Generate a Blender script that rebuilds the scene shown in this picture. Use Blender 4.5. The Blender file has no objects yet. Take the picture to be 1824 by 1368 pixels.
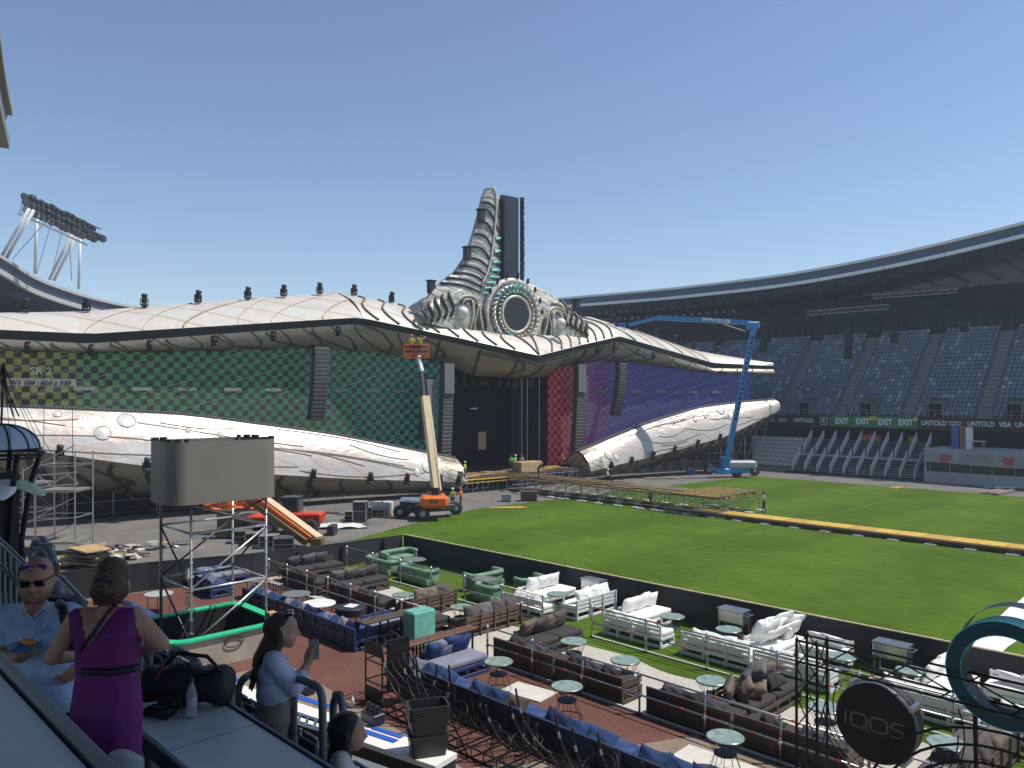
import bpy, bmesh, math, random
from mathutils import Vector, Matrix
from math import sin, cos, pi, radians, atan2, sqrt, hypot
random.seed(7)
S = bpy.context.scene
C = S.collection

# ------------------------------------------------------------------ camera, sky, sun, exposure
# world axes: x runs along the stand and the pitch (away from the stage), y across the pitch, z up
cam_d = bpy.data.cameras.new('camera'); cam = bpy.data.objects.new('camera', cam_d); C.objects.link(cam)
cam.location = (0, 0, 9.5); cam.rotation_euler = (radians(90), 0, atan2(.714, .7))
cam_d.sensor_width = 36; cam_d.lens = 1400 / 1824 * 36; cam_d.shift_y = 24 / 1824
cam_d.clip_start = .1; cam_d.clip_end = 3000
S.camera = cam
SUN_EL = radians(60); SUN_H = (.68, .733)          # horizontal direction towards the sun
W = bpy.data.worlds.new('World'); S.world = W; W.use_nodes = True
nt = W.node_tree; bg = nt.nodes['Background']
sky = nt.nodes.new('ShaderNodeTexSky'); sky.sky_type = 'NISHITA'; sky.sun_disc = False
sky.sun_elevation = SUN_EL; sky.sun_rotation = atan2(SUN_H[0], SUN_H[1])
sky.altitude = 400; sky.air_density = 1.0; sky.dust_density = .5; sky.ozone_density = 1.6
nt.links.new(sky.outputs[0], bg.inputs[0]); bg.inputs[1].default_value = .13
sd = bpy.data.lights.new('sun', 'SUN'); so = bpy.data.objects.new('sun', sd); C.objects.link(so)
sd.energy = 4.2; sd.angle = radians(.53); sd.color = (1, .95, .87)
d = Vector((SUN_H[0] * cos(SUN_EL), SUN_H[1] * cos(SUN_EL), sin(SUN_EL)))
so.rotation_euler = d.to_track_quat('Z', 'Y').to_euler(); so.location = (0, 60, 80)
S.view_settings.view_transform = 'Standard'; S.view_settings.look = 'None'
S.view_settings.exposure = .12; S.view_settings.gamma = 1; S.view_settings.use_curve_mapping = False

# ------------------------------------------------------------------ helpers
H, F = 9.5, 1400.0
def c2w(X, Y, z=0): return Vector((.7 * X - .714 * Y, .714 * X + .7 * Y, z))
def G(u, v, z=0):                      # point of the photograph that lies at height z
    Y = (H - z) * F / (v - 708); return c2w((u - 912) * Y / F, Y, z)
def P(u, v, Y): return c2w((u - 912) * Y / F, Y, H - (v - 708) * Y / F)

MATS = {}
def mat(name, col, rough=.6, metal=0, var=.12, scale=3, bump=0, bscale=30, emit=0, spec=.5):
    if name in MATS: return MATS[name]
    m = bpy.data.materials.new(name); m.use_nodes = True; n = m.node_tree.nodes; l = m.node_tree.links
    b = n['Principled BSDF']; b.inputs['Roughness'].default_value = rough; b.inputs['Metallic'].default_value = metal
    b.inputs['Specular IOR Level'].default_value = spec
    tc = n.new('ShaderNodeTexCoord')
    nz = n.new('ShaderNodeTexNoise'); nz.inputs['Scale'].default_value = scale; nz.inputs['Detail'].default_value = 5
    l.new(tc.outputs['Object'], nz.inputs['Vector'])
    mr = n.new('ShaderNodeMapRange'); mr.inputs[1].default_value = .3; mr.inputs[2].default_value = .7
    mr.inputs[3].default_value = 1 - var; mr.inputs[4].default_value = 1 + var
    l.new(nz.outputs['Fac'], mr.inputs[0])
    mx = n.new('ShaderNodeMix'); mx.data_type = 'RGBA'; mx.blend_type = 'MULTIPLY'; mx.inputs[0].default_value = 1
    mx.inputs[6].default_value = (*col, 1); l.new(mr.outputs[0], mx.inputs[7]); l.new(mx.outputs[2], b.inputs['Base Color'])
    if bump:
        nb = n.new('ShaderNodeTexNoise'); nb.inputs['Scale'].default_value = bscale; nb.inputs['Detail'].default_value = 6
        l.new(tc.outputs['Object'], nb.inputs['Vector'])
        bp = n.new('ShaderNodeBump'); bp.inputs['Strength'].default_value = bump; bp.inputs['Distance'].default_value = .02
        l.new(nb.outputs['Fac'], bp.inputs['Height']); l.new(bp.outputs[0], b.inputs['Normal'])
    if emit:
        l.new(mx.outputs[2], b.inputs['Emission Color']); b.inputs['Emission Strength'].default_value = emit
    MATS[name] = m; return m

class MB:
    def __init__(s): s.v = []; s.f = []; s.m = []; s.cur = 0
    def add(s, vs, fs):
        o = len(s.v); s.v += [tuple(p) for p in vs]; s.f += [tuple(i + o for i in f) for f in fs]; s.m += [s.cur] * len(fs); return s
    def box(s, c, d, rz=0, rot=None, ch=0):
        x, y, z = d[0] / 2, d[1] / 2, d[2] / 2
        M = rot if rot is not None else Matrix.Rotation(rz, 3, 'Z'); c = Vector(c)
        if ch and min(d) > 2.2 * ch:
            vs = []; 
            for sx in (-1, 1):
                for sy in (-1, 1):
                    for sz in (-1, 1):
                        vs += [Vector((sx * x, sy * (y - ch), sz * (z - ch))), Vector((sx * (x - ch), sy * y, sz * (z - ch))), Vector((sx * (x - ch), sy * (y - ch), sz * z))]
            bm = bmesh.new(); [bm.verts.new(p) for p in vs]; bmesh.ops.convex_hull(bm, input=bm.verts)
            bm.verts.index_update(); V = [M @ p.co + c for p in bm.verts]; Fs = [[q.index for q in f.verts] for f in bm.faces]; bm.free()
            return s.add(V, Fs)
        vs = [M @ Vector((a * x, b * y, e * z)) + c for a in (-1, 1) for b in (-1, 1) for e in (-1, 1)]
        return s.add(vs, [(0, 1, 3, 2), (4, 6, 7, 5), (0, 4, 5, 1), (2, 3, 7, 6), (0, 2, 6, 4), (1, 5, 7, 3)])
    def b2(s, x0, x1, y0, y1, z0, z1, ch=0): return s.box(((x0 + x1) / 2, (y0 + y1) / 2, (z0 + z1) / 2), (abs(x1 - x0), abs(y1 - y0), abs(z1 - z0)), ch=ch)
    def beam(s, a, b, w, h=None):                  # rectangular bar from a to b
        a, b = Vector(a), Vector(b); h = h or w; d = b - a; L = d.length
        if L < 1e-6: return s
        q = d.to_track_quat('X', 'Z').to_matrix(); return s.box((a + b) / 2, (L, w, h), rot=q)
    def tube(s, pts, r, n=8, r1=None, cap=True, closed=False):
        pts = [Vector(p) for p in pts]; N = len(pts); up = None; rings = []
        for i, p in enumerate(pts):
            if closed: t = pts[(i + 1) % N] - pts[i - 1]
            else: t = pts[min(i + 1, N - 1)] - pts[max(i - 1, 0)]
            t.normalize()
            if up is None: up = t.orthogonal().normalized()
            else:
                up = up - t * up.dot(t)
                up = up.normalized() if up.length > 1e-6 else t.orthogonal().normalized()
            w = t.cross(up)
            if isinstance(r, (list, tuple)): rr = r[i]
            else: rr = r if r1 is None else r + (r1 - r) * i / max(1, N - 1)
            rings.append([p + (up * cos(2 * pi * k / n) + w * sin(2 * pi * k / n)) * rr for k in range(n)])
        fs = []; 
        for i in range(N if closed else N - 1):
            j = (i + 1) % N
            for k in range(n): fs.append((i * n + k, i * n + (k + 1) % n, j * n + (k + 1) % n, j * n + k))
        if cap and not closed: fs += [tuple(range(n))[::-1], tuple(range((N - 1) * n, N * n))]
        return s.add([p for R in rings for p in R], fs)
    def lathe(s, prof, n=24, c=(0, 0, 0), M=None):
        c = Vector(c); vs = []; fs = []; k = len(prof)
        for i in range(n):
            a = 2 * pi * i / n
            for r, z in prof:
                p = Vector((r * cos(a), r * sin(a), z)); vs.append((M @ p if M is not None else p) + c)
        for i in range(n):
            j = (i + 1) % n
            for q in range(k - 1): fs.append((i * k + q, j * k + q, j * k + q + 1, i * k + q + 1))
        return s.add(vs, fs)
    def grid(s, fn, nu, nv, wrap=False):
        vs = [fn(i / nu, j / nv) for i in range(nu + (0 if wrap else 1)) for j in range(nv + 1)]; k = nv + 1; fs = []
        N = nu
        for i in range(N):
            a = i; b = (i + 1) % N if wrap else i + 1
            for j in range(nv): fs.append((a * k + j, b * k + j, b * k + j + 1, a * k + j + 1))
        return s.add(vs, fs)
    def prism(s, poly, z0, z1):
        n = len(poly); vs = [(x, y, z0) for x, y in poly] + [(x, y, z1) for x, y in poly]
        fs = [tuple(range(n))[::-1], tuple(range(n, 2 * n))] + [(i, (i + 1) % n, n + (i + 1) % n, n + i) for i in range(n)]
        return s.add(vs, fs)
    def mesh(s, name, ms, smooth=False):
        me = bpy.data.meshes.new(name); me.from_pydata(s.v, [], s.f); 
        for m in (ms if isinstance(ms, (list, tuple)) else [ms]): me.materials.append(m)
        if s.m and max(s.m) > 0: me.polygons.foreach_set('material_index', s.m)
        bm = bmesh.new(); bm.from_mesh(me); bmesh.ops.recalc_face_normals(bm, faces=bm.faces); bm.to_mesh(me); bm.free()
        if smooth: me.polygons.foreach_set('use_smooth', [True] * len(me.polygons))
        me.update(); return me
    def build(s, name, ms, parent=None, smooth=False, loc=None, rz=0):
        return inst(s.mesh(name, ms, smooth), name, parent, loc, rz)

def inst(me, name, parent=None, loc=None, rz=0, rot=None, scale=None):
    o = bpy.data.objects.new(name, me); C.objects.link(o)
    if parent: o.parent = parent
    if loc is not None: o.location = loc
    if rot is not None: o.rotation_euler = rot
    elif rz: o.rotation_euler = (0, 0, rz)
    if scale is not None: o.scale = scale if hasattr(scale, '__len__') else (scale,) * 3
    return o
def tag(o, label=None, cat=None, group=None, kind=None):
    if label: o['label'] = label
    if cat: o['category'] = cat
    if group: o['group'] = group
    if kind: o['kind'] = kind
    return o
def thing(name, label, cat, loc=(0, 0, 0), rz=0, group=None):
    o = bpy.data.objects.new(name, None); C.objects.link(o); o.location = loc; o.rotation_euler = (0, 0, rz)
    o.empty_display_size = .2
    return tag(o, label, cat, group)
def copy_tree(o, loc, rz, label, group=None, par=None):
    c = o.copy(); C.objects.link(c); c.parent = par
    if par is None:
        c.location = loc; c.rotation_euler = (0, 0, rz); c['label'] = label
        if group: c['group'] = group
    for ch in o.children: copy_tree(ch, None, None, None, None, c)
    return c
def smooth_by_angle(o, deg=35):
    me = o.data
    me.polygons.foreach_set('use_smooth', [True] * len(me.polygons))
    try: me.set_sharp_from_angle(angle=radians(deg))
    except Exception: pass
    return o
_fc = {}
def text_mesh(txt, size, m, depth=.01, bold=0):
    k = (txt, size, m.name, bold)
    if k in _fc: return _fc[k]
    cu = bpy.data.curves.new('t', 'FONT'); cu.body = txt; cu.size = size; cu.extrude = depth; cu.align_x = 'CENTER'; cu.align_y = 'CENTER'
    cu.offset = bold; cu.resolution_u = 3
    ob = bpy.data.objects.new('t', cu); C.objects.link(ob)
    dg = bpy.context.evaluated_depsgraph_get(); me = bpy.data.meshes.new_from_object(ob.evaluated_get(dg))
    me.name = 'lettering'; me.materials.clear(); me.materials.append(m)
    bpy.data.objects.remove(ob); bpy.data.curves.remove(cu); _fc[k] = me; return me
def lerp(a, b, t): return a + (b - a) * t
def interp(pts, a):                    # pts = [(a, d, z)], linear
    if a <= pts[0][0]: return Vector(pts[0][1:])
    for p, q in zip(pts, pts[1:]):
        if a <= q[0]:
            t = (a - p[0]) / (q[0] - p[0]); return Vector(p[1:]).lerp(Vector(q[1:]), t)
    return Vector(pts[-1][1:])
def sm(pts, a):                        # the same, smoothed
    h = 2.2; return (interp(pts, a - h) + interp(pts, a) * 2 + interp(pts, a + h)) / 4

# ------------------------------------------------------------------ plain materials
steel = mat('galvanised steel', (.45, .46, .47), .35, .9, .15, 8)
black_steel = mat('black powder coated steel', (.012, .012, .014), .45, .3, .2, 6)
black = mat('black cloth', (.012, .012, .014), .9, 0, .25, 2, .3, 60)
dark_plastic = mat('dark plastic', (.02, .021, .024), .5, 0, .2, 4)
white_paint = mat('white painted wood', (.78, .78, .77), .5, 0, .06, 3, .1, 20)
white_metal = mat('white painted metal', (.72, .73, .74), .4, .1, .08, 3)
concrete = mat('concrete', (.32, .31, .29), .85, 0, .18, .8, .3, 25)
rubber = mat('tyre rubber', (.03, .03, .031), .8, 0, .3, 10, .4, 30)
orange = mat('orange paint', (.75, .16, .02), .4, 0, .08, 3)
red_tag = mat('red marker tape', (.7, .07, .02), .5)
wood = mat('raw plywood', (.48, .33, .17), .7, 0, .22, 4, .2, 30)
yellow_ply = mat('yellow formwork beam', (.60, .40, .06), .6, 0, .2, 3, .2, 25)
glass_dark = mat('dark glass', (.03, .045, .045), .08, 0, .3, 1)
# ------------------------------------------------------------------ the ground
def ground_mat(name, cols, scale, rough=.9, bump=.3, bscale=20, stripes=None, fine=None, spec=.25, streak=False):
    m = bpy.data.materials.new(name); m.use_nodes = True; n = m.node_tree.nodes; l = m.node_tree.links; b = n['Principled BSDF']
    b.inputs['Roughness'].default_value = rough; b.inputs['Specular IOR Level'].default_value = spec
    tc = n.new('ShaderNodeTexCoord'); nz = n.new('ShaderNodeTexNoise'); nz.inputs['Scale'].default_value = scale; nz.inputs['Detail'].default_value = 8; nz.inputs['Roughness'].default_value = .65
    l.new(tc.outputs['Object'], nz.inputs['Vector'])
    rp = n.new('ShaderNodeValToRGB'); l.new(nz.outputs['Fac'], rp.inputs[0])
    e = rp.color_ramp.elements; e[0].position = .28; e[1].position = .72; e[0].color = (*cols[0], 1); e[1].color = (*cols[-1], 1)
    for i, c in enumerate(cols[1:-1]): k = e.new(.28 + .44 * (i + 1) / (len(cols) - 1)); k.color = (*c, 1)
    out = rp.outputs[0]
    if stripes:
        sp = n.new('ShaderNodeSeparateXYZ'); l.new(tc.outputs['Object'], sp.inputs[0])
        mt = n.new('ShaderNodeMath'); mt.operation = 'MULTIPLY'; mt.inputs[1].default_value = 2 * pi / stripes[0]; l.new(sp.outputs[0], mt.inputs[0])
        sn = n.new('ShaderNodeMath'); sn.operation = 'SINE'; l.new(mt.outputs[0], sn.inputs[0])
        mr = n.new('ShaderNodeMapRange'); mr.inputs[1].default_value = -.4; mr.inputs[2].default_value = .4; mr.inputs[3].default_value = 1 - stripes[1]; mr.inputs[4].default_value = 1 + stripes[1]
        l.new(sn.outputs[0], mr.inputs[0])
        mx = n.new('ShaderNodeMix'); mx.data_type = 'RGBA'; mx.blend_type = 'MULTIPLY'; mx.inputs[0].default_value = 1
        l.new(out, mx.inputs[6]); l.new(mr.outputs[0], mx.inputs[7]); out = mx.outputs[2]
    if fine:
        n2 = n.new('ShaderNodeTexNoise'); n2.inputs['Scale'].default_value = fine[0]; n2.inputs['Detail'].default_value = 4; mpp = n.new('ShaderNodeMapping'); l.new(tc.outputs['Object'], mpp.inputs[0]); l.new(mpp.outputs[0], n2.inputs['Vector'])
        if streak: mpp.inputs['Rotation'].default_value = (0, 0, -.79); mpp.inputs['Scale'].default_value = (.22, 1.6, 1)
        mr2 = n.new('ShaderNodeMapRange'); mr2.inputs[1].default_value = .3; mr2.inputs[2].default_value = .7; mr2.inputs[3].default_value = 1 - fine[1]; mr2.inputs[4].default_value = 1 + fine[1]
        l.new(n2.outputs['Fac'], mr2.inputs[0])
        mx = n.new('ShaderNodeMix'); mx.data_type = 'RGBA'; mx.blend_type = 'MULTIPLY'; mx.inputs[0].default_value = 1
        l.new(out, mx.inputs[6]); l.new(mr2.outputs[0], mx.inputs[7]); out = mx.outputs[2]
    l.new(out, b.inputs['Base Color'])
    nb = n.new('ShaderNodeTexNoise'); nb.inputs['Scale'].default_value = bscale; nb.inputs['Detail'].default_value = 5; l.new(tc.outputs['Object'], nb.inputs['Vector'])
    bp = n.new('ShaderNodeBump'); bp.inputs['Strength'].default_value = bump; bp.inputs['Distance'].default_value = .03; l.new(nb.outputs['Fac'], bp.inputs['Height']); l.new(bp.outputs[0], b.inputs['Normal'])
    return m
m_asph = ground_mat('track covering', [(.11, .105, .10), (.17, .16, .145), (.22, .205, .18)], .35, fine=(6, .18))
m_grass = ground_mat('mown turf', [(.058, .105, .012), (.076, .130, .015), (.096, .155, .022)], .16, bump=1.0, bscale=9, stripes=(11.5, .08), fine=(3.2, .3), spec=.06, streak=True)
m_tartan = ground_mat('red running track', [(.115, .05, .04), (.14, .062, .048), (.18, .085, .065)], .5, fine=(9, .16))
m_tan = ground_mat('dusty brown track', [(.20, .15, .11), (.25, .20, .155), (.30, .25, .20)], .6, fine=(8, .15))
m_carpet = ground_mat('beige carpet', [(.42, .39, .335), (.48, .45, .39), (.53, .50, .44)], 1.2, fine=(14, .14), bump=.8, bscale=8)
def sheet(name, poly, z, m):
    b = MB(); n = len(poly); b.add([(x, y, z) for x, y in poly], [tuple(range(n))])
    o = b.build(name, m); o['kind'] = 'structure'; return o
sheet('ground', [(-700, -500), (700, -500), (700, 900), (-700, 900)], -.02, concrete)
sheet('perimeter_track', [(-98, 9), (60, 9), (60, 101), (-98, 101)], -.008, m_asph)
sheet('pitch_grass', [(-43.5, 22.6), (-44.5, 28), (-47.5, 36), (-50, 45), (-49.6, 54), (-48.3, 77), (-47.3, 87.4), (60, 87.4), (60, 22.6)], .0, m_grass)
sheet('red_track', [(-40, 9.5), (-40, 19.15), (-12.2, 19.15), (-13.6, 16), (-15.2, 13.2), (-26, 13.9), (-26, 9.5)], .004, m_tartan)
sheet('brown_track', [(-26, 9), (-26, 13.9), (-15.2, 13.2), (-13.6, 16), (-12.2, 19.15), (12, 19.15), (12, 9)], .003, m_tan)
wav = [(x, 23.05 + .22 * sin(x * .55) + .12 * sin(x * 1.7)) for x in [i * .5 for i in range(28, -80, -1)]]
sheet('carpet', [(-39.5, 19.2), (14, 19.2)] + wav, .006, m_carpet)
# faint pitch lines
b = MB()
for (x0, x1, y0, y1) in ((-44, 50, 33, 33.1), (-44, 50, 84, 84.1), (-43.9, -43.8, 33, 84), (-27.5, -27.4, 40, 77), (-43.8, -27.5, 40, 40.1)):
    b.add([(x0, y0, .004), (x1, y0, .004), (x1, y1, .004), (x0, y1, .004)], [(0, 1, 2, 3)])
o = b.build('pitch_lines', mat('worn chalk line', (.105, .165, .045), .9, 0, .4, 1)); o['kind'] = 'structure'
# white covering strip laid out on the pitch at the right
b = MB(); b.grid(lambda i, j: (lerp(-9.6, -8.2, j) + .1 * sin(i * 9), lerp(28.9, 64, i), .03 + .03 * sin(i * 60 + j * 5)), 60, 4)
tag(b.build('cover_strip', mat('white tarpaulin', (.78, .77, .73), .5, 0, .05, 2, .2, 6), smooth=True), 'long white covering strip laid across the pitch beside the black hoarding', 'tarpaulin')

# ------------------------------------------------------------------ far grandstand
seat_mats = [mat('blue plastic seat', (.17, .22, .30), .42, 0, .3, .4), mat('pale faded seat', (.36, .40, .47), .45, 0, .2, .5)]
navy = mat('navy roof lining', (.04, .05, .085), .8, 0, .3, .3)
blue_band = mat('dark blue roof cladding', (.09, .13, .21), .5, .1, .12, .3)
white_band = mat('pale roof flashing', (.8, .8, .78), .5, 0, .08, .5)
grey_conc = mat('stand concrete', (.17, .18, .185), .85, 0, .15, 1.2, .3, 12)
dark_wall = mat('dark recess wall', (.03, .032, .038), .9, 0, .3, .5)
FS = thing('grandstand', 'long blue-seated grandstand under a dark curved roof on the far side', 'grandstand', (0, 0, 0))
ROWS = 22
RY = lambda i: 103 + .54 * i
RZ = lambda i: 7.0 + .52 * i
b = MB()
for i in range(ROWS): b.b2(-105, 25, RY(i), 116, RZ(i) - .52 if i else 5.6, RZ(i))
b.b2(-105, 25, 115.5, 116, 7, 24.6)
b.build('terrace', grey_conc, FS)
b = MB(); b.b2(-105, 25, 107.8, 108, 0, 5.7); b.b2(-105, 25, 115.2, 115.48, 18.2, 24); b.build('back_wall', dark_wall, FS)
AIS = [-27 + 8.25 * k for k in range(-8, 6)]
for ax in AIS:
    b = MB()
    for i in range(ROWS):
        b.b2(ax - .62, ax + .62, RY(i) - .27, RY(i) - .005, RZ(i) - .5, RZ(i) - .26)
        b.b2(ax - .62, ax + .62, RY(i) + .002, RY(i) + .54, RZ(i) + .003, RZ(i) + .03)
    b.build('aisle_steps', mat('aisle concrete', (.24, .26, .25), .85, 0, .1, 2), FS)
def seat_mesh():
    q = MB(); q.box((0, .02, .40), (.43, .4, .05)); q.box((0, .24, .62), (.43, .05, .38), rot=Matrix.Rotation(-.2, 3, 'X')); q.box((0, .1, .2), (.1, .1, .38)); return q
sm_ = [seat_mesh().mesh('seat', m) for m in seat_mats]
def near_aisle(x): return min(abs(x - a) for a in AIS) < .95
def in_vom(x, i): return i < 4 and any(-.1 < x - (a + 3.3) + .95 < 2.0 for a in AIS)
cells = []
for i in range(ROWS):
    x = -100.0
    while x < 6:
        if not near_aisle(x) and not in_vom(x, i): cells.append((x, i))
        x += .52
def seen(c):
    x, i = c; Y = -.714 * x + .7 * RY(i); X = .7 * x + .714 * RY(i); u = 912 + 1400 * X / Y
    return 1350 < u < 1815
near = sorted([c for c in cells if seen(c)], key=lambda c: c[0] * -1 + RY(c[1]) * .98)[:300]
ns = set(near)
for c in near: inst(random.choice([sm_[0]] * 6 + [sm_[1]]), 'seat', FS, (c[0] + random.uniform(-.02, .02), RY(c[1]) + .22, RZ(c[1])), rz=random.uniform(-.05, .05))
q = MB()
for c in cells:
    if c in ns: continue
    q.cur = 1 if random.random() < .12 else 0
    x, y, z = c[0], RY(c[1]) + .22, RZ(c[1])
    q.box((x, y + .02, z + .40), (.43, .4, .05)); q.box((x, y + .24, z + .62), (.43, .05, .38))
o = q.build('seat_rows', seat_mats, FS); o['kind'] = 'stuff'
# exits from the concourse
for ax in AIS:
    x0 = ax + 2.5; b = MB(); b.b2(x0 - .12, x0, 103.1, 105.3, 7.0, 8.75); b.b2(x0 + 1.4, x0 + 1.52, 103.1, 105.3, 7.0, 8.75); b.b2(x0 - .12, x0 + 1.52, 103.1, 105.3, 8.75, 8.9)
    e = b.build('exit_tunnel', grey_conc, FS); b = MB(); b.b2(x0, x0 + 1.4, 103.25, 105.2, 7.05, 8.74); b.build('opening', mat('black opening shade', (.006, .006, .008), .9), e)  # solid black block paints the shade inside the tunnel mouth
# railings along the front of the tier
b = MB()
for k in range(0, 105):
    x = -100 + k; b.tube([(x, 102.7, 7.1), (x, 102.7, 7.9)], .025, 5, cap=False)
b.tube([(-100, 102.7, 7.9), (6, 102.7, 7.9)], .03, 5); b.tube([(-100, 102.7, 7.5), (6, 102.7, 7.5)], .02, 5); b.build('front_railing', steel, FS)
# back railing at the top
b = MB()
for k in range(0, 88): b.tube([(-100 + k * 1.2, 115.0, 18.3), (-100 + k * 1.2, 115.0, 19.9)], .03, 4, cap=False)
o = b.build('rear_fence', mat('dull fence steel', (.16, .17, .19), .6, .4), FS); o['kind'] = 'stuff'
# roof
ZE = [(-105, 27.4), (-97, 27.3), (-71.4, 26.65), (-52.5, 26.7), (-37.3, 27.75), (-23.4, 29.5), (-8, 32), (10, 35)]
def zed(x):
    for p, q_ in zip(ZE, ZE[1:]):
        if x <= q_[0]: return lerp(p[1], q_[1], max(0, (x - p[0]) / (q_[0] - p[0])))
    return ZE[-1][1]
def zs(x): return (zed(x - 6) + zed(x - 3) + 2 * zed(x) + zed(x + 3) + zed(x + 6)) / 6
RX = [-97 + k * 2.5 for k in range(41)]
def strip(prof, m, name, par, smooth=True):
    bb = MB(); n = len(prof)
    bb.add([(x, 106 + dy, zs(x) + dz) for x in RX for dy, dz in prof], [(i * n + j, (i + 1) * n + j, (i + 1) * n + j + 1, i * n + j + 1) for i in range(len(RX) - 1) for j in range(n - 1)])
    bb.add([(RX[0], 106 + dy, zs(RX[0]) + dz) for dy, dz in prof] , []); return bb.build(name, m, par)
RF = thing('stand_roof', 'dark curved cantilever roof with pale edging over the far grandstand', 'roof', (0, 0, 0))
strip([(0.25, .35), (-.05, .35), (-.05, .0), (.2, 0)], white_band, 'upper_flashing', RF)
strip([(.2, 0), (.5, -1.05)], blue_band, 'cladding', RF)
strip([(.5, -1.05), (.1, -1.05), (.1, -1.5), (.6, -1.5)], white_band, 'lower_flashing', RF)
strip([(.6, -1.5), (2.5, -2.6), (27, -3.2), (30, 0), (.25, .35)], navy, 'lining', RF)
b = MB(); x0 = -97; z0 = zs(x0); b.add([(x0, 106.25, z0 + .35), (x0, 106.5, z0 - 1.05), (x0, 108.5, z0 - 2.6), (x0, 133, z0 - 3.2), (x0, 136, z0)], [(0, 1, 2, 3, 4)]); b.build('end_cap', blue_band, RF)
b = MB()
for x in [-94 + 3.2 * k for k in range(30)]:
    b.beam((x, 107.5, zs(x) - 2.1), (x, 133, zs(x) - 3.9), .25, .7)
b.build('rafters', mat('roof rafter', (.016, .019, .03), .8), RF)
b = MB()
for k in range(120):
    x = -60 + k * .55; z = zs(x) - 1.9; b.tube([(x, 107.3, z), (x + .27, 107.3, z - .55), (x + .55, 107.3, z)], .03, 4, cap=False)
b.build('edge_truss', mat('dull truss', (.14, .14, .14), .6, .3), RF)
lampm = mat('lamp glass', (.34, .31, .25), .4)
b = MB()
for k in range(40):
    x = -93 + k * .75 + random.uniform(-.2, .2); zz = zs(x) - 2.5 - (k % 2) * 1.1; b.box((x, 108.5 + (k % 2) * 2.5, zz), (.35, .2, .35), rot=Matrix.Rotation(random.uniform(-.3, .3), 3, 'Y'))
o = b.build('roof_lamps', lampm, RF); o['kind'] = 'stuff'
# trusses and black speaker arrays hung below the roof
def ladder(p0, p1, lab, h=.5, m=steel):
    p0, p1 = Vector(p0), Vector(p1); t = thing('hanging_truss', lab, 'truss', p0); L = p1 - p0; n = max(3, int(L.length / .8)); b = MB()
    for dz in (0, h): b.tube([(0, 0, dz), (L.x, L.y, L.z + dz)], .05, 5)
    b.build('chord', m, t); b = MB()
    for k in range(n):
        a = L * (k / n); c = L * ((k + 1) / n); b.tube([a, c + Vector((0, 0, h))] if k % 2 else [a + Vector((0, 0, h)), c], .03, 4, cap=False)
    b.build('lattice', m, t); b = MB()
    for k in (.15, .85): b.tube([L * k + Vector((0, 0, h)), L * k + Vector((0, 0, 5))], .02, 4)
    b.build('hoist_cable', black_steel, t)
tr = mat('truss aluminium', (.3, .31, .33), .5, .5)
ladder(P(1437, 562, 104), P(1584, 550, 98), 'lower grey lattice truss hanging under the far stand roof', .55, tr)
ladder(P(1553, 532, 100), P(1707, 521, 93), 'upper grey lattice truss hanging under the far stand roof', .45, tr)
def hang(u, v0, v1, Y, lab):
    p = P(u, v0, Y); h = (v1 - v0) * Y / 1400; t = thing('speaker_array', lab, 'speaker', (p.x, p.y, p.z - h)); n = max(4, int(h / .36))
    b = MB(); b.box((0, 0, 0), (.9, .7, h / n * .9), ch=.05); me = b.mesh('cabinet', dark_plastic)
    for k in range(n): inst(me, 'cabinet', t, (0, -.35 * (1 - k / n) ** 2 * .8, h * (k + .5) / n))
hang(1512, 578, 640, 104, 'long curved black speaker array hanging before the seats')
hang(1594, 590, 612, 96, 'short black speaker array hanging left of the tall aisle')
hang(1360, 605, 628, 112, 'small black speaker hanging beside the blue boom')
hang(1720, 576, 592, 90, 'black speaker hanging near the right edge of the seats')
# ------------------------------------------------------------------ ribbon board with lettering
ribm = mat('black ribbon board', (.014, .015, .019), .45, 0, .1, 2); greenb = mat('green ribbon board', (.015, .22, .07), .45, 0, .06, 2); letm = mat('white lettering', (.8, .82, .82), .5, 0, .02)
RB = thing('ribbon_board', 'black advertising ribbon board with white lettering along the far tier', 'signboard', (0, 102.5, 0))
b = MB(); b.b2(-100, -44.7, -.08, .3, 5.75, 7.05); b.b2(-33.85, 8, -.08, .3, 5.75, 7.05); b.build('panel', ribm, RB)
EX = thing('exit_board', 'bright green ribbon board reading EXIT four times', 'signboard', (0, 102.5, 0))
b = MB(); b.b2(-44.69, -33.86, -.12, .3, 5.7, 7.12); b.build('panel', greenb, EX)
def wtext(txt, x, z, size, par, m=letm, y=-.15, bold=.02, sx=1): return inst(text_mesh(txt, size, m, .01, bold), 'lettering', par, (x, y, z), rot=(pi / 2, 0, 0), scale=(sx, 1, 1))
def ux(u, y=102.5): k = (u - 912) / 1400; Yc = y / (.714 * k + .7); return .7 * k * Yc - .714 * Yc
for u in (1500, 1537, 1577, 1614): wtext('EXIT', ux(u), 6.4, 1.05, EX, y=-.16, bold=.04, sx=.8)
b = MB()
for u in (1553, 1559, 1632): b.box((ux(u), -.17, 6.85), (.42, .03, .5))
b.build('yellow_marker', mat('yellow sticker', (.7, .55, .05), .5), EX)
for u, tx, s in ((1364, 'UNTOLD', .8), (1432, 'UNTOLD', .8), (1664, 'UNTOLD', .8), (1748, 'UNTOLD', .8), (1791, 'VISA', .8), (1835, 'UNTOLD', .8)): wtext(tx, ux(u), 6.4, s, RB, sx=.85 if tx == 'UNTOLD' else .75)
for u in (1395, 1702): wtext('UNIVERSITATEA\nDE MEDICINA', ux(u), 6.4, .3, RB, bold=.006, sx=.7)
b = MB(); xc = ux(1468)
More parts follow.
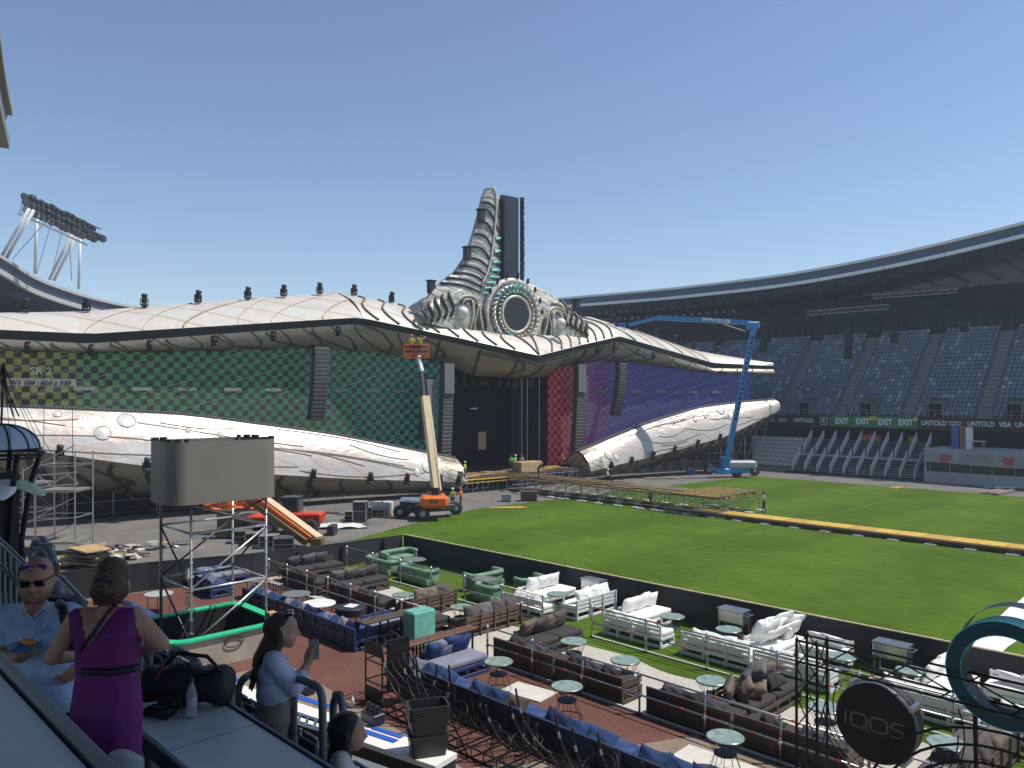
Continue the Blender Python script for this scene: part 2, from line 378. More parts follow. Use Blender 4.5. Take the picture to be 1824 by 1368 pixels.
b.b2(xc - .5, xc + .5, -.14, -.1, 5.9, 6.9); b.build('logo_frame', letm, RB); b = MB(); b.b2(xc - .42, xc + .42, -.155, -.142, 5.98, 6.82); b.build('logo_field', ribm, RB); wtext('E', xc, 6.4, .7, RB, y=-.17, bold=.03)

# ------------------------------------------------------------------ stair bays and white terrace building below the board
ST = thing('temporary_stairs', 'row of steel stair bays with white handrails below the exit board', 'stairs', (0, 0, 0))
stm = mat('grey step plate', (.30, .30, .30), .6, .3, .2, 2)
bx = [-46.4 + 1.62 * k for k in range(10)]
for k, x in enumerate(bx[:-1]):
    b = MB()
    for i in range(7): b.b2(x + .1, x + 1.52, 95.4 + i * .35, 95.4 + i * .35 + .3, .3 + i * .27, .37 + i * .27)
    b.build('flight', stm, ST); b = MB()
    for i in range(7): b.b2(x + .1, x + 1.52, 98.6 + i * .35, 98.6 + i * .35 + .3, 2.35 + i * .27, 2.42 + i * .27)
    b.build('flight', stm, ST)
b = MB(); b.b2(bx[0], bx[-1], 97.8, 98.6, 2.1, 2.22); b.build('landing', white_metal, ST)
for x in bx:
    b = MB()
    for (y0, z0, y1, z1) in ((95.3, .2, 97.8, 2.2), (98.5, 2.3, 101, 4.3)):
        b.add([(x - .04, y0, z0), (x - .04, y1, z1), (x - .04, y1, z1 + 1.0), (x - .04, y0, z0 + 1.0), (x + .04, y0, z0), (x + .04, y1, z1), (x + .04, y1, z1 + 1), (x + .04, y0, z0 + 1)], [(0, 1, 2, 3), (7, 6, 5, 4), (3, 2, 6, 7), (0, 3, 7, 4), (1, 5, 6, 2)])
    b.build('handrail', white_metal, ST)
TB = thing('terrace_building', 'low building hung with grey banners above a strip of dark windows', 'building', (0, 0, 0))
ban = mat('grey printed banner', (.33, .34, .36), .7, 0, .15, .7, .5, 3)
b = MB(); b.grid(lambda i, j: (lerp(-30.7, 20, i), 94.9 + .08 * sin(i * 70 + j * 3) + .05 * sin(i * 170), lerp(2.35 - .25 * sin(i * 9) * (1 - j), 3.85, j)), 120, 6); b.build('banner', ban, TB, True)
b = MB(); b.b2(-30.7, 20, 95.1, 101, 3.3, 3.8); b.b2(-30.7, -30.5, 95.1, 101, 0, 3.8); b.b2(-30.7, 20, 95.0, 95.3, 0, 1.25); b.b2(-30.7, 20, 97, 97.2, 0, 3.4); b.build('wall', mat('grey banner wall', (.36, .37, .39), .8, 0, .15, .6), TB)
b = MB(); b.b2(-30.4, 20, 95.4, 95.44, 1.25, 3.3); b.build('window', glass_dark, TB)
b = MB()
for k in range(24): b.b2(-30.2 + k * 2.05, -30.12 + k * 2.05, 95.25, 95.4, 1.25, 3.3)
b.build('mullion', mat('window frame grey', (.25, .27, .28), .5, .3), TB)
redp = mat('faded red print', (.40, .10, .12), .7)
wt = inst(text_mesh('UNTOLD', .8, mat('faded pink print', (.42, .27, .28), .7), .01, .02), 'lettering', TB, (ux(1741, 94.7), 94.72, 2.9), rot=(pi / 2, 0, 0))
for u in (1684, 1796):
    b = MB(); x = ux(u, 94.7)
    b.add([(x - .55, 94.72, 3.2), (x + .55, 94.72, 3.2), (x + .5, 94.72, 2.7), (x + .32, 94.72, 2.35), (x - .32, 94.72, 2.35), (x - .5, 94.72, 2.7)], [(0, 1, 2, 3, 4, 5)]); b.build('red_emblem', redp, TB)
# white lower seats at the left of the stairs
WS = thing('white_seat_block', 'block of white plastic seats left of the temporary stairs', 'seats', (0, 0, 0))
wsm = MB(); wsm.box((0, 0, .4), (.44, .42, .06)); wsm.box((0, .22, .64), (.44, .05, .4)); wme = wsm.mesh('seat', mat('white plastic seat', (.66, .66, .62), .5, 0, .08))
b = MB()
for i in range(7): b.b2(-56, -47, 96 + .75 * i, 102, .3 + .5 * (i - 1) if i else 0, .3 + .5 * i)
b.build('terrace', concrete, WS)
for i in range(7):
    for k in range(17): inst(wme, 'seat', WS, (-55.7 + k * .52, 96.4 + .75 * i, .3 + .5 * i))
# seats/trees glimpsed behind: concourse planting and orange machine under the board
tag(MB().b2(-41.5, -39.0, 104.4, 105.4, 3.9, 4.7, .1).build('orange_awning', orange), 'small orange awning in the dark concourse under the exit board', 'awning')
tag(MB().b2(-35.6, -34.6, 104.4, 105.2, 3.9, 4.6, .1).build('yellow_box', mat('amber plastic', (.7, .38, .03), .5)), 'small amber box in the concourse below the last exit word', 'box')
t = thing('drinks_fridge', 'blue and brown drinks cabinets on the terrace building roof', 'cabinet', (ux(1712, 97), 97, 3.8))
MB().b2(-.9, -.1, -.4, .4, 0, 2.4, .03).build('blue_cabinet', mat('blue cabinet', (.05, .12, .35), .4), t); MB().b2(0, .5, -.4, .4, 0, 2.5, .03).build('brown_side', mat('brown panel', (.25, .13, .07), .6), t); MB().b2(.55, 1.1, -.4, .4, 0, 2.4, .03).build('white_cabinet', white_paint, t)
t = thing('trestle_table', 'pale folding table on the terrace building roof', 'table', (ux(1738, 97), 97, 3.8))
MB().b2(-.9, .9, -.4, .4, .85, .92).build('tabletop', white_paint, t)
for sx in (-.75, .75):
    for sy in (-.3, .3): MB().b2(sx - .03, sx + .03, sy - .03, sy + .03, 0, .85).build('leg', steel, t)

# ------------------------------------------------------------------ roofs on the camera side
def sweep(pts, prof, m, name, par, n=4):            # pts (x,y,z) edge, prof (outward, dz)
    out = []; N = len(pts)
    def cr(p0, p1, p2, p3, t): return .5 * ((2 * p1) + (-p0 + p2) * t + (2 * p0 - 5 * p1 + 4 * p2 - p3) * t * t + (-p0 + 3 * p1 - 3 * p2 + p3) * t ** 3)
    V = [Vector(p) for p in pts]
    for i in range(N - 1):
        for k in range(n): out.append(cr(V[max(i - 1, 0)], V[i], V[i + 1], V[min(i + 2, N - 1)], k / n))
    out.append(V[-1]); vs = []; k = len(prof)
    for i, p in enumerate(out):
        tg = out[min(i + 1, len(out) - 1)] - out[max(i - 1, 0)]; nn = Vector((-tg.y, tg.x, 0)).normalized()
        for o_, dz in prof: vs.append((p.x + nn.x * o_, p.y + nn.y * o_, p.z + dz))
    bb = MB(); bb.add(vs, [(i * k + j, (i + 1) * k + j, (i + 1) * k + j + 1, i * k + j + 1) for i in range(len(out) - 1) for j in range(k - 1)])
    if len(prof) > 4: bb.add([vs[j] for j in range(k)], [tuple(range(k))]); bb.add([vs[-k + j] for j in range(k)], [tuple(range(k))])
    return bb.build(name, m, par)
def roof(label, pts, depth, white_band=white_band, blue_band=blue_band):
    t = thing('stand_roof', label, 'roof', (0, 0, 0))
    sweep(pts, [(.3, .4), (-.05, .4), (-.05, 0), (.2, 0)], white_band, 'upper_flashing', t)
    sweep(pts, [(.2, 0), (.5, -1.3)], blue_band, 'cladding', t)
    sweep(pts, [(.5, -1.3), (.1, -1.3), (.1, -1.95), (.6, -1.95)], white_band, 'lower_flashing', t)
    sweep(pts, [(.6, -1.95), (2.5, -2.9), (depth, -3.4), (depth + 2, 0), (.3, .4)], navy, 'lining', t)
    return t
E_left = [c2w(X, Y, z) for X, Y, z in ((-54, 74, 26.9), (-60.5, 86, 26.9), (-63.9, 98.5, 26.9), (-66.5, 112, 25.7), (-65.5, 130, 24.8), (-58, 146, 24.5), (-46, 156, 24.4))]
roof('curved stadium roof end carrying the floodlights behind the stage', E_left, 22, mat('sun-offset roof flashing', (.42, .42, .41), .6), mat('sun-offset roof cladding', (.045, .065, .105), .55))  # same flashing and cladding, colours darkened to offset the full sun here
near_edge = [(26, 15.5, 26), (10, 15.5, 26), (-4, 15.3, 26), (-15, 14.2, 26), (-24, 10.6, 26), (-30, 6.9, 26), (-36, 7.15, 26), (-41, 8.15, 26), (-47, 9.6, 26), (-53.4, 11.3, 26)]
NR = roof('near stadium roof edge at the top left corner overhead', [Vector(p) for p in near_edge], 40, mat('beige roof flashing', (.24, .23, .20), .6))
# tier under the left roof
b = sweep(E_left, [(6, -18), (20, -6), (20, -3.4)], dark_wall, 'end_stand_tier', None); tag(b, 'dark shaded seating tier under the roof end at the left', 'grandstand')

# ------------------------------------------------------------------ floodlight bank on the left roof
FL = thing('floodlight_bank', 'white tubular mast frame carrying two rows of stadium floodlights', 'floodlight', P(70, 500, 104))
o0 = Vector(FL.location)
def fp(u, v, Y): return P(u, v, Y) - o0
wt_ = mat('white mast tube', (.85, .85, .84), .45, .1, .06)
for (u0, v0, u1, v1, Yb, r) in ((2, 458, 52, 372, 101, .2), (10, 462, 60, 374, 102, .2), (62, 488, 66, 378, 107, .2), (88, 498, 130, 412, 109, .2), (96, 500, 138, 415, 110, .2), (140, 515, 143, 418, 112, .18)):
    MB().tube([fp(u0, v0, Yb), fp(u1, v1, Yb - 1)], r, 10).build('mast', wt_, FL, True)
MB().tube([fp(32, 380, 101), fp(156, 437, 108)], .16, 8).build('crossbeam', wt_, FL, True)
for a_, b_ in (((22, 462, 103), (90, 385, 105)), ((65, 488, 107), (92, 395, 105)), ((90, 498, 109), (112, 405, 107)), ((128, 500, 111), (122, 410, 108)), ((36, 378, 101), (40, 356, 101))):
    MB().tube([fp(*a_), fp(*b_)], .05, 5).build('stay', steel, FL)
b = MB()
for row in range(3): b.tube([fp(44, 350 + row * 14, 101), fp(180, 408 + row * 10, 108)], .1, 6)
b.build('lamp_rail', mat('dark blue rail', (.03, .05, .12), .5), FL)
lb = MB(); lb.lathe([(0, -.32), (.3, -.3), (.5, .1), (.55, .25), (.5, .26)], 14); hm = lb.mesh('floodlight', mat('lamp housing', (.10, .11, .14), .4, .5), True)
lg = MB(); lg.lathe([(0, .2), (.49, .2)], 14); gm = lg.mesh('lens', mat('floodlight lens', (.38, .37, .33), .12, .4))
for row in range(3):
    for k in range(14 if row != 1 else 16):
        t = k / 14; p = fp(48 + 128 * t, 349 + 62 * t + row * 13 - t * row * 4, 101 + 7 * t) + Vector((random.uniform(-.1, .1),) * 3)
        R = (radians(115 + random.uniform(-12, 12)), 0, radians(40 + random.uniform(-15, 15)))
        o = inst(hm, 'floodlight', FL, p, rot=R); inst(gm, 'lens', o)
# ------------------------------------------------------------------ the festival stage; local x = along the stage, y = backwards, z up
SC = c2w(0, 85, 0); S_RZ = atan2(.998, .082)
STG = thing('festival_stage', 'huge winged festival stage clad in pearl and bronze printed shells with coloured screens', 'stage', SC, S_RZ)
SM = Matrix.Translation(SC) @ Matrix.Rotation(S_RZ, 4, 'Z')
def sw(s, d, z): return SM @ Vector((s, -d, z))            # stage point to world
def pearl(name, base, tintA, tintB, line, lscale, lw, rough=.32, metal=.25, dist=4.0, rot=(0, 0, 0), ns=.25):
    m = bpy.data.materials.new(name); m.use_nodes = True; n = m.node_tree.nodes; l = m.node_tree.links; b = n['Principled BSDF']
    b.inputs['Roughness'].default_value = rough; b.inputs['Metallic'].default_value = metal
    tc = n.new('ShaderNodeTexCoord'); mp = n.new('ShaderNodeMapping'); l.new(tc.outputs['Object'], mp.inputs[0]); mp.inputs['Rotation'].default_value = rot; mp.inputs['Scale'].default_value = (1, 1, 1.8)
    def noise(sc, det=4):
        q = n.new('ShaderNodeTexNoise'); q.inputs['Scale'].default_value = sc; q.inputs['Detail'].default_value = det; q.inputs['Distortion'].default_value = 1.2; l.new(mp.outputs[0], q.inputs['Vector']); return q
    def rng(src, a, b_):
        r = n.new('ShaderNodeMapRange'); r.inputs[1].default_value = a; r.inputs[2].default_value = b_; l.new(src, r.inputs[0]); return r.outputs[0]
    def mixc(f, c0, c1):
        x = n.new('ShaderNodeMix'); x.data_type = 'RGBA'; l.new(f, x.inputs[0])
        for i, c in ((6, c0), (7, c1)):
            if isinstance(c, tuple): x.inputs[i].default_value = (*c, 1)
            else: l.new(c, x.inputs[i])
        return x.outputs[2]
    c = mixc(rng(noise(ns).outputs['Fac'], .42, .68), base, tintA)
    c = mixc(rng(noise(ns * 1.7, 2).outputs['Color'], .52, .75), c, tintB)
    w = n.new('ShaderNodeTexWave'); w.bands_direction = 'DIAGONAL'; w.inputs['Scale'].default_value = lscale; w.inputs['Distortion'].default_value = dist; w.inputs['Detail'].default_value = 2; w.inputs['Detail Scale'].default_value = .6
    l.new(mp.outputs[0], w.inputs['Vector'])
    f = n.new('ShaderNodeMath'); f.operation = 'GREATER_THAN'; f.inputs[1].default_value = 1 - lw; l.new(w.outputs['Fac'], f.inputs[0])
    fr = rng(w.outputs['Fac'], 1 - lw * 2.2, 1 - lw * .3)
    c = mixc(fr, c, line)
    l.new(c, b.inputs['Base Color'])
    bp = n.new('ShaderNodeBump'); bp.inputs['Strength'].default_value = .35; bp.inputs['Distance'].default_value = .15; l.new(noise(.8, 3).outputs['Fac'], bp.inputs['Height']); l.new(bp.outputs[0], b.inputs['Normal'])
    return m
m_pearl = pearl('pearl print', (.64, .60, .53), (.60, .52, .44), (.52, .55, .56), (.47, .42, .34), .12, .02, rough=.4, metal=.12)
m_silver = pearl('silver relief print', (.64, .60, .51), (.34, .30, .23), (.72, .70, .65), (.16, .14, .10), .35, .03, rough=.35, metal=.3, dist=7, ns=.7)
m_low = pearl('mother of pearl print', (.60, .57, .52), (.58, .46, .41), (.43, .49, .53), (.47, .41, .34), .22, .012, rough=.38, metal=.1, dist=7, ns=.3)
m_gold = pearl('bronze relief print', (.50, .46, .37), (.20, .18, .135), (.66, .63, .56), (.09, .08, .06), .5, .03, rough=.35, metal=.35, dist=6, ns=.6)
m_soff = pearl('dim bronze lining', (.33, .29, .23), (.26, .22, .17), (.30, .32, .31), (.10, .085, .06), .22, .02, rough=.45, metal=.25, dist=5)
m_dline = mat('dark printed rib', (.07, .06, .045), .5, .2)
m_gline = mat('brown printed line', (.42, .35, .26), .5, .1)
m_fasc = mat('black stage fascia', (.022, .024, .028), .6, 0, .2, .5)

lip = [(0, 4.4, 13.85), (9, 1.8, 15.5), (18, -.8, 17.05), (29, -2.0, 15.8), (40.3, -3.2, 14.5), (57, -3.8, 14.5)]
ridge = [(0, .5, 16.2), (6, -1.5, 17.2), (10, -3.6, 18.7), (14, -5.2, 19.5), (18, -6, 19.9), (29, -6.5, 18.3), (40, -7, 16.6), (52, -6.4, 15.5), (57, -4.4, 14.7)]
fbot = [(0, 4.2, 13.2), (9, 1.6, 14.95), (18, -1.0, 16.45), (40.3, -3.4, 13.75), (57, -3.9, 13.95)]
scr_top = [(0, -.4, 11.6), (5, -.6, 11.8), (7, -1.5, 12.8), (12, -2.5, 13.8), (22, -3.1, 14.1), (34, -3.9, 13.4), (57, -4.8, 13.0)]
ltop = [(8.55, 1.74, 3.35), (21.5, .5, 6.15), (34.2, -.7, 8.1), (46.6, -1.6, 8.8), (55, -2.2, 9.15)]
lbel = [(8.56, 3.5, 1.25), (20, 2.1, 2.15), (37, 1.4, 4.15), (44.7, .4, 5.7), (52.7, -.8, 7.3), (55.4, -1.4, 7.9)]
lund = [(8.9, 1.4, .35), (20, -1.0, .45), (37, -2.4, 1.7), (48, -3, 3.6), (55.6, -3, 6.9)]
RW = {'lip': [(0.0, 4.4, 13.85), (9.0, 1.8, 15.5), (15.9, 1.12, 16.83), (23.62, 2.34, 15.39), (30.74, 3.72, 13.99), (39.76, 6.91, 13.72)],
 'ridge': [(0.0, 0.5, 16.2), (6.0, -1.5, 17.2), (9.79, -3.38, 18.67), (12.9, -4.06, 19.34), (15.9, -3.93, 19.6), (23.62, -1.86, 17.73), (30.56, 0.23, 15.89), (37.25, 3.55, 14.67), (39.76, 6.4, 13.89)],
 'fbot': [(0.0, 4.2, 13.2), (9.0, 1.6, 14.95), (15.9, 0.93, 16.25), (30.74, 3.54, 13.32), (39.76, 6.82, 13.26)],
 'scr_top': [(0.0, -0.4, 11.6), (5.0, -0.6, 11.8), (7.0, -1.5, 12.8), (11.36, -1.85, 13.76), (18.8, -0.2, 13.91), (26.88, 2.1, 13.09), (39.76, 6.5, 12.46)],
 'ltop': [(8.55, 1.74, 3.35), (18.44, 3.11, 6.29), (27.0, 4.67, 8.21), (34.35, 6.52, 8.88), (38.77, 7.82, 9.2)],
 'lbel': [(8.56, 3.5, 1.25), (17.36, 4.34, 2.41), (28.75, 7.17, 4.63), (33.29, 7.88, 6.14), (37.61, 8.4, 7.5), (38.9, 8.45, 7.95)],
 'lund': [(8.9, 1.4, 0.35), (17.36, 1.35, 0.77), (28.75, 3.72, 2.41), (35.12, 5.6, 4.34), (39.0, 7.27, 7.1)]}
CV = {}
for nm_, cl in (('lip', lip), ('ridge', ridge), ('fbot', fbot), ('scr_top', scr_top), ('ltop', ltop), ('lbel', lbel), ('lund', lund)):
    CV[nm_, -1] = [(p[0], -p[0], p[1], p[2]) for p in cl]; CV[nm_, 1] = [(p[0], *q) for p, q in zip(cl, RW[nm_])]   # the right wing sweeps forward
def iv(nm, sg, a): return interp(CV[nm, sg], a)            # (along, forward, up) at parameter a of a wing
def ivs(nm, sg, a):
    if not 11 < a < 52: return iv(nm, sg, a)
    return (iv(nm, sg, a - 2.2) + iv(nm, sg, a) * 2 + iv(nm, sg, a + 2.2)) / 4
def loft(c0, c1, sgn, a0, a1, n, m, name, bulge=0, par=STG, nv=10, fn=iv, down=False):
    b = MB()
    def f(i, j):
        a = lerp(a0, a1, i); p, q = fn(c0, sgn, a), fn(c1, sgn, a); r = p.lerp(q, j); t = q - p; nn = Vector((0, -t.z, t.y)); nn = nn.normalized() if nn.length > 1e-6 else nn
        if (nn.z < 0) != down: nn = -nn
        r = r + nn * (bulge * sin(pi * j)); return (r.x, -r.y, r.z)
    b.grid(f, n, nv); o = b.build(name, m, par, True); return o, f
# upper shell: wing part (18..57) and centre part (0..18)
UP = {}
for sg in (-1, 1):
    o, f = loft('lip', 'ridge', sg, 17.6, 57, 60, m_pearl, 'upper_wing_shell', .35); UP[sg] = f
    b = MB()
    for k in range(6):                                          # printed seams sweeping over the wing
        a0 = 22 + k * 3.6 + random.uniform(-.8, .8); sw_ = -random.uniform(4, 10)
        pts = [Vector(f(min(.995, max(.0, (a0 + sw_ * t ** 1.5 - 17.6) / 39.4)), .02 + .96 * t)) + Vector((0, -.02, .03)) for t in [i / 14 for i in range(15)]]
        b.tube(pts, .035 + .05 * (k % 3 == 0), 5)
    b.build('printed_seam', m_gline, o)
    o, f = loft('lip', 'ridge', sg, 0, 17.6, 30, m_pearl, 'centre_canopy_shell', .55); 
    for k in range(9):                                           # dark scale ribs lying over the canopy edge
        a0 = .6 + k * 1.95
        pts = [Vector(f(min(.99, (a0 + .9 * sin(t * 5.2) * (1 - .3 * t)) / 17.6 if a0 > .7 else t * .1), .03 + .95 * t)) + Vector((0, -.06, .05)) for t in [i / 16 for i in range(17)]]
        MB().tube(pts, .10, 6).build('scale_rib', mat('grey brown rib', (.17, .145, .11), .5, .2), o, True)
    loft('lip', 'fbot', sg, 0, 57, 40, m_fasc, 'fascia', 0, nv=1)
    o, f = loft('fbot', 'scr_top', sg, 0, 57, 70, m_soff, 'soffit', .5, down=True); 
    for k in range(13):
        a0 = 2 + k * 4.1; pts = [Vector(f(min(.99, max(.005, (a0 - (5.0 if a0 > 14 else 1.2) * t ** 1.6) / 57)), .02 + .95 * t)) + Vector((0, 0, -.05)) for t in [i / 12 for i in range(13)]]
        b = MB(); b.tube(pts, .13 if a0 < 14 else .09, 5); b.build('soffit_rib', m_dline, o)
    # lower shell
    o, f = loft('ltop', 'lbel', sg, 8.55, 55.2, 60, m_low, 'lower_shell', .3, fn=ivs)
    b = MB()
    for k in range(16):
        a0 = random.uniform(12, 46); L = random.uniform(5, 16); j0 = random.uniform(.1, .85); dj = random.uniform(-.25, .25); c_ = random.uniform(-.15, .15)
        pts = []
        for i in range(19):
            t = i / 18; pts.append(Vector(f(min(.99, (a0 + L * t - 8.55) / 46.65), min(.96, max(.04, j0 + dj * t + c_ * sin(pi * t))))) + Vector((0, -.03, .015)))
        b.tube(pts, .035, 4)
    b.build('printed_line', m_gline, o)
    for (a, j, r) in ((38.4, .18, .62), (40.2, .48, .55), (43.0, .12, .28), (34.0, .3, .2), (31.5, .32, .22), (12.6, .55, .55), (13.8, .75, .35), (10.9, .2, .25)):
        c0 = Vector(f((a - 8.55) / 46.65, j)); t1 = (Vector(f((a + .1 - 8.55) / 46.65, j)) - c0).normalized(); t2 = (Vector(f((a - 8.55) / 46.65, min(1, j + .02))) - c0).normalized(); nn = t1.cross(t2).normalized()
        if nn.y > 0: nn = -nn
        M = Matrix((t1, nn.cross(t1), nn)).transposed()
        MB().lathe([(0, .09), (r * .6, .07), (r * .9, .03), (r, .012)], 24, c0, M).build('pearl_medallion', mat('pearl medallion', (.74, .73, .68), .25, .1, .15, 1.2), o, True)
        MB().tube([c0 + M @ Vector((r * 1.03 * cos(w), r * 1.03 * sin(w), .02)) for w in [i * pi / 12 for i in range(24)]], .035, 4, closed=True).build('medallion_rim', m_gline, o)
    # black edging with studs along the top of the lower shell
    b = MB(); b.grid(lambda i, j: (lambda p: (p.x, -p.y + .02 + .35 * j, p.z + .03 + .22 * j))(ivs('ltop', sg, lerp(8.55, 55, i))), 60, 1); b.build('edge_trim', m_fasc, o)
    b = MB()
    for k in range(170): p = ivs('ltop', sg, 8.7 + k * .272); b.box((p.x, -p.y + .16, p.z + .2), (.09, .05, .09))
    q = b.build('edge_lamps', mat('grey stud', (.35, .36, .38), .4, .3), o); q['kind'] = 'stuff'
    # printed inner tip of the lower shell
    b = MB(); b.grid(lambda i, j: Vector(f(i * .055, .02 + .96 * j)) + Vector((0, -.02, .012)), 6, 8); b.build('bronze_tip', m_gold, o, True)
    p0, p1, p2 = iv('ltop', sg, 8.55), iv('lbel', sg, 8.56), iv('lund', sg, 8.9)
    b = MB(); b.add([(p0.x, -p0.y, p0.z), (p1.x, -p1.y, p1.z), (p2.x, -p2.y, p2.z), (sg * 8.7, 1.5, 2.6)], [(0, 1, 2, 3)]); b.build('shell_end', m_gold, o)
    e0, e1, e2 = iv('ltop', sg, 55.2), iv('lbel', sg, 55.3), iv('lund', sg, 55.3); b = MB(); b.add([(e0.x, -e0.y, e0.z), (e1.x, -e1.y, e1.z), (e2.x, -e2.y, e2.z), (e0.x, -e0.y + .5, e0.z - .3)], [(0, 1, 2, 3)]); b.build('shell_end', m_soff, o)
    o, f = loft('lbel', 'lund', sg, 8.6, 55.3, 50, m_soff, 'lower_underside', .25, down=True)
    for k in range(12):
        a0 = 24 + k * 2.6; pts = [Vector(f(min(.99, (a0 - 1.4 * t + .5 * sin(t * 6) - 8.6) / 46.7), .03 + .94 * t)) + Vector((0, -.03, -.05)) for t in [i / 12 for i in range(13)]]
        MB().tube(pts, .17, 6).build('underside_rib', m_dline, o, True)
# closing back so that no light leaks through
b = MB()
for sg in (-1, 1):
    b.grid(lambda i, j: (lambda p: (p.x, lerp(-p.y, 9, j), p.z - .05 - .8 * j))(iv('ridge', sg, lerp(0, 57, i))), 40, 3)
b.build('roof_back', m_fasc, STG)
b = MB(); b.b2(-52, 38, 8.6, 9, 0, 14); b.build('rear_drape', black, STG)

# screens -----------------------------------------------------------------
def screen_mat():
    m = bpy.data.materials.new('led test pattern'); m.use_nodes = True; n = m.node_tree.nodes; l = m.node_tree.links; b = n['Principled BSDF']
    tc = n.new('ShaderNodeTexCoord'); sp = n.new('ShaderNodeSeparateXYZ'); l.new(tc.outputs['Object'], sp.inputs[0])
    def mth(op, a, b_=None):
        q = n.new('ShaderNodeMath'); q.operation = op
        for i, x in enumerate((a, b_)):
            if x is None: continue
            if isinstance(x, (int, float)): q.inputs[i].default_value = x
            else: l.new(x, q.inputs[i])
        return q.outputs[0]
    x, z = sp.outputs[0], sp.outputs[2]
    par = mth('MODULO', mth('ADD', mth('FLOOR', mth('MULTIPLY', mth('ADD', x, 200), 1.92)), mth('FLOOR', mth('MULTIPLY', z, 1.92))), 2)
    rp = n.new('ShaderNodeValToRGB'); t = mth('DIVIDE', mth('ADD', x, 52), 104); l.new(t, rp.inputs[0]); e = rp.color_ramp.elements
    def cc(s_): return (s_ + 52) / 104
    stops = [(-46, (.20, .20, .035)), (-41.2, (.15, .19, .04)), (-40.8, (.06, .19, .06)), (-31, (.025, .16, .06)), (-20, (.015, .15, .065)), (-12, (.012, .15, .09)), (-8, (.012, .16, .20)), (6, (.42, .018, .022)), (10.5, (.30, .015, .05)), (12.6, (.17, .018, .16)), (15.5, (.075, .02, .2)), (21, (.025, .024, .22)), (46, (.02, .032, .24))]
    e[0].position = cc(stops[0][0]); e[0].color = (*stops[0][1], 1); e[1].position = cc(stops[-1][0]); e[1].color = (*stops[-1][1], 1)
    for s_, c in stops[1:-1]: k = e.new(cc(s_)); k.color = (*c, 1)
    dk = n.new('ShaderNodeMix'); dk.data_type = 'RGBA'; l.new(par, dk.inputs[0]); l.new(rp.outputs[0], dk.inputs[6])
    dm = n.new('ShaderNodeMix'); dm.data_type = 'RGBA'; dm.blend_type = 'MULTIPLY'; dm.inputs[0].default_value = 1; l.new(rp.outputs[0], dm.inputs[6])
    rel = mth('GREATER_THAN', x, 12.5); dv = n.new('ShaderNodeMapRange'); dv.inputs[3].default_value = .10; dv.inputs[4].default_value = .6; l.new(rel, dv.inputs[0]); l.new(dv.outputs[0], dm.inputs[7])
    l.new(dm.outputs[2], dk.inputs[7])
    ln = mth('LESS_THAN', mth('FRACT', mth('DIVIDE', mth('SUBTRACT', z, mth('MULTIPLY', x, .30)), 1.15)), .045)
    mx = n.new('ShaderNodeMix'); mx.data_type = 'RGBA'; l.new(ln, mx.inputs[0]); l.new(dk.outputs[2], mx.inputs[6]); mx.inputs[7].default_value = (.17, .18, .18, 1)
    bs = n.new('ShaderNodeMix'); bs.data_type = 'RGBA'; bs.inputs[0].default_value = .3; bs.inputs[6].default_value = (.07, .072, .068, 1); l.new(mx.outputs[2], bs.inputs[7]); l.new(bs.outputs[2], b.inputs['Base Color']); b.inputs['Roughness'].default_value = .5
    l.new(mx.outputs[2], b.inputs['Emission Color']); b.inputs['Emission Strength'].default_value = .36
    return m
m_scr = screen_mat(); labm = mat('grey label print', (.25, .26, .25), .6)
for sg in (-1, 1):
    b = MB(); b.grid(lambda i, j: (lambda a: (lambda p, q: (p.x, -p.y + (.1 if a > 9 else .3), lerp(1.7 if a < 12 else q.z - 1.2, p.z + .15, j)))(iv('scr_top', sg, a), iv('ltop', sg, a)))(lerp(6.8, 51.5 if sg > 0 else 57, i)), 40, 2)
    sc_ = b.build('led_screen', m_scr, STG)
    for a in ((40.6, 36.4, 32.8, 29, 25.4, 19, 15.6, 12.6, 10.4) if sg < 0 else (13.2, 17, 20, 24, 28.8, 32.6, 36, 42.5)):
        p = iv('scr_top', sg, a); q_ = iv('scr_top', sg, a + .9) - p; MB().box((p.x, -p.y - .02, 10.2), (1.5, .03, .28), rz=atan2(-q_.y, q_.x)).build('screen_caption', labm, sc_)
d_ = SM.inverted()
MB().b2(-46, -41.2, 3.9, 3.93, 10.35, 10.95).build('caption_plate', labm, STG)
sr = inst(text_mesh('SR 2', .8, labm, .01, .02), 'lettering', STG, (-43.6, 3.9, 11.5), rot=(pi / 2, 0, 0)); inst(text_mesh('W1 104 : 864 x 520', .5, mat('dark caption print', (.05, .055, .05), .6), .01, .01), 'lettering', STG, (-43.6, 3.85, 10.65), rot=(pi / 2, 0, 0))
# dark opening with drapes, legs, hanging lamps
b = MB(); b.b2(-7.2, 7.2, 7.5, 7.7, 1.5, 13); b.b2(-7.2, -6.85, 1.8, 7.6, 1.5, 13); b.b2(6.85, 7.2, 1.8, 7.6, 1.5, 13); b.b2(-7.2, 7.2, 1.5, 7.7, 12.2, 12.4); b.build('backdrop', black, STG)
for x in (-6.2, -5.2, -4.4, 3.6, 4.6, 5.5, 6.3): MB().b2(x - .3, x + .3, 3 + abs(x) * .3, 3.1 + abs(x) * .3, 1.7, 12.2).build('leg_drape', black, STG)
for x in (2.4, 3.2, 5.0): MB().tube([(x, 1.2, 1.7), (x, 1.2, 12)], .04, 6).build('hoist_chain', steel, STG)
MB().b2(-.6, .5, 5.2, 5.4, 3.6, 5.6).build('crate_panel', wood, STG)
b = MB()
for k in range(22):
    x = random.uniform(-6.5, 6); b.tube([(x, 3, 12.1), (x, 3, random.uniform(10.6, 11.5))], .05, 5); b.box((x, 3, 10.7 + random.uniform(0, .6)), (.35, .35, .4), rz=random.random())
q = b.build('hanging_lamps', mat('dim lamp body', (.10, .10, .11), .4, .4), STG); q['kind'] = 'stuff'
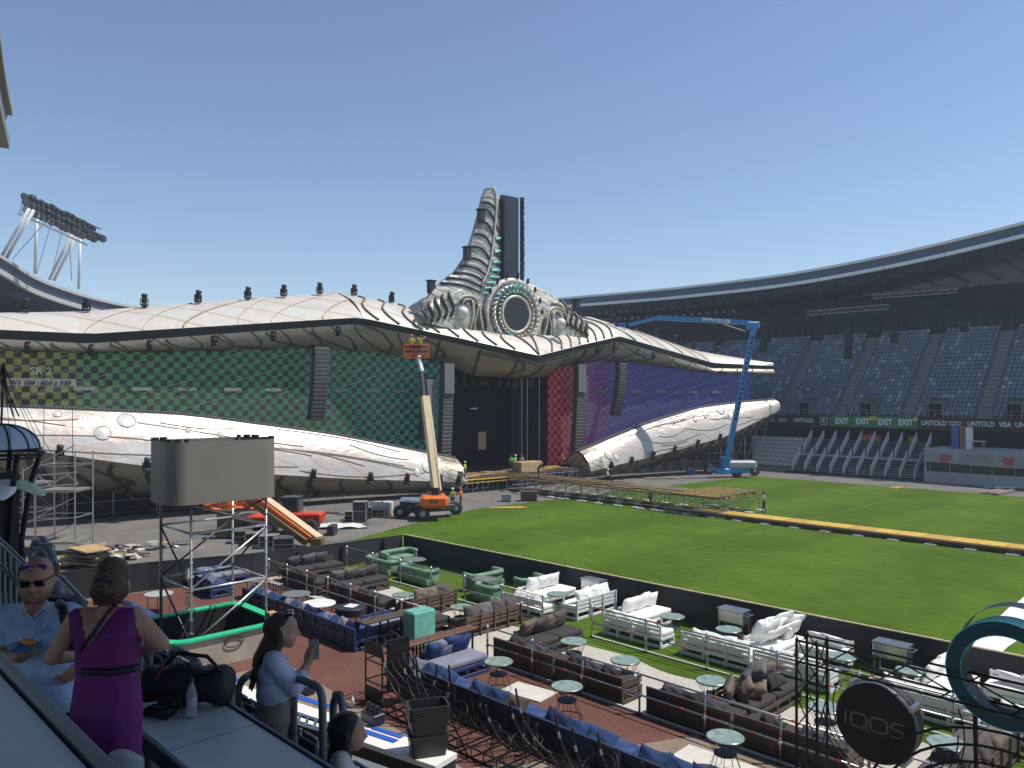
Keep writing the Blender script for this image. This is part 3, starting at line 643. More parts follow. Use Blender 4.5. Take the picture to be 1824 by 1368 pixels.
MB().b2(-2.2, -1.2, 4.5, 4.7, 8.2, 8.35).build('hung_sign', white_metal, STG)
# deck in bare boards
deck = thing('stage_deck', 'stage floor of dark and raw timber boards on scaffold legs', 'stage deck', SC, S_RZ)
brown = mat('brown film faced board', (.10, .06, .04), .6, 0, .25, 2)
b = MB(); b.b2(-8.4, 8.4, -2.2, 7.4, 1.38, 1.5); b.build('platform', brown, deck)
for k in range(22):
    x = random.uniform(-8, 7); y = random.uniform(-2.0, 1.0); L = random.uniform(1.5, 4.2); MB().box((x, y, 1.55 + .06 * (k % 3)), (L, .3, .05), rz=random.uniform(-.12, .12)).build('board', random.choice([wood, wood, yellow_ply, brown]), deck)
for k in range(26):
    x = -8.3 + k * .665; MB().tube([(x, -2.15, 0), (x, -2.15, 1.4)], .04, 6).build('leg', steel, deck)
b = MB()
for k in range(12): b.tube([(-8.3 + k * 1.4, -2.2, .1), (-6.9 + k * 1.4, -2.2, 1.35)], .025, 5)
for z in (.35, 1.25): b.tube([(-8.4, -2.22, z), (8.4, -2.22, z)], .03, 5)
b.build('brace', steel, deck)
b = MB(); b.b2(-8.4, 8.4, 0, 7.3, 0.02, 1.35); b.build('skirt', black, deck)
for x0, x1, z in ((-8.6, -1.5, .95), (-8.4, -2, 1.25)): MB().b2(x0, x1, -2.75, -2.3, z, z + .08).build('walk_board', yellow_ply, deck)
tag(MB().box((0, 0, .55), (3.0, 1.4, 1.1), ch=.03).build('plywood_crate', wood, None, loc=sw(1.2, 1.2, 1.5), rz=S_RZ), 'large raw plywood box standing on the stage floor', 'crate')

# ------------------------------------------------------------------ emblem: head, ring, fin
EM = MB()
cx = 18.3
def head_out(t):                      # outline of the cheek shield, t 0..1
    return [(10.9, 17.0), (11.5, 18.0), (11.0, 19.1), (9.4, 20.1), (7.2, 20.9), (5.0, 21.6), (3.0, 22.0), (0, 22.2)]
em = None
for sg in (-1, 1):
    out = head_out(0) if sg < 0 else [(10.8, 16.9), (11.4, 18.0), (10.6, 19.1), (8.6, 19.9), (6.6, 20.9), (5.0, 21.6), (3.0, 22.1), (0, 22.2)]
    b = MB()
    # rows from outline to the bottom line
    def fm(i, j):
        k = i * (len(out) - 1); q = min(int(k), len(out) - 2); x, z = Vector(out[q]).lerp(Vector(out[q + 1]), k - q); zb = 15.0 + .16 * x
        zz = lerp(z, zb, j); r = sin(pi * min(1, j * 1.15)) if j < .87 else 1; return (sg * x, -.2 - 1.0 * sin(pi * min(.5, j)) - .5 * sin(pi * i), zz)
    b.grid(fm, 26, 14); sh = b.build('head_shield', m_silver, STG, True)
    sh.location = (-.35, .7, 0)
    b = MB(); b.grid(lambda i, j: (lambda p: (p[0], p[1] + 2.6 * j, p[2] - .35 * j))(fm(i, 0)), 26, 3); b.build('shield_rim', m_gold, sh, True)
    # pearl cheek panel
    CHX, CHZ = (6.6, 18.0) if sg < 0 else (6.0, 17.7)
    b = MB(); b.lathe([(0, .5), (1.0, .46), (1.7, .3), (2.15, .08), (2.3, -.1)], 30, (sg * CHX, -1.35, CHZ), Matrix.Rotation(pi / 2, 3, 'X') @ Matrix.Scale(.85, 3, (1, 0, 0))); b.build('cheek_panel', m_low, sh, True)
    MB().tube([(sg * (CHX + 2.3 * cos(w)), -1.5, CHZ - .5 + 2.9 * sin(w)) for w in [radians(-25 + i * 7.5) for i in range(18)]], .17, 8).build('cheek_rim', m_pearl, sh, True)
    b = MB(); b.lathe([(0, .62), (.3, .57), (.52, .36), (.64, 0)], 20, (sg * (CHX + .5), -1.8, CHZ + .1), Matrix.Rotation(pi / 2, 3, 'X')); b.build('pearl_bead', mat('pearl medallion', (.74, .73, .68), .25, .1, .15, 1.2), sh, True)
    for k in range(7):                 # flowing strands towards the ring
        pts = [Vector((sg * (CHX - .6 - .32 * k - .25 * sin(t * 4 + k)), -2.05 + .25 * t, CHZ + 1.3 - .12 * k - (3.2 - .1 * k) * t)) for t in [i / 12 for i in range(13)]]
        MB().tube(pts, [.06 + .11 * sin(pi * (i / 12)) for i in range(13)], 6).build('strand', [m_pearl, m_dline][k % 2], sh, True)
    for k in range(4):
        pts = [Vector((sg * (CHX - .2 - (.4 + .32 * k) * cos(w)), -2.0, CHZ + 1.0 + (.3 + .18 * k) * sin(w))) for w in [radians(-20 + i * 16) for i in range(14)]]
        MB().tube(pts, .075, 6).build('scroll', [m_dline, m_pearl][k % 2], sh, True)
    for k in range(5):                 # dark ribs over the outer flank
        x0 = (8.0 if sg < 0 else 7.2) + k * .8; pts = [Vector((sg * (x0 + .6 * t + .35 * sin(t * 6)), -.55 - .85 * sin(pi * min(.5, t)) - .35, 20.6 - k * .5 - (3.0 - .25 * k) * t)) for t in [i / 10 for i in range(11)]]
        MB().tube(pts, .17, 6).build('flank_rib', m_dline, sh, True)
RG = MB().tube([(3.55 * cos(w) * 1.02, -2.3, cx + 3.6 * sin(w)) for w in [i * pi / 24 for i in range(48)]], .34, 10, closed=True).build('emblem_ring', m_pearl, STG, True)
MB().tube([(1.9 * cos(w), -2.75, cx + 1.9 * sin(w)) for w in [i * pi / 20 for i in range(40)]], .2, 8, closed=True).build('inner_ring', m_pearl, RG, True)
MB().tube([(2.75 * cos(w), -2.2, cx + 2.75 * sin(w)) for w in [i * pi / 20 for i in range(40)]], .55, 8, closed=True).build('ring_bed', m_gold, RG, True)
MB().lathe([(0, .12), (1.72, .1), (1.74, -.4)], 40, (0, -2.75, cx), Matrix.Rotation(pi / 2, 3, 'X')).build('dark_disc', mat('dark led disc', (.028, .030, .034), .5, 0, .1, 1), RG)
RG.location = (-.75, 1.2, 0)
m_teal = mat('turquoise paint', (.18, .50, .47), .4, .1, .25, 1.5)
for rad, n, ln, mm in ((3.05, 34, .85, m_pearl), (2.38, 30, .6, m_gold)):
    for k in range(n):
        w = 2 * pi * k / n; p0 = Vector((rad * cos(w), -2.75, cx + rad * sin(w))); tw = w + .9
        pts = [p0 + Vector((cos(tw) * ln * (t - .5) - .25 * ln * sin(t * 3) * sin(w), -.12 * sin(pi * t), sin(tw) * ln * (t - .5) + .25 * ln * sin(t * 3) * cos(w))) for t in (0, .25, .5, .75, 1)]
        MB().tube(pts, [.03, .13, .16, .1, .02], 6).build('ring_scale', m_teal if (50 < math.degrees(w) < 150 and k % 3) or (230 < math.degrees(w) < 265) else mm, RG, True)
for k in range(20):
    w = 2 * pi * k / 20 + .1; pts = [Vector(((3.4 + .5 * t) * cos(w + .5 * t), -2.1 + .5 * t, cx + (3.5 + .6 * t) * sin(w + .5 * t))) for t in (0, .35, .7, 1)]
    MB().tube(pts, [.05, .2, .16, .04], 6).build('ring_plume', [m_gold, m_dline][k % 2], RG, True)
# fin (only its left half is mounted yet)
prof = [(18.9, -11.3, -3.0), (20.1, -10.4, -2.4), (21.2, -9.2, -2.1), (22.4, -7.5, -1.9), (24.07, -6.2, -1.8), (26.7, -5.1, -1.75), (29.3, -4.25, -1.75), (30.6, -3.9, -1.85), (31.3, -3.5, -2.3), (31.6, -3.35, -2.75)]
def finp(i, j):
    k = i * (len(prof) - 1); q = min(int(k), len(prof) - 2); z, x0, x1 = Vector(prof[q]).lerp(Vector(prof[q + 1]), k - q)
    return Vector((lerp(x0, x1, j), .3 - 1.5 * sin(pi * (.12 + .68 * j)) * (1 - .55 * i), z))
b = MB(); b.grid(finp, 44, 10); FN = b.build('fin_shell', m_silver, STG, True)
b = MB(); b.grid(lambda i, j: finp(i, 0).lerp(finp(i, 1), j) + Vector((0, .5 + .6 * sin(pi * j), 0)), 30, 4); b.grid(lambda i, j: finp(i, 0) + Vector((0, .5 * j, 0)), 30, 1); b.grid(lambda i, j: finp(i, 1) + Vector((0, .9 * j, 0)), 30, 1); b.build('fin_back', m_gold, FN, True)
for k in range(10):
    i0 = .14 + k * .058
    pts = [finp(min(1, i0 + .055 - .075 * t + .02 * sin(t * 6)), t) + Vector((0, -.06, 0)) for t in [j / 10 for j in range(11)]]
    MB().tube(pts, [.15 - .07 * (t / 10) for t in range(11)], 6).build('fin_rib', m_dline, FN, True)
    if k < 8:
        pts = [finp(min(1, i0 - .02 + .02 * t), .62 + .38 * t) + Vector((0, -.09, 0)) for t in [j / 5 for j in range(6)]]; MB().tube(pts, [.02, .1, .17, .2, .14, .04], 6).build('teal_flash', m_teal, FN, True)
MB().tube([finp(i / 20, .6) + Vector((0, -.1, 0)) for i in range(4, 21)], .12, 6).build('fin_keel', m_pearl, FN, True)
BL = MB().b2(-1.85, .35, -.7, -.2, 20.2, 31.0).build('led_blade', mat('blue black led blade', (.022, .028, .05), .45, 0, .1, .8), STG)
b = MB()
for k in range(44): b.b2(-1.95, -1.6, -.95, -.7, 21.4 + k * .215, 21.52 + k * .215)
q = b.build('strobe_column', dark_plastic, BL); q['kind'] = 'stuff'
MB().tube([(.45, -.5, 20.5), (.45, -.5, 31.3)], .05, 6).build('blade_mast', steel, BL)
b = MB()
for k in range(46): b.box((.95 + random.uniform(-.05, .05), -.6, 21.6 + k * .21), (.38, .4, .15), rz=random.random())
q = b.build('lamp_column', dark_plastic, BL); q['kind'] = 'stuff'
MB().tube([(.75, -.5, 20.5), (.75, -.5, 31.2)], .04, 5).build('lamp_mast', black_steel, BL)
# truss below the canopy point
b = MB()
for sg in (-1, 1):
    for k in range(10):
        a = k * .62; p, q_ = iv('fbot', sg, a), iv('fbot', sg, a + .62); b.tube([(p.x, -p.y + .1, p.z - .05), (q_.x, -q_.y + .1, q_.z - .5)], .03, 4); b.tube([(p.x, -p.y + .1, p.z - .35), (q_.x, -q_.y + .1, q_.z - .05)], .03, 4)
    p, q_ = iv('fbot', sg, 0), iv('fbot', sg, 6.2); b.tube([(p.x, -p.y + .1, p.z - .35), (q_.x, -q_.y + .1, q_.z - .5)], .05, 5)
b.build('canopy_truss', mat('dark truss', (.07, .07, .07), .5, .5), STG)
# scaffold below the lower shells
for sg in (-1, 1):
    for k in range(14):
        a = 10 + k * 3.2; p = iv('lund', sg, a); p2 = iv('lund', sg, a + 3.2); zt = max(.6, p.z + .8); b = MB()
        for dd in (.3, 2.0): b.tube([(p.x, -p.y + dd, 0), (p.x, -p.y + dd, zt + .6)], .03, 5)
        for zz in [.3 + i for i in range(int(zt) + 1)]: b.tube([(p.x, -p.y + .3, zz), (p2.x, -p2.y + .3, zz)], .025, 5); b.tube([(p.x, -p.y + .3, zz), (p.x, -p.y + 2, zz)], .025, 5)
        b.tube([(p.x, -p.y + .3, .2), (p2.x, -p2.y + .3, max(1, zt))], .022, 5); b.build('support_scaffold', steel, STG)
    b = MB(); b.grid(lambda i, j: (lambda p: (p.x, -p.y + 2.3, lerp(0, p.z + 1.2, j)))(iv('lund', sg, lerp(9, 54, i))), 30, 1); b.build('skirt_drape', black, STG)

# ------------------------------------------------------------------ line arrays in front of the screens
grey_box = mat('grey speaker box', (.085, .085, .088), .6, 0, .15, 2)
def line_array(s, d, ztop, zbot, lab, w=1.5, head=0, curve=.5):
    p = sw(s, d, zbot); t = thing('line_array', lab, 'speaker', p, S_RZ); h = ztop - zbot; n = int(h / .36); q = MB(); q.box((0, 0, 0), (w, .8, h / n * .93), ch=.04); me = q.mesh('cabinet', grey_box)
    for k in range(n): f_ = k / n; inst(me, 'cabinet', t, (0, curve * (1 - f_) ** 2, h * (k + .5) / n), rot=(.25 * (1 - f_) ** 2, 0, 0))
    MB().b2(-w / 2, w / 2, -.3, .5, h, h + .2).build('bumper', black_steel, t)
    if head: MB().b2(-w / 2 + .05, w / 2 - .05, -.52, -.42, h - head, h).build('cover_panel', mat('light grey cover', (.17, .17, .165), .6), t)
line_array(-22.5, .2, 14.0, 7.5, 'tall line array hanging before the green screen', 1.45, 0, .9)
line_array(-9.3, 1.0, 12.9, 3.2, 'line array with grey cover left of the dark stage opening', 1.25, 3.0)
line_array(-11.0, .2, 11.3, 5.4, 'grey line array half hidden by the orange boom', 1.3, 4.4)
line_array(9.6, .6, 13.3, 3.2, 'line array with grey cover beside the red screen', 1.3, 3.2)
line_array(10.7, .3, 12.0, 4.6, 'narrow line array between red and purple screens', .7, 0)
line_array(15.6, 1.6, 13.6, 7.3, 'line array hanging before the blue screen', 1.3, 0, 1.0)
# ------------------------------------------------------------------ moving head lamps
def lamp_proto(label, cat='stage light'):
    t = thing('stage_light', label, cat); MB().box((0, 0, .1), (.5, .45, .2), ch=.03).build('base', dark_plastic, t)
    b = MB(); b.b2(-.34, -.27, -.12, .12, .15, .75, .02); b.b2(.27, .34, -.12, .12, .15, .75, .02); b.b2(-.34, .34, -.12, .12, .15, .24); b.build('yoke', dark_plastic, t)
    hd = MB(); hd.lathe([(0, -.4), (.2, -.38), (.24, -.1), (.22, .1), (.27, .4), (.25, .46), (.0, .44)], 14, (0, 0, .68), Matrix.Rotation(.35, 3, 'X')); hd.build('head', dark_plastic, t, True); return t
lp = None; LN = 'moving head lamps fixed along the stage shells'
def put_lamp(w, lab, up=1, sc=1.3):
    global lp
    if lp is None: lp = lamp_proto(lab); o = lp; o.location = w; o.rotation_euler = (0, 0, S_RZ); o['group'] = LN
    else: o = copy_tree(lp, w, S_RZ + random.uniform(-.5, .5), lab, LN)
    if up < 0: o.rotation_euler = (pi, 0, o.rotation_euler.z)
    o.scale = (sc,) * 3; return o
ords = ['first', 'second', 'third', 'fourth', 'fifth', 'sixth', 'seventh', 'eighth', 'ninth', 'tenth']
for k, a in enumerate((44.3, 40, 35.6, 31.2, 26.8, 23.4, 19.8, 16.3, 12.6)):
    p = iv('ridge', -1, a); put_lamp(sw(p.x, p.y + .6, p.z - .05), 'moving head lamp on the left roof ridge, %s from the left' % ords[k], 1, .95)
for k, a in enumerate((22, 26.5, 31, 35.5, 40, 45.5)):
    p = iv('ridge', 1, a); put_lamp(sw(p.x, p.y + .6, p.z - .05), 'moving head lamp on the right roof ridge, %s from the centre' % ords[k], 1, .95)
for k, a in enumerate((44.5, 40.2, 36, 31, 26, 20)):
    p = iv('fbot', -1, a); put_lamp(sw(p.x, p.y - .1, p.z - .05), 'lamp hanging below the left canopy edge, %s from the left' % ords[k], -1, .8)
for k, a in enumerate((13, 17, 26, 36)):
    p = iv('fbot', 1, a); put_lamp(sw(p.x, p.y - .1, p.z - .05), 'lamp hanging below the right canopy edge, %s from the centre' % ords[k], -1, .8)
for k, a in enumerate((43.2, 37.5, 24.2, 18.8, 15.2, 11.8, 9.8)):
    p = iv('lbel', -1, a); put_lamp(sw(p.x, p.y + .35, p.z - .35), 'lamp clamped to the left lower shell rim, %s from the left' % ords[k], 1, .9)
for k, a in enumerate((12, 16, 20.5, 25, 30, 35)):
    p = iv('lbel', 1, a); put_lamp(sw(p.x, p.y + .35, p.z - .35), 'lamp clamped to the right lower shell rim, %s from the centre' % ords[k], 1, .9)
for k, w in enumerate((150, 128, 106, 84, 62, 42, 22, 4)):
    put_lamp(sw(-.75 + 3.85 * cos(radians(w)), 1.4, cx + 3.9 * sin(radians(w))), 'small lamp on the emblem ring, %s round from the left' % ords[k], 1, .5)
for (u, v, lab) in ((857, 385, 'speaker box bracketed high on the fin'), (832, 452, 'speaker box standing off the middle of the fin'), (768, 512, 'speaker box on the left shoulder of the emblem'), (1026, 545, 'speaker box on the right shoulder of the emblem')):
    p = P(u, v, 82.5 + (u - 900) * .03); t = thing('side_speaker', lab, 'speaker', (p.x, p.y, p.z - .6), S_RZ); MB().b2(-.35, .35, -.3, .3, 0, 1.2, .05).build('cabinet', dark_plastic, t); MB().b2(-.45, .45, -.35, .35, 1.2, 1.32).build('bracket', black_steel, t)
    MB().tube([(0, .2, 1.2), (.9, 1.2, .6)], .04, 5).build('arm', black_steel, t)
# ------------------------------------------------------------------ lounge: hoarding, railings
hoard = mat('black hoarding cloth', (.026, .029, .034), .75, 0, .2, .7, .25, 4)
def hoarding(label, pts, hts):
    t = thing('hoarding', label, 'barrier', (0, 0, 0))
    for (p, q, h0, h1) in [(pts[i], pts[i + 1], hts[i], hts[i + 1]) for i in range(len(pts) - 1)]:
        b = MB(); n = max(2, int(hypot(q[0] - p[0], q[1] - p[1]) / .5)); d = Vector((q[0] - p[0], q[1] - p[1])).normalized(); nn = Vector((-d.y, d.x))
        for sd in (-.04, .04): b.grid(lambda i, j: (lerp(p[0], q[0], i) + nn.x * (sd + .02 * sin(i * n * 1.3)), lerp(p[1], q[1], i) + nn.y * (sd + .02 * sin(i * n * 1.3)), lerp(0, lerp(h0, h1, i), j)), n, 3)
        b.build('cloth_panel', hoard, t, True)
        MB().beam((p[0], p[1], h0 + .02), (q[0], q[1], h1 + .02), .09, .04).build('top_batten', mat('pale timber batten', (.60, .47, .30), .7, 0, .2, 3) if len(pts) == 2 else hoard, t)
        for k in range(int(n / 5)):
            f_ = (k + .5) / (n / 5); MB().b2(-.04, .04, -.04, .04, 0, 1.2).build('post', black_steel, t, loc=(lerp(p[0], q[0], f_) + nn.x * .12, lerp(p[1], q[1], f_) + nn.y * .12, 0))
hoarding('long black cloth hoarding with pale top batten beside the pitch', [(-37.8, 28.1), (6, 29.0)], [1.35, 1.35])
hoarding('black cloth hoarding running behind the scaffold screen towards the stands', [(-37.9, 28.0), (-38.4, 22.8), (-38.7, 19), (-40.2, 14.3), (-41, 9.6)], [1.3, 1.3, 1.35, 1.35, 1.35])
def railing(label, pts, posts, h=1.2, gap=None):
    t = thing('scaffold_railing', label, 'railing', (0, 0, 0)); a, b_ = Vector(pts[0]), Vector(pts[1]); L = b_ - a
    for k in range(posts):
        p = a + L * k / (posts - 1); o = MB().tube([(0, 0, 0), (0, 0, h + .08)], .035, 8).build('post', steel, t, True, loc=(p.x, p.y, 0))
        for z in (.55, h - .03): MB().lathe([(.038, -.04), (.07, -.03), (.07, .03), (.038, .04)], 10, (0, 0, z)).build('coupler', steel, o); MB().tube([(0, 0, .70), (0, 0, .77)], .038, 8).build('red_mark', red_tag, o, True); MB().lathe([(.0, .02), (.12, .02), (.12, 0)], 10).build('foot_plate', steel, o)
    for z in (h, .58):
        r = MB().tube([(a.x, a.y, z), (b_.x, b_.y, z)], .03, 8).build('rail', steel, t, True)
        for k in range(posts - 1):
            f_ = (k + .16 + .5 * (z < 1)) / (posts - 1); p = a + L * f_; d = L.normalized() * .06; MB().tube([(p.x - d.x, p.y - d.y, z), (p.x + d.x, p.y + d.y, z)], .034, 8).build('red_mark', red_tag, r, True)
    MB().beam((a.x, a.y, .05), (b_.x, b_.y, .05), .06, .05).build('ground_bar', white_metal, t)
railing('scaffold tube railing between the blue sofas and left brown sofas', [(-37.4, 19.25), (-24.2, 19.25)], 8)
railing('scaffold tube railing in front of the right brown sofas', [(-20.9, 19.25), (-5.2, 19.25)], 8)
railing('scaffold tube railing between brown sofas and green armchairs', [(-37.5, 23.95), (-22.6, 23.95)], 7)
railing('scaffold tube railing before the white sofas at right', [(-20.0, 24.05), (-4.4, 24.05)], 7)

# ------------------------------------------------------------------ cushions and sofas
def pillow_mesh(w, h, t, m, seed, wr=.018):
    rnd = random.Random(seed); ph = [rnd.uniform(0, 6) for _ in range(6)]; b = MB(); N = 14
    def f(sgn):
        def g(i, j):
            x, y = i * 2 - 1, j * 2 - 1; e = max(0, (1 - abs(x) ** 2.6)) ** .5 * max(0, (1 - abs(y) ** 2.6)) ** .5
            pin = 1 - .10 * (x * x) * (1 - y * y) - .06 * (y * y)
            return (x * w / 2 * (1 - .07 * (1 - y * y) * abs(x)) , sgn * t / 2 * e + wr * e * sin(x * 5 + ph[0] + y * 3) * .7 + wr * .5 * sin(y * 9 + ph[1] + x * 4) * e, y * h / 2 * (1 - .07 * (1 - x * x) * abs(y)) + wr * sin(x * 3 + ph[2]))
        return g
    b.grid(f(1), N, N); b.grid(f(-1), N, N); return b.mesh('cushion', m, True)
fab = lambda n, c, v=.12: mat(n, c, .9, 0, v, 2.5, .5, 14, spec=.2)
FB = {'gd': fab('charcoal fabric', (.055, .05, .05)), 'gm': fab('mauve grey fabric', (.105, .088, .088)), 'gl': fab('mid grey fabric', (.14, .135, .135)), 'tn': fab('taupe velvet', (.17, .13, .105)),
     'bl': fab('blue denim fabric', (.035, .065, .16), .35), 'bp': fab('lavender grey fabric', (.22, .22, .29)), 'bd': fab('navy fabric', (.022, .03, .085)), 'w': fab('white canvas', (.82, .81, .78), .04), 'gs': fab('slate fabric', (.08, .08, .095))}
FR = {'brown': mat('dark stained pallet wood', (.07, .052, .041), .65, 0, .3, 3, .3, 25), 'umber': mat('brown pallet wood', (.12, .075, .052), .65, 0, .3, 3, .3, 25), 'blue': mat('blue painted pallet wood', (.022, .045, .16), .5, 0, .22, 3, .2, 20), 'navy': mat('dark blue pallet wood', (.022, .033, .078), .55, 0, .25, 3, .2, 20), 'white': white_paint}
PC = {}
def pil(w, h, t, key, v):
    k = (round(w, 2), round(h, 2), t, key, v)
    if k not in PC: PC[k] = pillow_mesh(w, h, t, FB[key], hash(k) % 1000)
    return PC[k]
def rcush(L, D, T, m, seed):                 # rounded seat pad
    rnd = random.Random(seed); ph = rnd.uniform(0, 6); b = MB(); r = min(T * .45, .09)
    def ring(e, z): return [(sx * (L / 2 - r) + r * e * cos(a), sy * (D / 2 - r) + r * e * sin(a), z) for sx, sy, a0 in ((1, 1, 0), (-1, 1, pi / 2), (-1, -1, pi), (1, -1, 1.5 * pi)) for a in [a0 + pi / 8 * k for k in range(5)]]
    R = [ring(.3, 0), ring(.9, .02), ring(1, T * .35), ring(1, T * .7), ring(.85, T * .93), ring(.4, T)]; n = 20; vs = [p for q in R for p in q]; fs = [(i * n + k, i * n + (k + 1) % n, (i + 1) * n + (k + 1) % n, (i + 1) * n + k) for i in range(5) for k in range(n)] + [tuple(range(100, 120)), tuple(range(20))[::-1]]
    b.add(vs, fs); return b.mesh('seat_pad', m, True)
def sofa(label, x0, x1, y0, y1, face, frame, seatc, cush, group, back='slat', bh=.86, seat_h=.42, arm=(0, 0), piles=()):
    """pallet sofa filling the rectangle; face = direction it looks: '+x','-x','+y','-y'; cush = list of (pos 0..1, fabric, size)"""
    rz = {'+y': 0, '-y': pi, '+x': -pi / 2, '-x': pi / 2}[face]; cx_, cy_ = (x0 + x1) / 2, (y0 + y1) / 2
    L, D = (x1 - x0, y1 - y0) if face[1] == 'y' else (y1 - y0, x1 - x0); m = FR[frame]; t = thing('pallet_sofa', label, 'sofa', (cx_, cy_, 0), rz, group)
    nb = max(2, round(L / .8) + 1); bh = bh + random.uniform(-.02, .02)
    # base: two boards front and back, blocks, end boards
    for yy in (-D / 2 + .03, D / 2 - .03):
        for z in (.07, seat_h - .06): MB().box((0, yy, z), (L, .05, .12), ch=.01).build('base_board', m, t)
    for xx in (-L / 2 + .028, L / 2 - .028):
        for z in (.07, seat_h - .06): MB().box((xx, 0, z), (.05, D - .12, .118), ch=.01).build('end_board', m, t)
    bm_ = MB().box((0, 0, 0), (.1, .08, seat_h - .26)).mesh('base_block', m)
    for k in range(nb):
        xx = lerp(-L / 2 + .06, L / 2 - .06, k / (nb - 1))
        for yy in (-D / 2 + .045, D / 2 - .045): inst(bm_, 'base_block', t, (xx, yy, seat_h / 2 + .005))
    MB().box((0, 0, seat_h - .012), (L - .02, D - .02, .02)).build('seat_deck', m, t)
    # back: posts and slats
    pm = MB().box((0, 0, 0), (.07, .05, bh), ch=.008).mesh('back_post', m)
    for k in range(nb): inst(pm, 'back_post', t, (lerp(-L / 2 + .035, L / 2 - .035, k / (nb - 1)), -D / 2 - .028, bh / 2))
    if back == 'slat':
        for z in (.52, .68, bh - .055): MB().box((0, -D / 2 + .012, z), (L, .028, .105), ch=.006).build('slat', m, t)
    else:
        MB().box((0, -D / 2 + .012, (bh + .1) / 2), (L - .02, .02, bh - .12)).build('back_panel', m, t)
        for z in (.16, .5, bh - .05): MB().box((0, -D / 2 - .028, z), (L + .002, .056, .085), ch=.006).build('slat', m, t)
    for sx, on in ((-1, arm[0]), (1, arm[1])):
        if on:
            for z in (.55, .66): MB().box((sx * (L / 2 - .03), 0, z), (.05, D - .05, .1), ch=.006).build('arm_rail', m, t)
            for yy in (-.3, .3): MB().box((sx * (L / 2 - .031), yy * D, .36), (.045, .08, .7)).build('arm_post', m, t)
    if seatc:
        n = max(1, round(L / 1.6)); l = L / n
        for k in range(n): inst(rcush(l - .02, D - .1, .2, FB[seatc], k + int(L * 10)), 'seat_cushion', t, (-L / 2 + l * (k + .5), .03, seat_h + .005))
    zt = seat_h + (.2 if seatc else .02)
    for i, (f_, key, w) in enumerate(cush):
        o = inst(pil(w, w * .72, .3, key, i % 3), 'back_cushion', t, (lerp(-L / 2 + w * .45, L / 2 - w * .45, f_), -D / 2 + .22, zt + w * (.33 if back == 'slat' and face[1] == 'x' else .12)), rot=(radians((-16 if back == 'slat' and face[1] == 'x' else -38) + random.uniform(-9, 7)), random.uniform(-.12, .12), random.uniform(-.15, .15)))
    for i, (px, py, pz, key, w, rx, ry, rzz) in enumerate(piles): inst(pil(w, w * .8, .3, key, i % 3), 'loose_cushion', t, (px, py, zt + pz), rot=(rx, ry, rzz))
    return t
GB = 'dark brown pallet sofas on the beige carpet'; GBL = 'blue pallet sofas on the red track'; GW = 'white pallet sofas on the grass'
def ev(n, keys, w): return [((i + .5) / n if n > 1 else .5, keys[i % len(keys)], w) for i in range(n)]
# brown group, far left to right
sofa('brown sofa with three grey cushions against the black hoarding corner', -37.7, -36.6, 19.9, 23.2, '+x', 'brown', 'gd', [(.22, 'gm', .85), (.5, 'gl', .85), (.85, 'gs', .85)], GB)
sofa('dark brown sofa back along the railing, leftmost of the row', -36.5, -33.5, 19.6, 20.6, '+y', 'brown', 'gd', ev(3, ['gd', 'gm'], .8), GB, 'panel')
sofa('brown sofa with four mauve and grey cushions, second from the hoarding', -33.2, -32.1, 20.0, 23.0, '+x', 'brown', 'gd', [(.1, 'gm', .8), (.36, 'gm', .7), (.62, 'tn', .9), (.95, 'gl', .85)], GB, arm=(0, 0))
sofa('dark brown sofa back along the railing, second of the row', -32.0, -28.2, 19.6, 20.6, '+y', 'brown', 'gd', ev(4, ['gm', 'tn', 'gd'], .8), GB, 'panel')
sofa('brown slat-backed sofa facing left, left of the glass table', -28.0, -26.9, 20.4, 22.9, '-x', 'umber', 'gd', ev(3, ['tn', 'tn', 'gm'], .85), GB)
sofa('short brown sofa by the railing behind the turquoise box', -25.8, -24.5, 19.6, 20.6, '+y', 'brown', 'gd', [(.3, 'gm', .7), (.8, 'gl', .75)], GB, 'panel')
sofa('brown slat-backed sofa with mauve cushions facing left, nearest the gap', -24.4, -23.3, 20.3, 23.4, '-x', 'umber', 'gd', [(.06, 'gm', .85), (.36, 'gl', .85), (.66, 'gm', .85), (.96, 'gm', .8)], GB)
sofa('brown sofa with four puffy mauve cushions right of the gap', -20.7, -19.6, 20.4, 23.1, '+x', 'brown', 'gd', [(.02, 'gm', .95), (.32, 'tn', .9), (.64, 'gm', .9), (.97, 'tn', .95)], GB)
sofa('long dark brown sofa back behind the railing, left module', -20.7, -17.8, 19.4, 20.4, '+y', 'umber', 'gd', ev(2, ['gd', 'gs'], .8), GB, 'panel')
sofa('long dark brown sofa back behind the railing, right module with open arm', -17.7, -14.9, 19.4, 20.4, '+y', 'brown', 'gd', ev(3, ['gd', 'gs'], .8), GB, 'panel', arm=(0, 1))
sofa('charcoal sofa back behind the railing before the pile of taupe pillows', -14.0, -11.2, 19.4, 20.4, '+y', 'brown', 'gd', ev(3, ['gs', 'gd'], .8), GB, 'panel')
sofa('dark sofa back behind the railing nearest the drum sign', -11.1, -8.0, 19.4, 20.4, '+y', 'brown', 'gd', ev(2, ['gd', 'gs'], .8), GB, 'panel', arm=(0, 1))
sofa('brown sofa heaped with taupe and grey pillows near the drum sign', -12.4, -11.2, 20.5, 23.7, '+x', 'brown', 'gd', [], GB, piles=[(1.35, -.25, .30, 'tn', .8, -.2, .5, .3), (.95, .05, .30, 'tn', .85, -.7, .2, .8), (.45, -.2, .35, 'gs', .95, -.3, .1, .2), (.55, .25, .22, 'tn', .75, -1.0, .1, .5), (-.2, -.1, .4, 'gs', .95, -.5, -.3, .1), (-.75, -.2, .34, 'tn', .8, -.3, -.2, -.2), (.1, .0, .66, 'gl', .8, -1.1, .3, .4), (-.5, .2, .2, 'gd', .8, -1.2, 0, 1)])
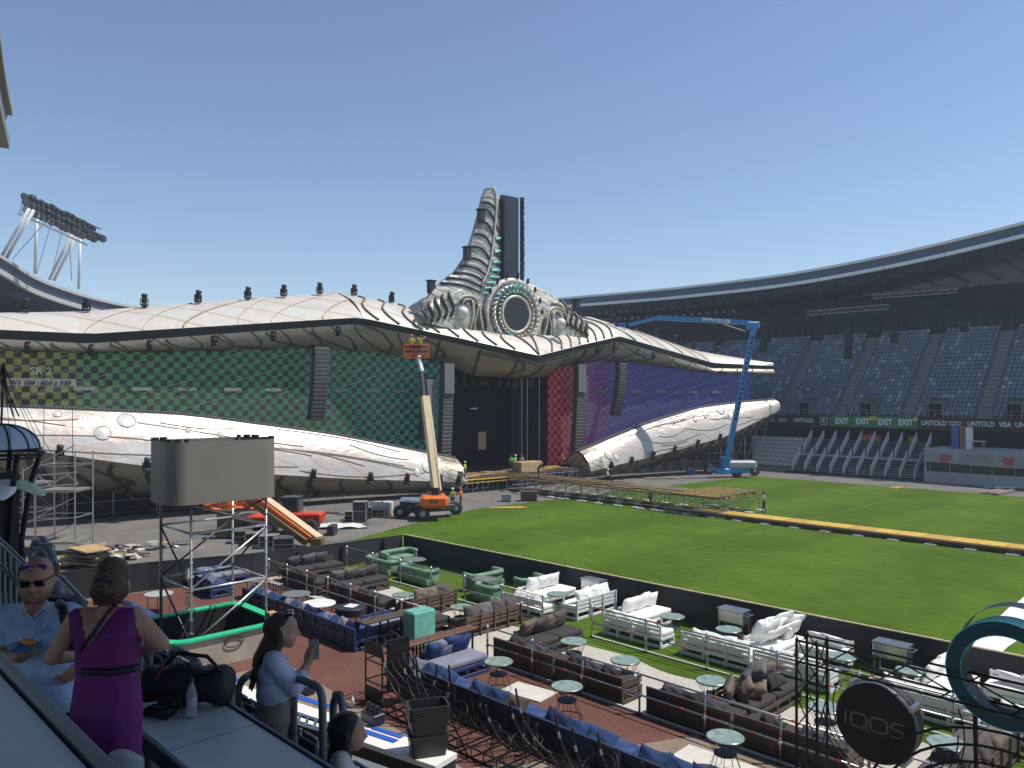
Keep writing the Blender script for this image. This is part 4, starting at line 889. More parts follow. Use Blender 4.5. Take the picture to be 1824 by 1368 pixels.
sofa('brown sofa with big mauve pillows at the right picture edge', -6.7, -5.4, 19.8, 23.8, '-x', 'brown', 'gm', [(.1, 'gm', 1.0), (.42, 'gm', 1.0), (.75, 'tn', .95)], GB)
# blue group
sofa('blue corner sofa with grey pillow behind the scaffold tower, end part', -39.4, -38.3, 15.9, 18.7, '+x', 'blue', 'bp', [(.45, 'bl', .85), (.85, 'bp', .9), (.12, 'bl', .8)], GBL, 'panel')
sofa('blue corner sofa behind the scaffold tower, long part', -38.2, -36.3, 15.8, 16.8, '+y', 'blue', 'bl', ev(2, ['bl', 'bp'], .85), GBL, arm=(0, 1))
for k, (a, c_, lab) in enumerate(((-34.2, -31.15, 'long dark blue sofa back across the red track, leftmost module'), (-31.1, -28.05, 'long dark blue sofa back across the red track, middle module'), (-28.0, -25.0, 'long dark blue sofa back across the red track, right end module'))):
    sofa(lab, a, c_, 16.35, 17.35, '+y', 'navy' if k < 2 else 'blue', 'bl', ev(4, ['bl', 'bl', 'bp', 'bl'] if k == 0 else ['bp', 'bl', 'bp', 'bd'], .82), GBL, 'panel')
sofa('small blue bench with pale pad under the dark bar table', -26.4, -25.5, 17.5, 19.0, '+x', 'blue', 'bp', [], GBL)
sofa('blue sofa with denim pillows and lavender seat behind the black lattice', -21.2, -20.0, 16.5, 18.5, '+x', 'blue', 'bp', [(.05, 'bl', .85), (.35, 'bl', .95), (.65, 'bp', .9), (1.0, 'bl', .85)], GBL)
for k, (a, c_, lab) in enumerate(((-21.2, -18.15, 'navy sofa back behind the black lattice, first module'), (-18.1, -15.05, 'navy sofa back behind the black lattice, second module'), (-15.0, -11.95, 'navy sofa back behind the black lattice, third module'), (-11.9, -8.9, 'navy sofa back behind the black lattice, nearest module'))):
    sofa(lab, a, c_, 15.4, 16.4, '+y', 'navy', 'bl', ev(3, [['bp', 'bl', 'bl'], ['bl', 'bl', 'gm'], ['bd', 'bl', 'bl'], ['bl', 'bl', 'bd']][k], .95), GBL, 'panel')
sofa('dark blue sofa left of the bar behind the woman in purple', -36.2, -33.2, 11.2, 12.2, '+y', 'navy', 'bl', ev(3, ['bl', 'bd', 'bl'], .85), GBL, 'panel')
# white group
sofa('white corner sofa with wide plain seat, left of the white group', -25.3, -24.1, 25.2, 27.9, '+x', 'white', 'w', ev(3, ['w'], .95), GW)
sofa('white sofa back behind the railing at the left of the white group', -25.3, -22.9, 24.25, 25.15, '+y', 'white', 'w', ev(2, ['w'], .85), GW, arm=(0, 0))
sofa('white slat-backed sofa facing left across the round table', -23.0, -21.9, 25.3, 28.0, '-x', 'white', 'w', ev(3, ['w'], .9), GW)
sofa('white sofa with four upright pillows, middle of the white group', -20.0, -18.9, 25.75, 28.0, '+x', 'white', 'w', [(.0, 'w', .9), (.33, 'w', .95), (.66, 'w', .95), (1.0, 'w', .95)], GW)
sofa('white sofa back behind the railing, middle of the white group', -20.0, -17.2, 24.75, 25.65, '+y', 'white', 'w', [(.05, 'w', .8), (.3, 'w', .8), (.75, 'w', .8)], GW)
rw = [(x * .55 - 1.2 + random.uniform(-.1, .1), -.25 + random.uniform(0, .5), .15 + .2 * random.random() + (.35 if k % 2 else 0), 'w', random.uniform(.7, .95), random.uniform(-1.3, -.2), random.uniform(-.4, .4), random.uniform(-.6, .6)) for k, x in enumerate([0, .4, .9, 1.3, 1.8, 2.2, 2.7, 3.1, 3.6, 4.0, 1, 2, 3])]
sofa('white sofa back with a line of loose pillows right of the middle', -16.4, -13.6, 24.85, 25.75, '+y', 'white', 'w', ev(4, ['w'], .85), GW)
sofa('white sofa back behind the railing left of the drum sign', -13.5, -10.8, 24.85, 25.75, '+y', 'white', 'w', ev(2, ['w'], .85), GW, arm=(0, 1))
sofa('white sofa heaped with a big pile of white pillows', -14.4, -13.2, 25.9, 28.2, '+x', 'white', 'w', [], GW, piles=rw)
sofa('white sofa standing against the hoarding behind the pillow pile', -13.1, -11.4, 27.2, 28.1, '-y', 'white', 'w', ev(2, ['w'], .9), GW)
sofa('white sofa back with pillows between the drum sign and teal ring', -9.6, -6.6, 24.85, 25.75, '+y', 'white', 'w', ev(4, ['w'], .85), GW)
sofa('white sofa back below the teal ring', -6.5, -3.0, 24.85, 25.75, '+y', 'white', 'w', ev(4, ['w'], .95), GW)
sofa('white sofa end seen through the teal ring', -8.6, -7.4, 25.9, 28.2, '+x', 'white', 'w', ev(3, ['w'], .95), GW)
sofa('white sofa against the hoarding seen through the teal ring', -7.2, -4.4, 27.4, 28.3, '-y', 'white', 'w', ev(3, ['w'], .95), GW)

# ------------------------------------------------------------------ green buttoned sofas
gv = mat('sage green velvet', (.17, .29, .20), .75, 0, .25, 3, .3, 18, spec=.3)
def chester(label, cx_, cy_, L, face, D=.95):
    rz = {'+y': 0, '-y': pi, '+x': -pi / 2, '-x': pi / 2}[face]; t = thing('buttoned_sofa', label, 'sofa', (cx_, cy_, 0), rz, 'green velvet sofas on the grass')
    MB().box((0, .02, .2), (L - .1, D - .12, .3), ch=.04).build('base', gv, t)
    pts = [(-L / 2 + .12, D / 2 - .05), (-L / 2 + .1, -D / 2 + .3), (-L / 2 + .28, -D / 2 + .12), (0, -D / 2 + .1), (L / 2 - .28, -D / 2 + .12), (L / 2 - .1, -D / 2 + .3), (L / 2 - .12, D / 2 - .05)]
    fine = []
    for p, q in zip(pts, pts[1:]):
        n = max(2, int(hypot(q[0] - p[0], q[1] - p[1]) / .12)); fine += [(lerp(p[0], q[0], k / n), lerp(p[1], q[1], k / n)) for k in range(n)]
    fine.append(pts[-1]); b = MB(); n = len(fine)
    b.grid(lambda i, j: (lambda p: (p[0] * (1 + .0), p[1], lerp(.08, .72, j)))(fine[min(n - 1, int(round(i * (n - 1))))]), n - 1, 3); o = b.build('back_panel', gv, t, True)
    md = o.modifiers.new('thick', 'SOLIDIFY'); md.thickness = .12; md.offset = 0
    MB().tube([(x, y, .74) for x, y in fine], .13, 12).build('rolled_back', gv, t, True)
    n = 2 if L > 1.4 else 1
    for k in range(n): inst(rcush((L - .4) / n - .02, D - .3, .2, gv, k), 'seat_cushion', t, (-(L - .4) / 2 + (L - .4) / n * (k + .5), .1, .34))
    bt = MB().lathe([(0, .025), (.02, .02), (.035, 0)], 8, M=Matrix.Rotation(-pi / 2, 3, 'X')).mesh('button', mat('dark green button', (.04, .10, .06), .7), True)
    for r in range(2):
        for k in range(int(L / .24)): inst(bt, 'button', t, (-L / 2 + .35 + k * .23 + .1 * r, -D / 2 + .18, .52 + .13 * r))
    return t
chester('green buttoned sofa facing the lawn in the hoarding corner', -36.4, 26.6, 2.2, '+x')
chester('green sofa with its back to the railing, left', -35.3, 24.75, 2.3, '+y')
chester('green sofa with its back to the railing beside the lawn table', -32.2, 24.8, 2.5, '+y')
chester('green sofa turned away, right of the lawn table', -29.0, 26.5, 2.2, '-x')
chester('green armchair behind the railing left of the white sofas', -26.9, 24.8, 1.3, '+y')
chester('green sofa half hidden behind the left white sofa', -26.6, 27.3, 1.6, '-x', .85)

# ------------------------------------------------------------------ tables
marble = mat('green marble top', (.22, .30, .26), .25, 0, .35, 4)
def wire_table(label, x, y, R=.47, h=.95):
    t = thing('wire_table', label, 'table', (x, y, 0), random.random(), 'round green marble tables with wire legs')
    MB().lathe([(0, h), (R - .02, h), (R, h - .015), (R, h - .035), (0, h - .036)], 36).build('tabletop', marble, t)
    MB().tube([(R * cos(a), R * sin(a), h - .03) for a in [i * pi / 16 for i in range(32)]], .018, 6, closed=True).build('top_hoop', black_steel, t, True)
    MB().tube([(R * .95 * cos(a), R * .95 * sin(a), .015) for a in [i * pi / 16 for i in range(32)]], .014, 6, closed=True).build('foot_hoop', black_steel, t, True)
    for k in range(9):
        a = 2 * pi * k / 9; MB().tube([(R * .96 * cos(a), R * .96 * sin(a), h - .05), (R * .55 * cos(a), R * .55 * sin(a), h * .55), (R * .93 * cos(a), R * .93 * sin(a), .02)], .009, 5).build('wire_leg', black_steel, t)
    MB().lathe([(0, h * .56), (R * .62, h * .56), (R * .62, h * .53), (0, h * .53)], 28).build('shelf', mat('dark blue shelf', (.02, .026, .04), .5), t)
WT = [(1022, 1141, 'beside the puffy mauve cushion sofa'), (1114, 1175, 'alone on the beige carpet, middle'), (1268, 1211, 'on the carpet left of the taupe pillow pile'), (888, 1177, 'standing on the white board by the lavender seat'), (1010, 1221, 'behind the black lattice on the red track'),
      (1292, 1311, 'nearest the camera on the brown floor'), (1198, 1097, 'right of the middle white sofa'), (1298, 1120, 'before the steel cooler in the middle'), (993, 1057, 'between the two left white sofas'), (1499, 1168, 'behind the black truss at the pillow pile'), (1624, 1193, 'left of the teal ring'),
      (1470, 1258, 'half hidden left of the drum sign'), (1687, 1322, 'right of the drum sign on the carpet'), (718, 1058, 'between brown sofas at the left'), (822, 1080, 'with papers between brown sofas')]
for u, v, w in WT: p = G(u, v, .95); wire_table('round green marble table ' + w, p.x, p.y)
def leg_table(label, u, v, m, R=.5, h=.85):
    p = G(u, v, h); t = thing('low_table', label, 'table', (p.x, p.y, 0), .3); MB().lathe([(0, h), (R, h), (R, h - .03), (0, h - .03)], 30).build('tabletop', m, t)
    for k in range(4): a = pi / 4 + k * pi / 2; MB().tube([(R * .75 * cos(a), R * .75 * sin(a), 0), (R * .75 * cos(a), R * .75 * sin(a), h - .03)], .016, 6).build('leg', black_steel, t)
    return t
gt = mat('grey tabletop', (.16, .17, .165), .5, 0, .15, 5)
leg_table('round grey table on the lawn beside the green corner sofa', 738, 996, gt, .62); leg_table('round grey table on the lawn before the turned green sofa', 862, 1031, gt, .6)
leg_table('grey table behind the long dark blue sofa', 528, 1057, gt, .62); leg_table('small grey table behind the scaffold right leg', 457, 1032, gt, .55); leg_table('pale round table left of the scaffold tower', 283, 1057, mat('pale tabletop', (.4, .4, .37), .5), .6)
leg_table('white-topped table behind the blue sofa pillows', 568, 1074, mat('white tabletop', (.78, .78, .76), .4), .7)
p = G(625, 1080, .8); t = thing('drum_table', 'black drum-shaped table with papers behind the blue sofa', 'table', (p.x, p.y, 0))
MB().lathe([(0, .8), (.62, .8), (.64, .78), (.64, .5), (.6, .48), (0, .48)], 30).build('drum', dark_plastic, t); MB().b2(-.25, .2, -.2, .3, .802, .82).build('papers', white_paint, t, rz=.4)
for k in range(4): a = .6 + k * pi / 2; MB().tube([(.5 * cos(a), .5 * sin(a), 0), (.5 * cos(a), .5 * sin(a), .5)], .02, 6).build('leg', black_steel, t)
for k in (0, 1): t = thing('bar_stool', 'wooden-topped bar stool %s behind the blue sofas' % ['by the scaffold leg', 'next to the stool by the scaffold leg'][k], 'stool', G(480 + 14 * k, 1032 - 3 * k, .9) - Vector((0, 0, .9)), 0, 'bar stools'); MB().lathe([(0, .9), (.2, .9), (.2, .86), (0, .86)], 16).build('seat', wood, t); [MB().tube([(.2 * cos(a), .2 * sin(a), 0), (.14 * cos(a), .14 * sin(a), .86)], .014, 5).build('leg', black_steel, t) for a in (0.8, 2.4, 3.9, 5.5)]
# coolers
st_ = mat('stainless steel', (.55, .56, .57), .25, .9, .1, 4)
for u, v, lab in ((1052, 1032, 'stainless cooler on legs against the hoarding, left'), (1303, 1085, 'stainless cooler on legs against the hoarding, middle'), (1592, 1142, 'stainless cooler on legs against the hoarding, right')):
    p = G(u, v, 1.25); t = thing('steel_cooler', lab, 'cooler', (p.x, 27.75, 0)); MB().b2(-.55, .55, -.3, .3, .72, 1.2, .03).build('tank', st_, t); MB().b2(-.57, -.01, -.31, .31, 1.2, 1.24).build('lid', st_, t); MB().b2(.01, .57, -.31, .31, 1.2, 1.24).build('lid', st_, t)
    for sx in (-.5, .5):
        for sy in (-.25, .25): MB().tube([(sx, sy, 0), (sx, sy, .74)], .02, 6).build('leg', steel, t)
    MB().tube([(.57, -.2, 1.1), (.72, -.2, 1.1), (.72, .2, 1.1), (.57, .2, 1.1)], .018, 6).build('handle', steel, t); MB().b2(-.5, .5, -.25, .25, .2, .22).build('shelf', steel, t)
# bar tables and the turquoise box
t = thing('bar_table', 'tall dark bar table at the end of the blue sofas', 'table', (-25.1, 18.2, 0)); MB().b2(-.32, .32, -1.6, 1.6, .98, 1.05, .01).build('tabletop', FR['brown'], t)
for sy in (-1.5, -.5, .5, 1.5):
    for sx in (-.26, .26): MB().b2(sx - .03, sx + .03, sy - .03, sy + .03, 0, .98).build('leg', black_steel, t)
for sx in (-.26, .26): MB().b2(sx - .025, sx + .025, -1.47, 1.47, .08, .13).build('foot_rail', black_steel, t)
t = thing('bar_table', 'long brown-topped bar table beside the turquoise box', 'table', (-21.75, 17.7, 0)); MB().b2(-.25, .25, -1.6, 1.6, .98, 1.06, .01).build('tabletop', mat('red brown plank', (.13, .065, .04), .5, 0, .25, 3), t)
for sy in (-1.0, -.85, .9, 1.4):
    for sx in (-.2, .2): MB().b2(sx - .03, sx + .03, sy - .03, sy + .03, 0, .98).build('leg', black_steel, t)
tq = mat('turquoise wrapped foil', (.16, .47, .38), .25, 0, .15, 3, .8, 7)
t = thing('wrapped_box', 'turquoise box wrapped in shiny film beside the bar table', 'box', (-24.0, 18.55, 0)); MB().box((0, 0, .68), (.65, 1.05, 1.35), ch=.03).build('box', tq, t)
MB().box((.34, 0, .7), (.03, 1.0, 1.3), ch=.01).build('film_panel', tq, t); MB().box((0, 0, 1.365), (.6, .98, .03)).build('lid', tq, t)
for k, (x, y, w, l, rz) in enumerate(((-17.7, 18.1, 1.6, 1.0, .15), (-10.3, 18.0, 3.2, 1.1, .05))): tag(MB().box((0, 0, .02), (w, l, .03)).build('white_board', mat('off white board', (.62, .60, .54), .6, 0, .1, 3), loc=(x, y, .004), rz=rz), ['off-white board lying under the wire table on the red track', 'large off-white board on the brown floor at lower right'][k], 'board')
# ------------------------------------------------------------------ black steel lattice sculpture parts
LG = 'black steel sculpture frames lying before the blue sofas'
t = thing('steel_sculpture', 'upright black steel box frame at the left end of the lattice', 'sculpture', (-20.4, 14.5, 0), 0, LG)
for sx in (-.45, .45):
    for sy in (-.5, .5): MB().beam((sx, sy, 0), (sx, sy, 1.9), .04).build('upright', black_steel, t)
for z in (.05, .65, 1.3, 1.88):
    for sy in (-.5, .5): MB().beam((-.45, sy, z), (.45, sy, z), .035).build('crossbar', black_steel, t)
    for sx in (-.45, .45): MB().beam((sx, -.5, z), (sx, .5, z), .035).build('crossbar', black_steel, t)
MB().b2(-.44, .44, -.52, -.48, 1.5, 1.88).build('head_panel', black_steel, t); MB().b2(-.44, .44, -.52, -.48, .05, .5).build('foot_panel', black_steel, t); MB().b2(.4, .46, -.3, .5, .4, 2.0).build('side_panel', black_steel, t)
for k in range(5):
    y = -.5 + k * .25; MB().tube([(.2, y, 1.95 + .1 * (k % 2)), (.5, y + .1, 1.2), (1.0, y + .25, .75), (1.8 + .2 * k, y + .3, .62), (2.4, y + .2, .8)], .028, 6).build('curved_tube', black_steel, t, True)
def lattice(label, x0, x1, y0, y1, seed, arcs):
    rnd = random.Random(seed); t = thing('steel_sculpture', label, 'sculpture', (x0, y0, 0), 0, LG); L, Wd = x1 - x0, y1 - y0
    for y in (0, Wd):
        for z in (.04, .3): MB().beam((0, y, z), (L, y, z), .035).build('rail', black_steel, t)
    n = int(L / .45); b = MB()
    for k in range(n + 1):
        x = L * k / n; b.beam((x, 0, .04), (x, Wd, .04), .025); b.beam((x, 0, .04), (x, 0, .3), .025); b.beam((x, Wd, .04), (x, Wd, .3), .025)
        if k < n: b.beam((x, 0, .04), (x + L / n, 0, .3), .018); b.beam((x, Wd, .3), (x + L / n, Wd, .04), .018); b.beam((x, 0, .3), (x + L / n, Wd, .3), .018)
    b.build('web_bars', black_steel, t)
    for k in range(int(L / .6)):
        r = rnd.uniform(.25, .42); c0 = Vector((rnd.uniform(.3, L - .3), rnd.uniform(.1, Wd - .1), .35 + r * .6)); tl = rnd.uniform(.3, 1.2)
        MB().tube([c0 + Vector((r * cos(a), r * sin(a) * cos(tl), r * sin(a) * sin(tl))) for a in [i * pi / 10 for i in range(20)]], .018, 5, closed=True).build('hoop', black_steel, t, True)
    for k in range(arcs):
        x = L * (k + .5) / arcs + rnd.uniform(-.2, .2); y = rnd.uniform(0, Wd * .5); R = rnd.uniform(.8, 1.35); s_ = rnd.choice((1, 1, -1)); tl = rnd.uniform(-.3, .5)
        pts = [Vector((x + s_ * R * (1 - cos(a)) * .9, y + tl * a * .5, .25 + R * (1.35 - sin(a) * 1.15))) for a in [i * 1.45 / 9 for i in range(10)]]
        o = MB().tube(pts, .03, 7).build('curved_tube', black_steel, t, True); MB().tube([pts[2], pts[2] + (pts[3] - pts[2]) * .7], .033, 7).build('silver_tape', steel, o)
        MB().tube([pts[3], Vector((x + .3, y + Wd * .5, .3))], .014, 5).build('stay_bar', black_steel, t)
    for k in range(int(L * 1.2)):
        p = Vector((rnd.uniform(0, L), rnd.uniform(0, Wd), .05)); MB().tube([p, p + Vector((rnd.uniform(-.6, .6), rnd.uniform(-.4, .4), rnd.uniform(.4, 1.1)))], .013, 5).build('thin_bar', black_steel, t)
lattice('left tangle of black steel hoops and curved tubes before the sofas', -19.9, -16.2, 13.8, 15.0, 3, 7)
lattice('middle tangle of black steel curved tubes before the sofas', -16.0, -12.6, 13.7, 15.0, 9, 7)
lattice('nearest tangle of black steel frames at the bottom edge', -12.4, -8.4, 13.9, 15.1, 15, 8)
t = thing('steel_sculpture', 'small black pyramid stand beside the plastic crates', 'sculpture', (-16.3, 13.1, 0), 0, LG)
for a_, c_ in (((-.7, -.6, 0), (.7, -.6, 0)), ((.7, -.6, 0), (.7, .6, 0)), ((.7, .6, 0), (-.7, .6, 0)), ((-.7, .6, 0), (-.7, -.6, 0)), ((-.7, -.6, 0), (-.2, 0, 1.1)), ((.7, -.6, 0), (.1, .1, 1.2)), ((.7, .6, 0), (.3, .2, 1.2)), ((-.7, .6, 0), (-.1, .2, 1.1))): MB().beam(a_, c_, .04).build('bar', black_steel, t)
# ------------------------------------------------------------------ drum sign, truss and teal ring
t = thing('drum_sign', 'round black drum sign with grey lettering at lower right', 'sign', (-6.75, 18.0, 2.33)); RX90 = Matrix.Rotation(pi / 2, 3, 'X')
MB().lathe([(0, .26), (.8, .26), (.84, .25), (.85, .24), (.85, .2)], 48, (0, 0, 0), RX90).build('face', mat('matt black face', (.012, .013, .016), .6, 0, .1, 2), t)
MB().lathe([(.85, .2), (.875, .19), (.875, .1), (.86, .09)], 48, (0, 0, 0), RX90).build('rim_light', mat('grey rim strip', (.13, .14, .16), .35), t, True)
MB().lathe([(.86, .09), (.86, -.24), (.0, -.26)], 48, (0, 0, 0), RX90).build('drum_side', mat('matt black face', (.012, .013, .016), .6), t)
lt = mat('grey sign lettering', (.16, .16, .165), .5); le = MB()
def bar(pts, w=.045):
    for p, q in zip(pts, pts[1:]): le.beam((p[0], -.265, p[1]), (q[0], -.265, q[1]), .015, w)
def rr(cx_, w, h, r=.09): return [(cx_ + sx * (w / 2 - r) + r * cos(a), sz * (h / 2 - r) + r * sin(a)) for sx, sz, a0 in ((1, 1, 0), (-1, 1, pi / 2), (-1, -1, pi), (1, -1, 1.5 * pi)) for a in [a0 + i * pi / 8 for i in range(5)]]
hh = .30
bar([(-.62, -hh / 2), (-.62, hh / 2)]); q_ = rr(-.33, .34, hh); bar(q_ + [q_[0]]); bar([(-.24, -.08), (-.1, -.22)]); q_ = rr(.10, .36, hh); bar(q_ + [q_[0]])
bar([(.62, hh / 2), (.44, hh / 2), (.38, hh / 2 - .04), (.36, .07), (.40, .01), (.58, -.01), (.62, -.07), (.60, -hh / 2 + .04), (.55, -hh / 2), (.36, -hh / 2)]); le.build('lettering', lt, t)
for a in (.6, 2.2, 3.9, 5.4): MB().b2(-.05, .05, -.26, .26, -.05, .05).build('clamp', steel, t, loc=(.92 * cos(a), 0, .92 * sin(a)))
t = thing('truss_frame', 'square black steel truss mast left of the drum sign', 'frame', (-8.4, 18.0, 0))
MS = [(-.25, 0), (.25, 0), (-.25, .55), (.25, .55)]
for x, y in MS: MB().tube([(x, y, 0), (x, y, 3.75)], .035, 6).build('upright', black_steel, t)
for k in range(5):
    z = .2 + k * .72
    for (a_, c_) in ((0, 1), (1, 3), (3, 2), (2, 0)):
        p, q = MS[a_], MS[c_]; MB().tube([(p[0], p[1], z), (q[0], q[1], z + .72)], .018, 5).build('brace', black_steel, t)
for z in (3.7, 3.2):
    for y in (0, .55): MB().tube([(-.25, y, z), (4.6, y, z - .02)], .03, 6).build('top_rail', black_steel, t)
for k in range(7): MB().tube([(.3 + k * .65, 0, 3.7 if k % 2 else 3.2), (.95 + k * .65, .55, 3.2 if k % 2 else 3.7)], .02, 5).build('brace', black_steel, t)
for k in range(5):
    R = 1.15 + .12 * k; MB().tube([(1.65 + R * cos(a), .3, 2.33 + R * sin(a)) for a in [radians(150 + 20 * k + i * 8) for i in range(20)]], .016, 5).build('curved_rod', black_steel, t)
tl = mat('glossy teal ring', (.006, .085, .115), .3, .15, .12, 1.5); tli = mat('dark ring lining', (.012, .02, .03), .5); edge = mat('bright cyan edge', (.05, .42, .52), .25)
t = thing('teal_ring', 'large upright teal ring sculpture at the right picture edge', 'sculpture', (-4.35, 18.4, 3.9))
def annulus(ro, ri, y, m, name):
    b = MB(); b.grid(lambda i, j: (lerp(ro, ri, j) * cos(2 * pi * i), y, lerp(ro, ri, j) * sin(2 * pi * i)), 64, 2, True); return b.build(name, m, t, True)
annulus(1.08, .80, -.26, tl, 'front_face'); annulus(1.08, .80, .3, tli, 'rear_face')
for r, m_, nm in ((1.08, tl, 'outer_band'), (.80, tli, 'inner_band')):
    b = MB(); b.grid(lambda i, j: (r * cos(2 * pi * i), lerp(-.26, .3, j), r * sin(2 * pi * i)), 64, 2, True); b.build(nm, m_, t, True)
for r in (1.08, .80): MB().tube([(r * cos(a), -.265, r * sin(a)) for a in [i * pi / 32 for i in range(64)]], .014, 5, closed=True).build('edge_strip', edge, t, True)
MB().lathe([(.92, 0), (.92, .0)], 4).build('hub', tli, t)
b = MB(); b.grid(lambda i, j: (1.08 * cos(pi * (.05 + .9 * i)), lerp(.5, 1.0, j), .12 + 1.12 * sin(pi * (.05 + .9 * i))), 32, 2); b.build('rear_arch', tli, t, True)
for x in (-.6, .6): MB().tube([(x, 0, -.95), (x, .2, -3.9)], .05, 8).build('leg', black_steel, t)
t = thing('arched_frame', 'low black arched steel tubes below the teal ring', 'sculpture', (-4.2, 17.2, 0))
for k in range(4):
    R = 1.3 + .25 * k; MB().tube([(R * 1.3 * cos(a), .12 * k, .6 + R * sin(a) * 1.15) for a in [i * pi / 18 for i in range(19)]], .03, 6).build('arch', black_steel, t, True)
for k in range(6): MB().tube([(-1.6 + .6 * k, 0, 0), (-1.4 + .6 * k, .4, 1.7)], .025, 6).build('prop', black_steel, t)
for k in range(4): MB().tube([(-1 + .7 * k + .3 * cos(a), .2, 2.1 + .3 * sin(a)) for a in [i * pi / 8 for i in range(16)]], .014, 5, closed=True).build('hoop', black_steel, t)
# ------------------------------------------------------------------ scaffold tower with rounded screen above the bar
bst = mat('bright galvanised tube', (.62, .63, .64), .35, .65, .12, 6)
T0 = Vector((-27.9, 11.4, 0)); TW = 2.85
t = thing('scaffold_tower', 'steel scaffold tower rising from the green-rimmed bar', 'scaffold', T0)
LEG = [(0, 0), (-TW, 0), (0, TW), (-TW, TW)]
for x, y in LEG:
    o = MB().tube([(x, y, 0), (x, y, 5.72)], .046, 8).build('standard', bst, t, True)
    for z in (.6, 1.1, 1.6, 2.1, 2.6, 3.1, 3.6, 4.1, 4.6, 5.1): MB().lathe([(.04, -.02), (.075, -.012), (.075, .012), (.04, .02)], 10, (x, y, z)).build('rosette', steel, o)
    for z in (3.8, 2.2): MB().tube([(x, y, z), (x, y, z + .1)], .043, 8).build('red_mark', red_tag, o, True)
for z in (2.65, 4.65):
    for (a, c_) in ((0, 1), (0, 2), (1, 3), (2, 3)):
        p, q = LEG[a], LEG[c_]; o = MB().tube([(*p, z), (*q, z)], .042, 8).build('ledger', bst, t, True); m_ = Vector((*p, z)).lerp(Vector((*q, z)), .78); d = (Vector((*q, z)) - Vector((*p, z))).normalized() * .07; MB().tube([m_ - d, m_ + d], .038, 8).build('red_mark', red_tag, o, True)
dkp = mat('dark steel tube', (.07, .075, .085), .4, .7)
for (a, c_, z0, z1, m_) in ((0, 2, 2.7, 4.6, bst), (1, 0, 4.6, 2.7, bst), (1, 3, 2.7, 4.6, dkp), (2, 3, 4.6, 2.7, dkp), (0, 2, .7, 2.6, bst), (2, 3, 2.6, .7, bst), (1, 0, 2.6, .7, dkp), (0, 1, 2.7, 4.6, dkp), (2, 0, 4.7, 5.7, steel), (3, 2, 4.7, 5.7, dkp)):
    p, q = LEG[a], LEG[c_]; MB().tube([(*p, z0), (*q, z1)], .038, 8).build('brace', m_, t, True)
MB().b2(-.17, .0, -.12, .0, 3.05, 3.42, .02).build('junction_box', white_metal, t)
MB().tube([(-.1 + .12 * cos(a), -.1, 2.2 + .22 * sin(a)) for a in [i * pi / 8 for i in range(16)]], .012, 5, closed=True).build('cable_coil', dark_plastic, t)
b = MB(); b.tube([(-TW + .15, -.05, .6), (-TW + .15, -.05, 5.7)], .02, 6); b.tube([(-TW + .28, -.05, .6), (-TW + .28, -.05, 5.7)], .02, 6); b.build('drop_cable', dark_plastic, t)
t = thing('round_screen', 'grey rounded screen band on top of the scaffold tower', 'screen', (0, 0, 0))
def rrect(x0, x1, y0, y1, r, n=8): return [(cx_ + r * cos(a), cy_ + r * sin(a)) for cx_, cy_, a0 in ((x1 - r, y1 - r, 0), (x0 + r, y1 - r, pi / 2), (x0 + r, y0 + r, pi), (x1 - r, y0 + r, 1.5 * pi)) for a in [a0 + i * pi / 2 / n for i in range(n + 1)]]
RRc = rrect(-29.75, -27.35, 10.5, 14.55, .62); b = MB(); n = len(RRc)
b.add([(x, y, z) for z in (5.75, 7.95) for x, y in RRc], [(i, (i + 1) % n, n + (i + 1) % n, n + i) for i in range(n)]); b.build('screen_skin', mat('unlit grey screen', (.19, .175, .15), .45, 0, .05, 1), t, True)
b = MB(); b.add([(x, y, 5.752) for x, y in RRc], [tuple(range(n))]); b.build('underside', black, t); b = MB(); b.add([(x, y, 7.6) for x, y in rrect(-29.7, -27.4, 10.55, 14.5, .6)], [tuple(range(n))]); b.build('inner_deck', black, t)
for k in range(22): x, y = RRc[(k * n) // 22]; MB().box((-28.55 + (x + 28.55) * .95, 12.52 + (y - 12.52) * .97, 7.99), (.12, .12, .1), rz=k).build('top_clamp', dark_plastic, t)
# bar
rim = mat('bright green rim', (.02, .50, .24), .45, 0, .06, 2); tealp = mat('teal panel', (.02, .12, .13), .5); clearp = mat('dusty clear sheet', (.40, .36, .29), .22, 0, .2, .8, .6, 3)
t = thing('rounded_bar', 'oval bar with bright green rim below the scaffold screen', 'bar', (0, 0, 0))
o1, i1 = rrect(-31.2, -27.0, 10.2, 14.7, .8), rrect(-30.85, -27.35, 10.55, 14.35, .6); b = MB()
b.add([(x, y, 1.12) for x, y in o1] + [(x, y, 1.12) for x, y in i1] + [(x, y, 1.05) for x, y in o1] + [(x, y, 1.05) for x, y in i1], [(i, (i + 1) % n, n + (i + 1) % n, n + i) for i in range(n)] + [(2 * n + i, i, (i + 1) % n, 2 * n + (i + 1) % n) for i in range(n)] + [(n + i, 3 * n + i, 3 * n + (i + 1) % n, n + (i + 1) % n) for i in range(n)]); b.build('counter_rim', rim, t)
b = MB(); b.add([(x, y, z) for z in (.0, 1.05) for x, y in rrect(-31.1, -27.1, 10.3, 14.6, .75)], [(i, (i + 1) % n, n + (i + 1) % n, n + i) for i in range(n)]); b.build('front_sheet', clearp, t, True)
b = MB(); b.add([(x, y, z) for z in (.0, 1.05) for x, y in i1], [(i, (i + 1) % n, n + (i + 1) % n, n + i) for i in range(n)]); b.add([(x, y, .05) for x, y in i1], [tuple(range(n))]); b.build('inner_lining', black, t)
for k in range(n // 2): x, y = i1[2 * k]; MB().tube([(x, y, .05), (x, y, 1.05)], .012, 4).build('lining_seam', steel, t)
MB().b2(-28.0, -27.7, 14.3, 14.6, 1.125, 1.32).build('small_box', wood, t)
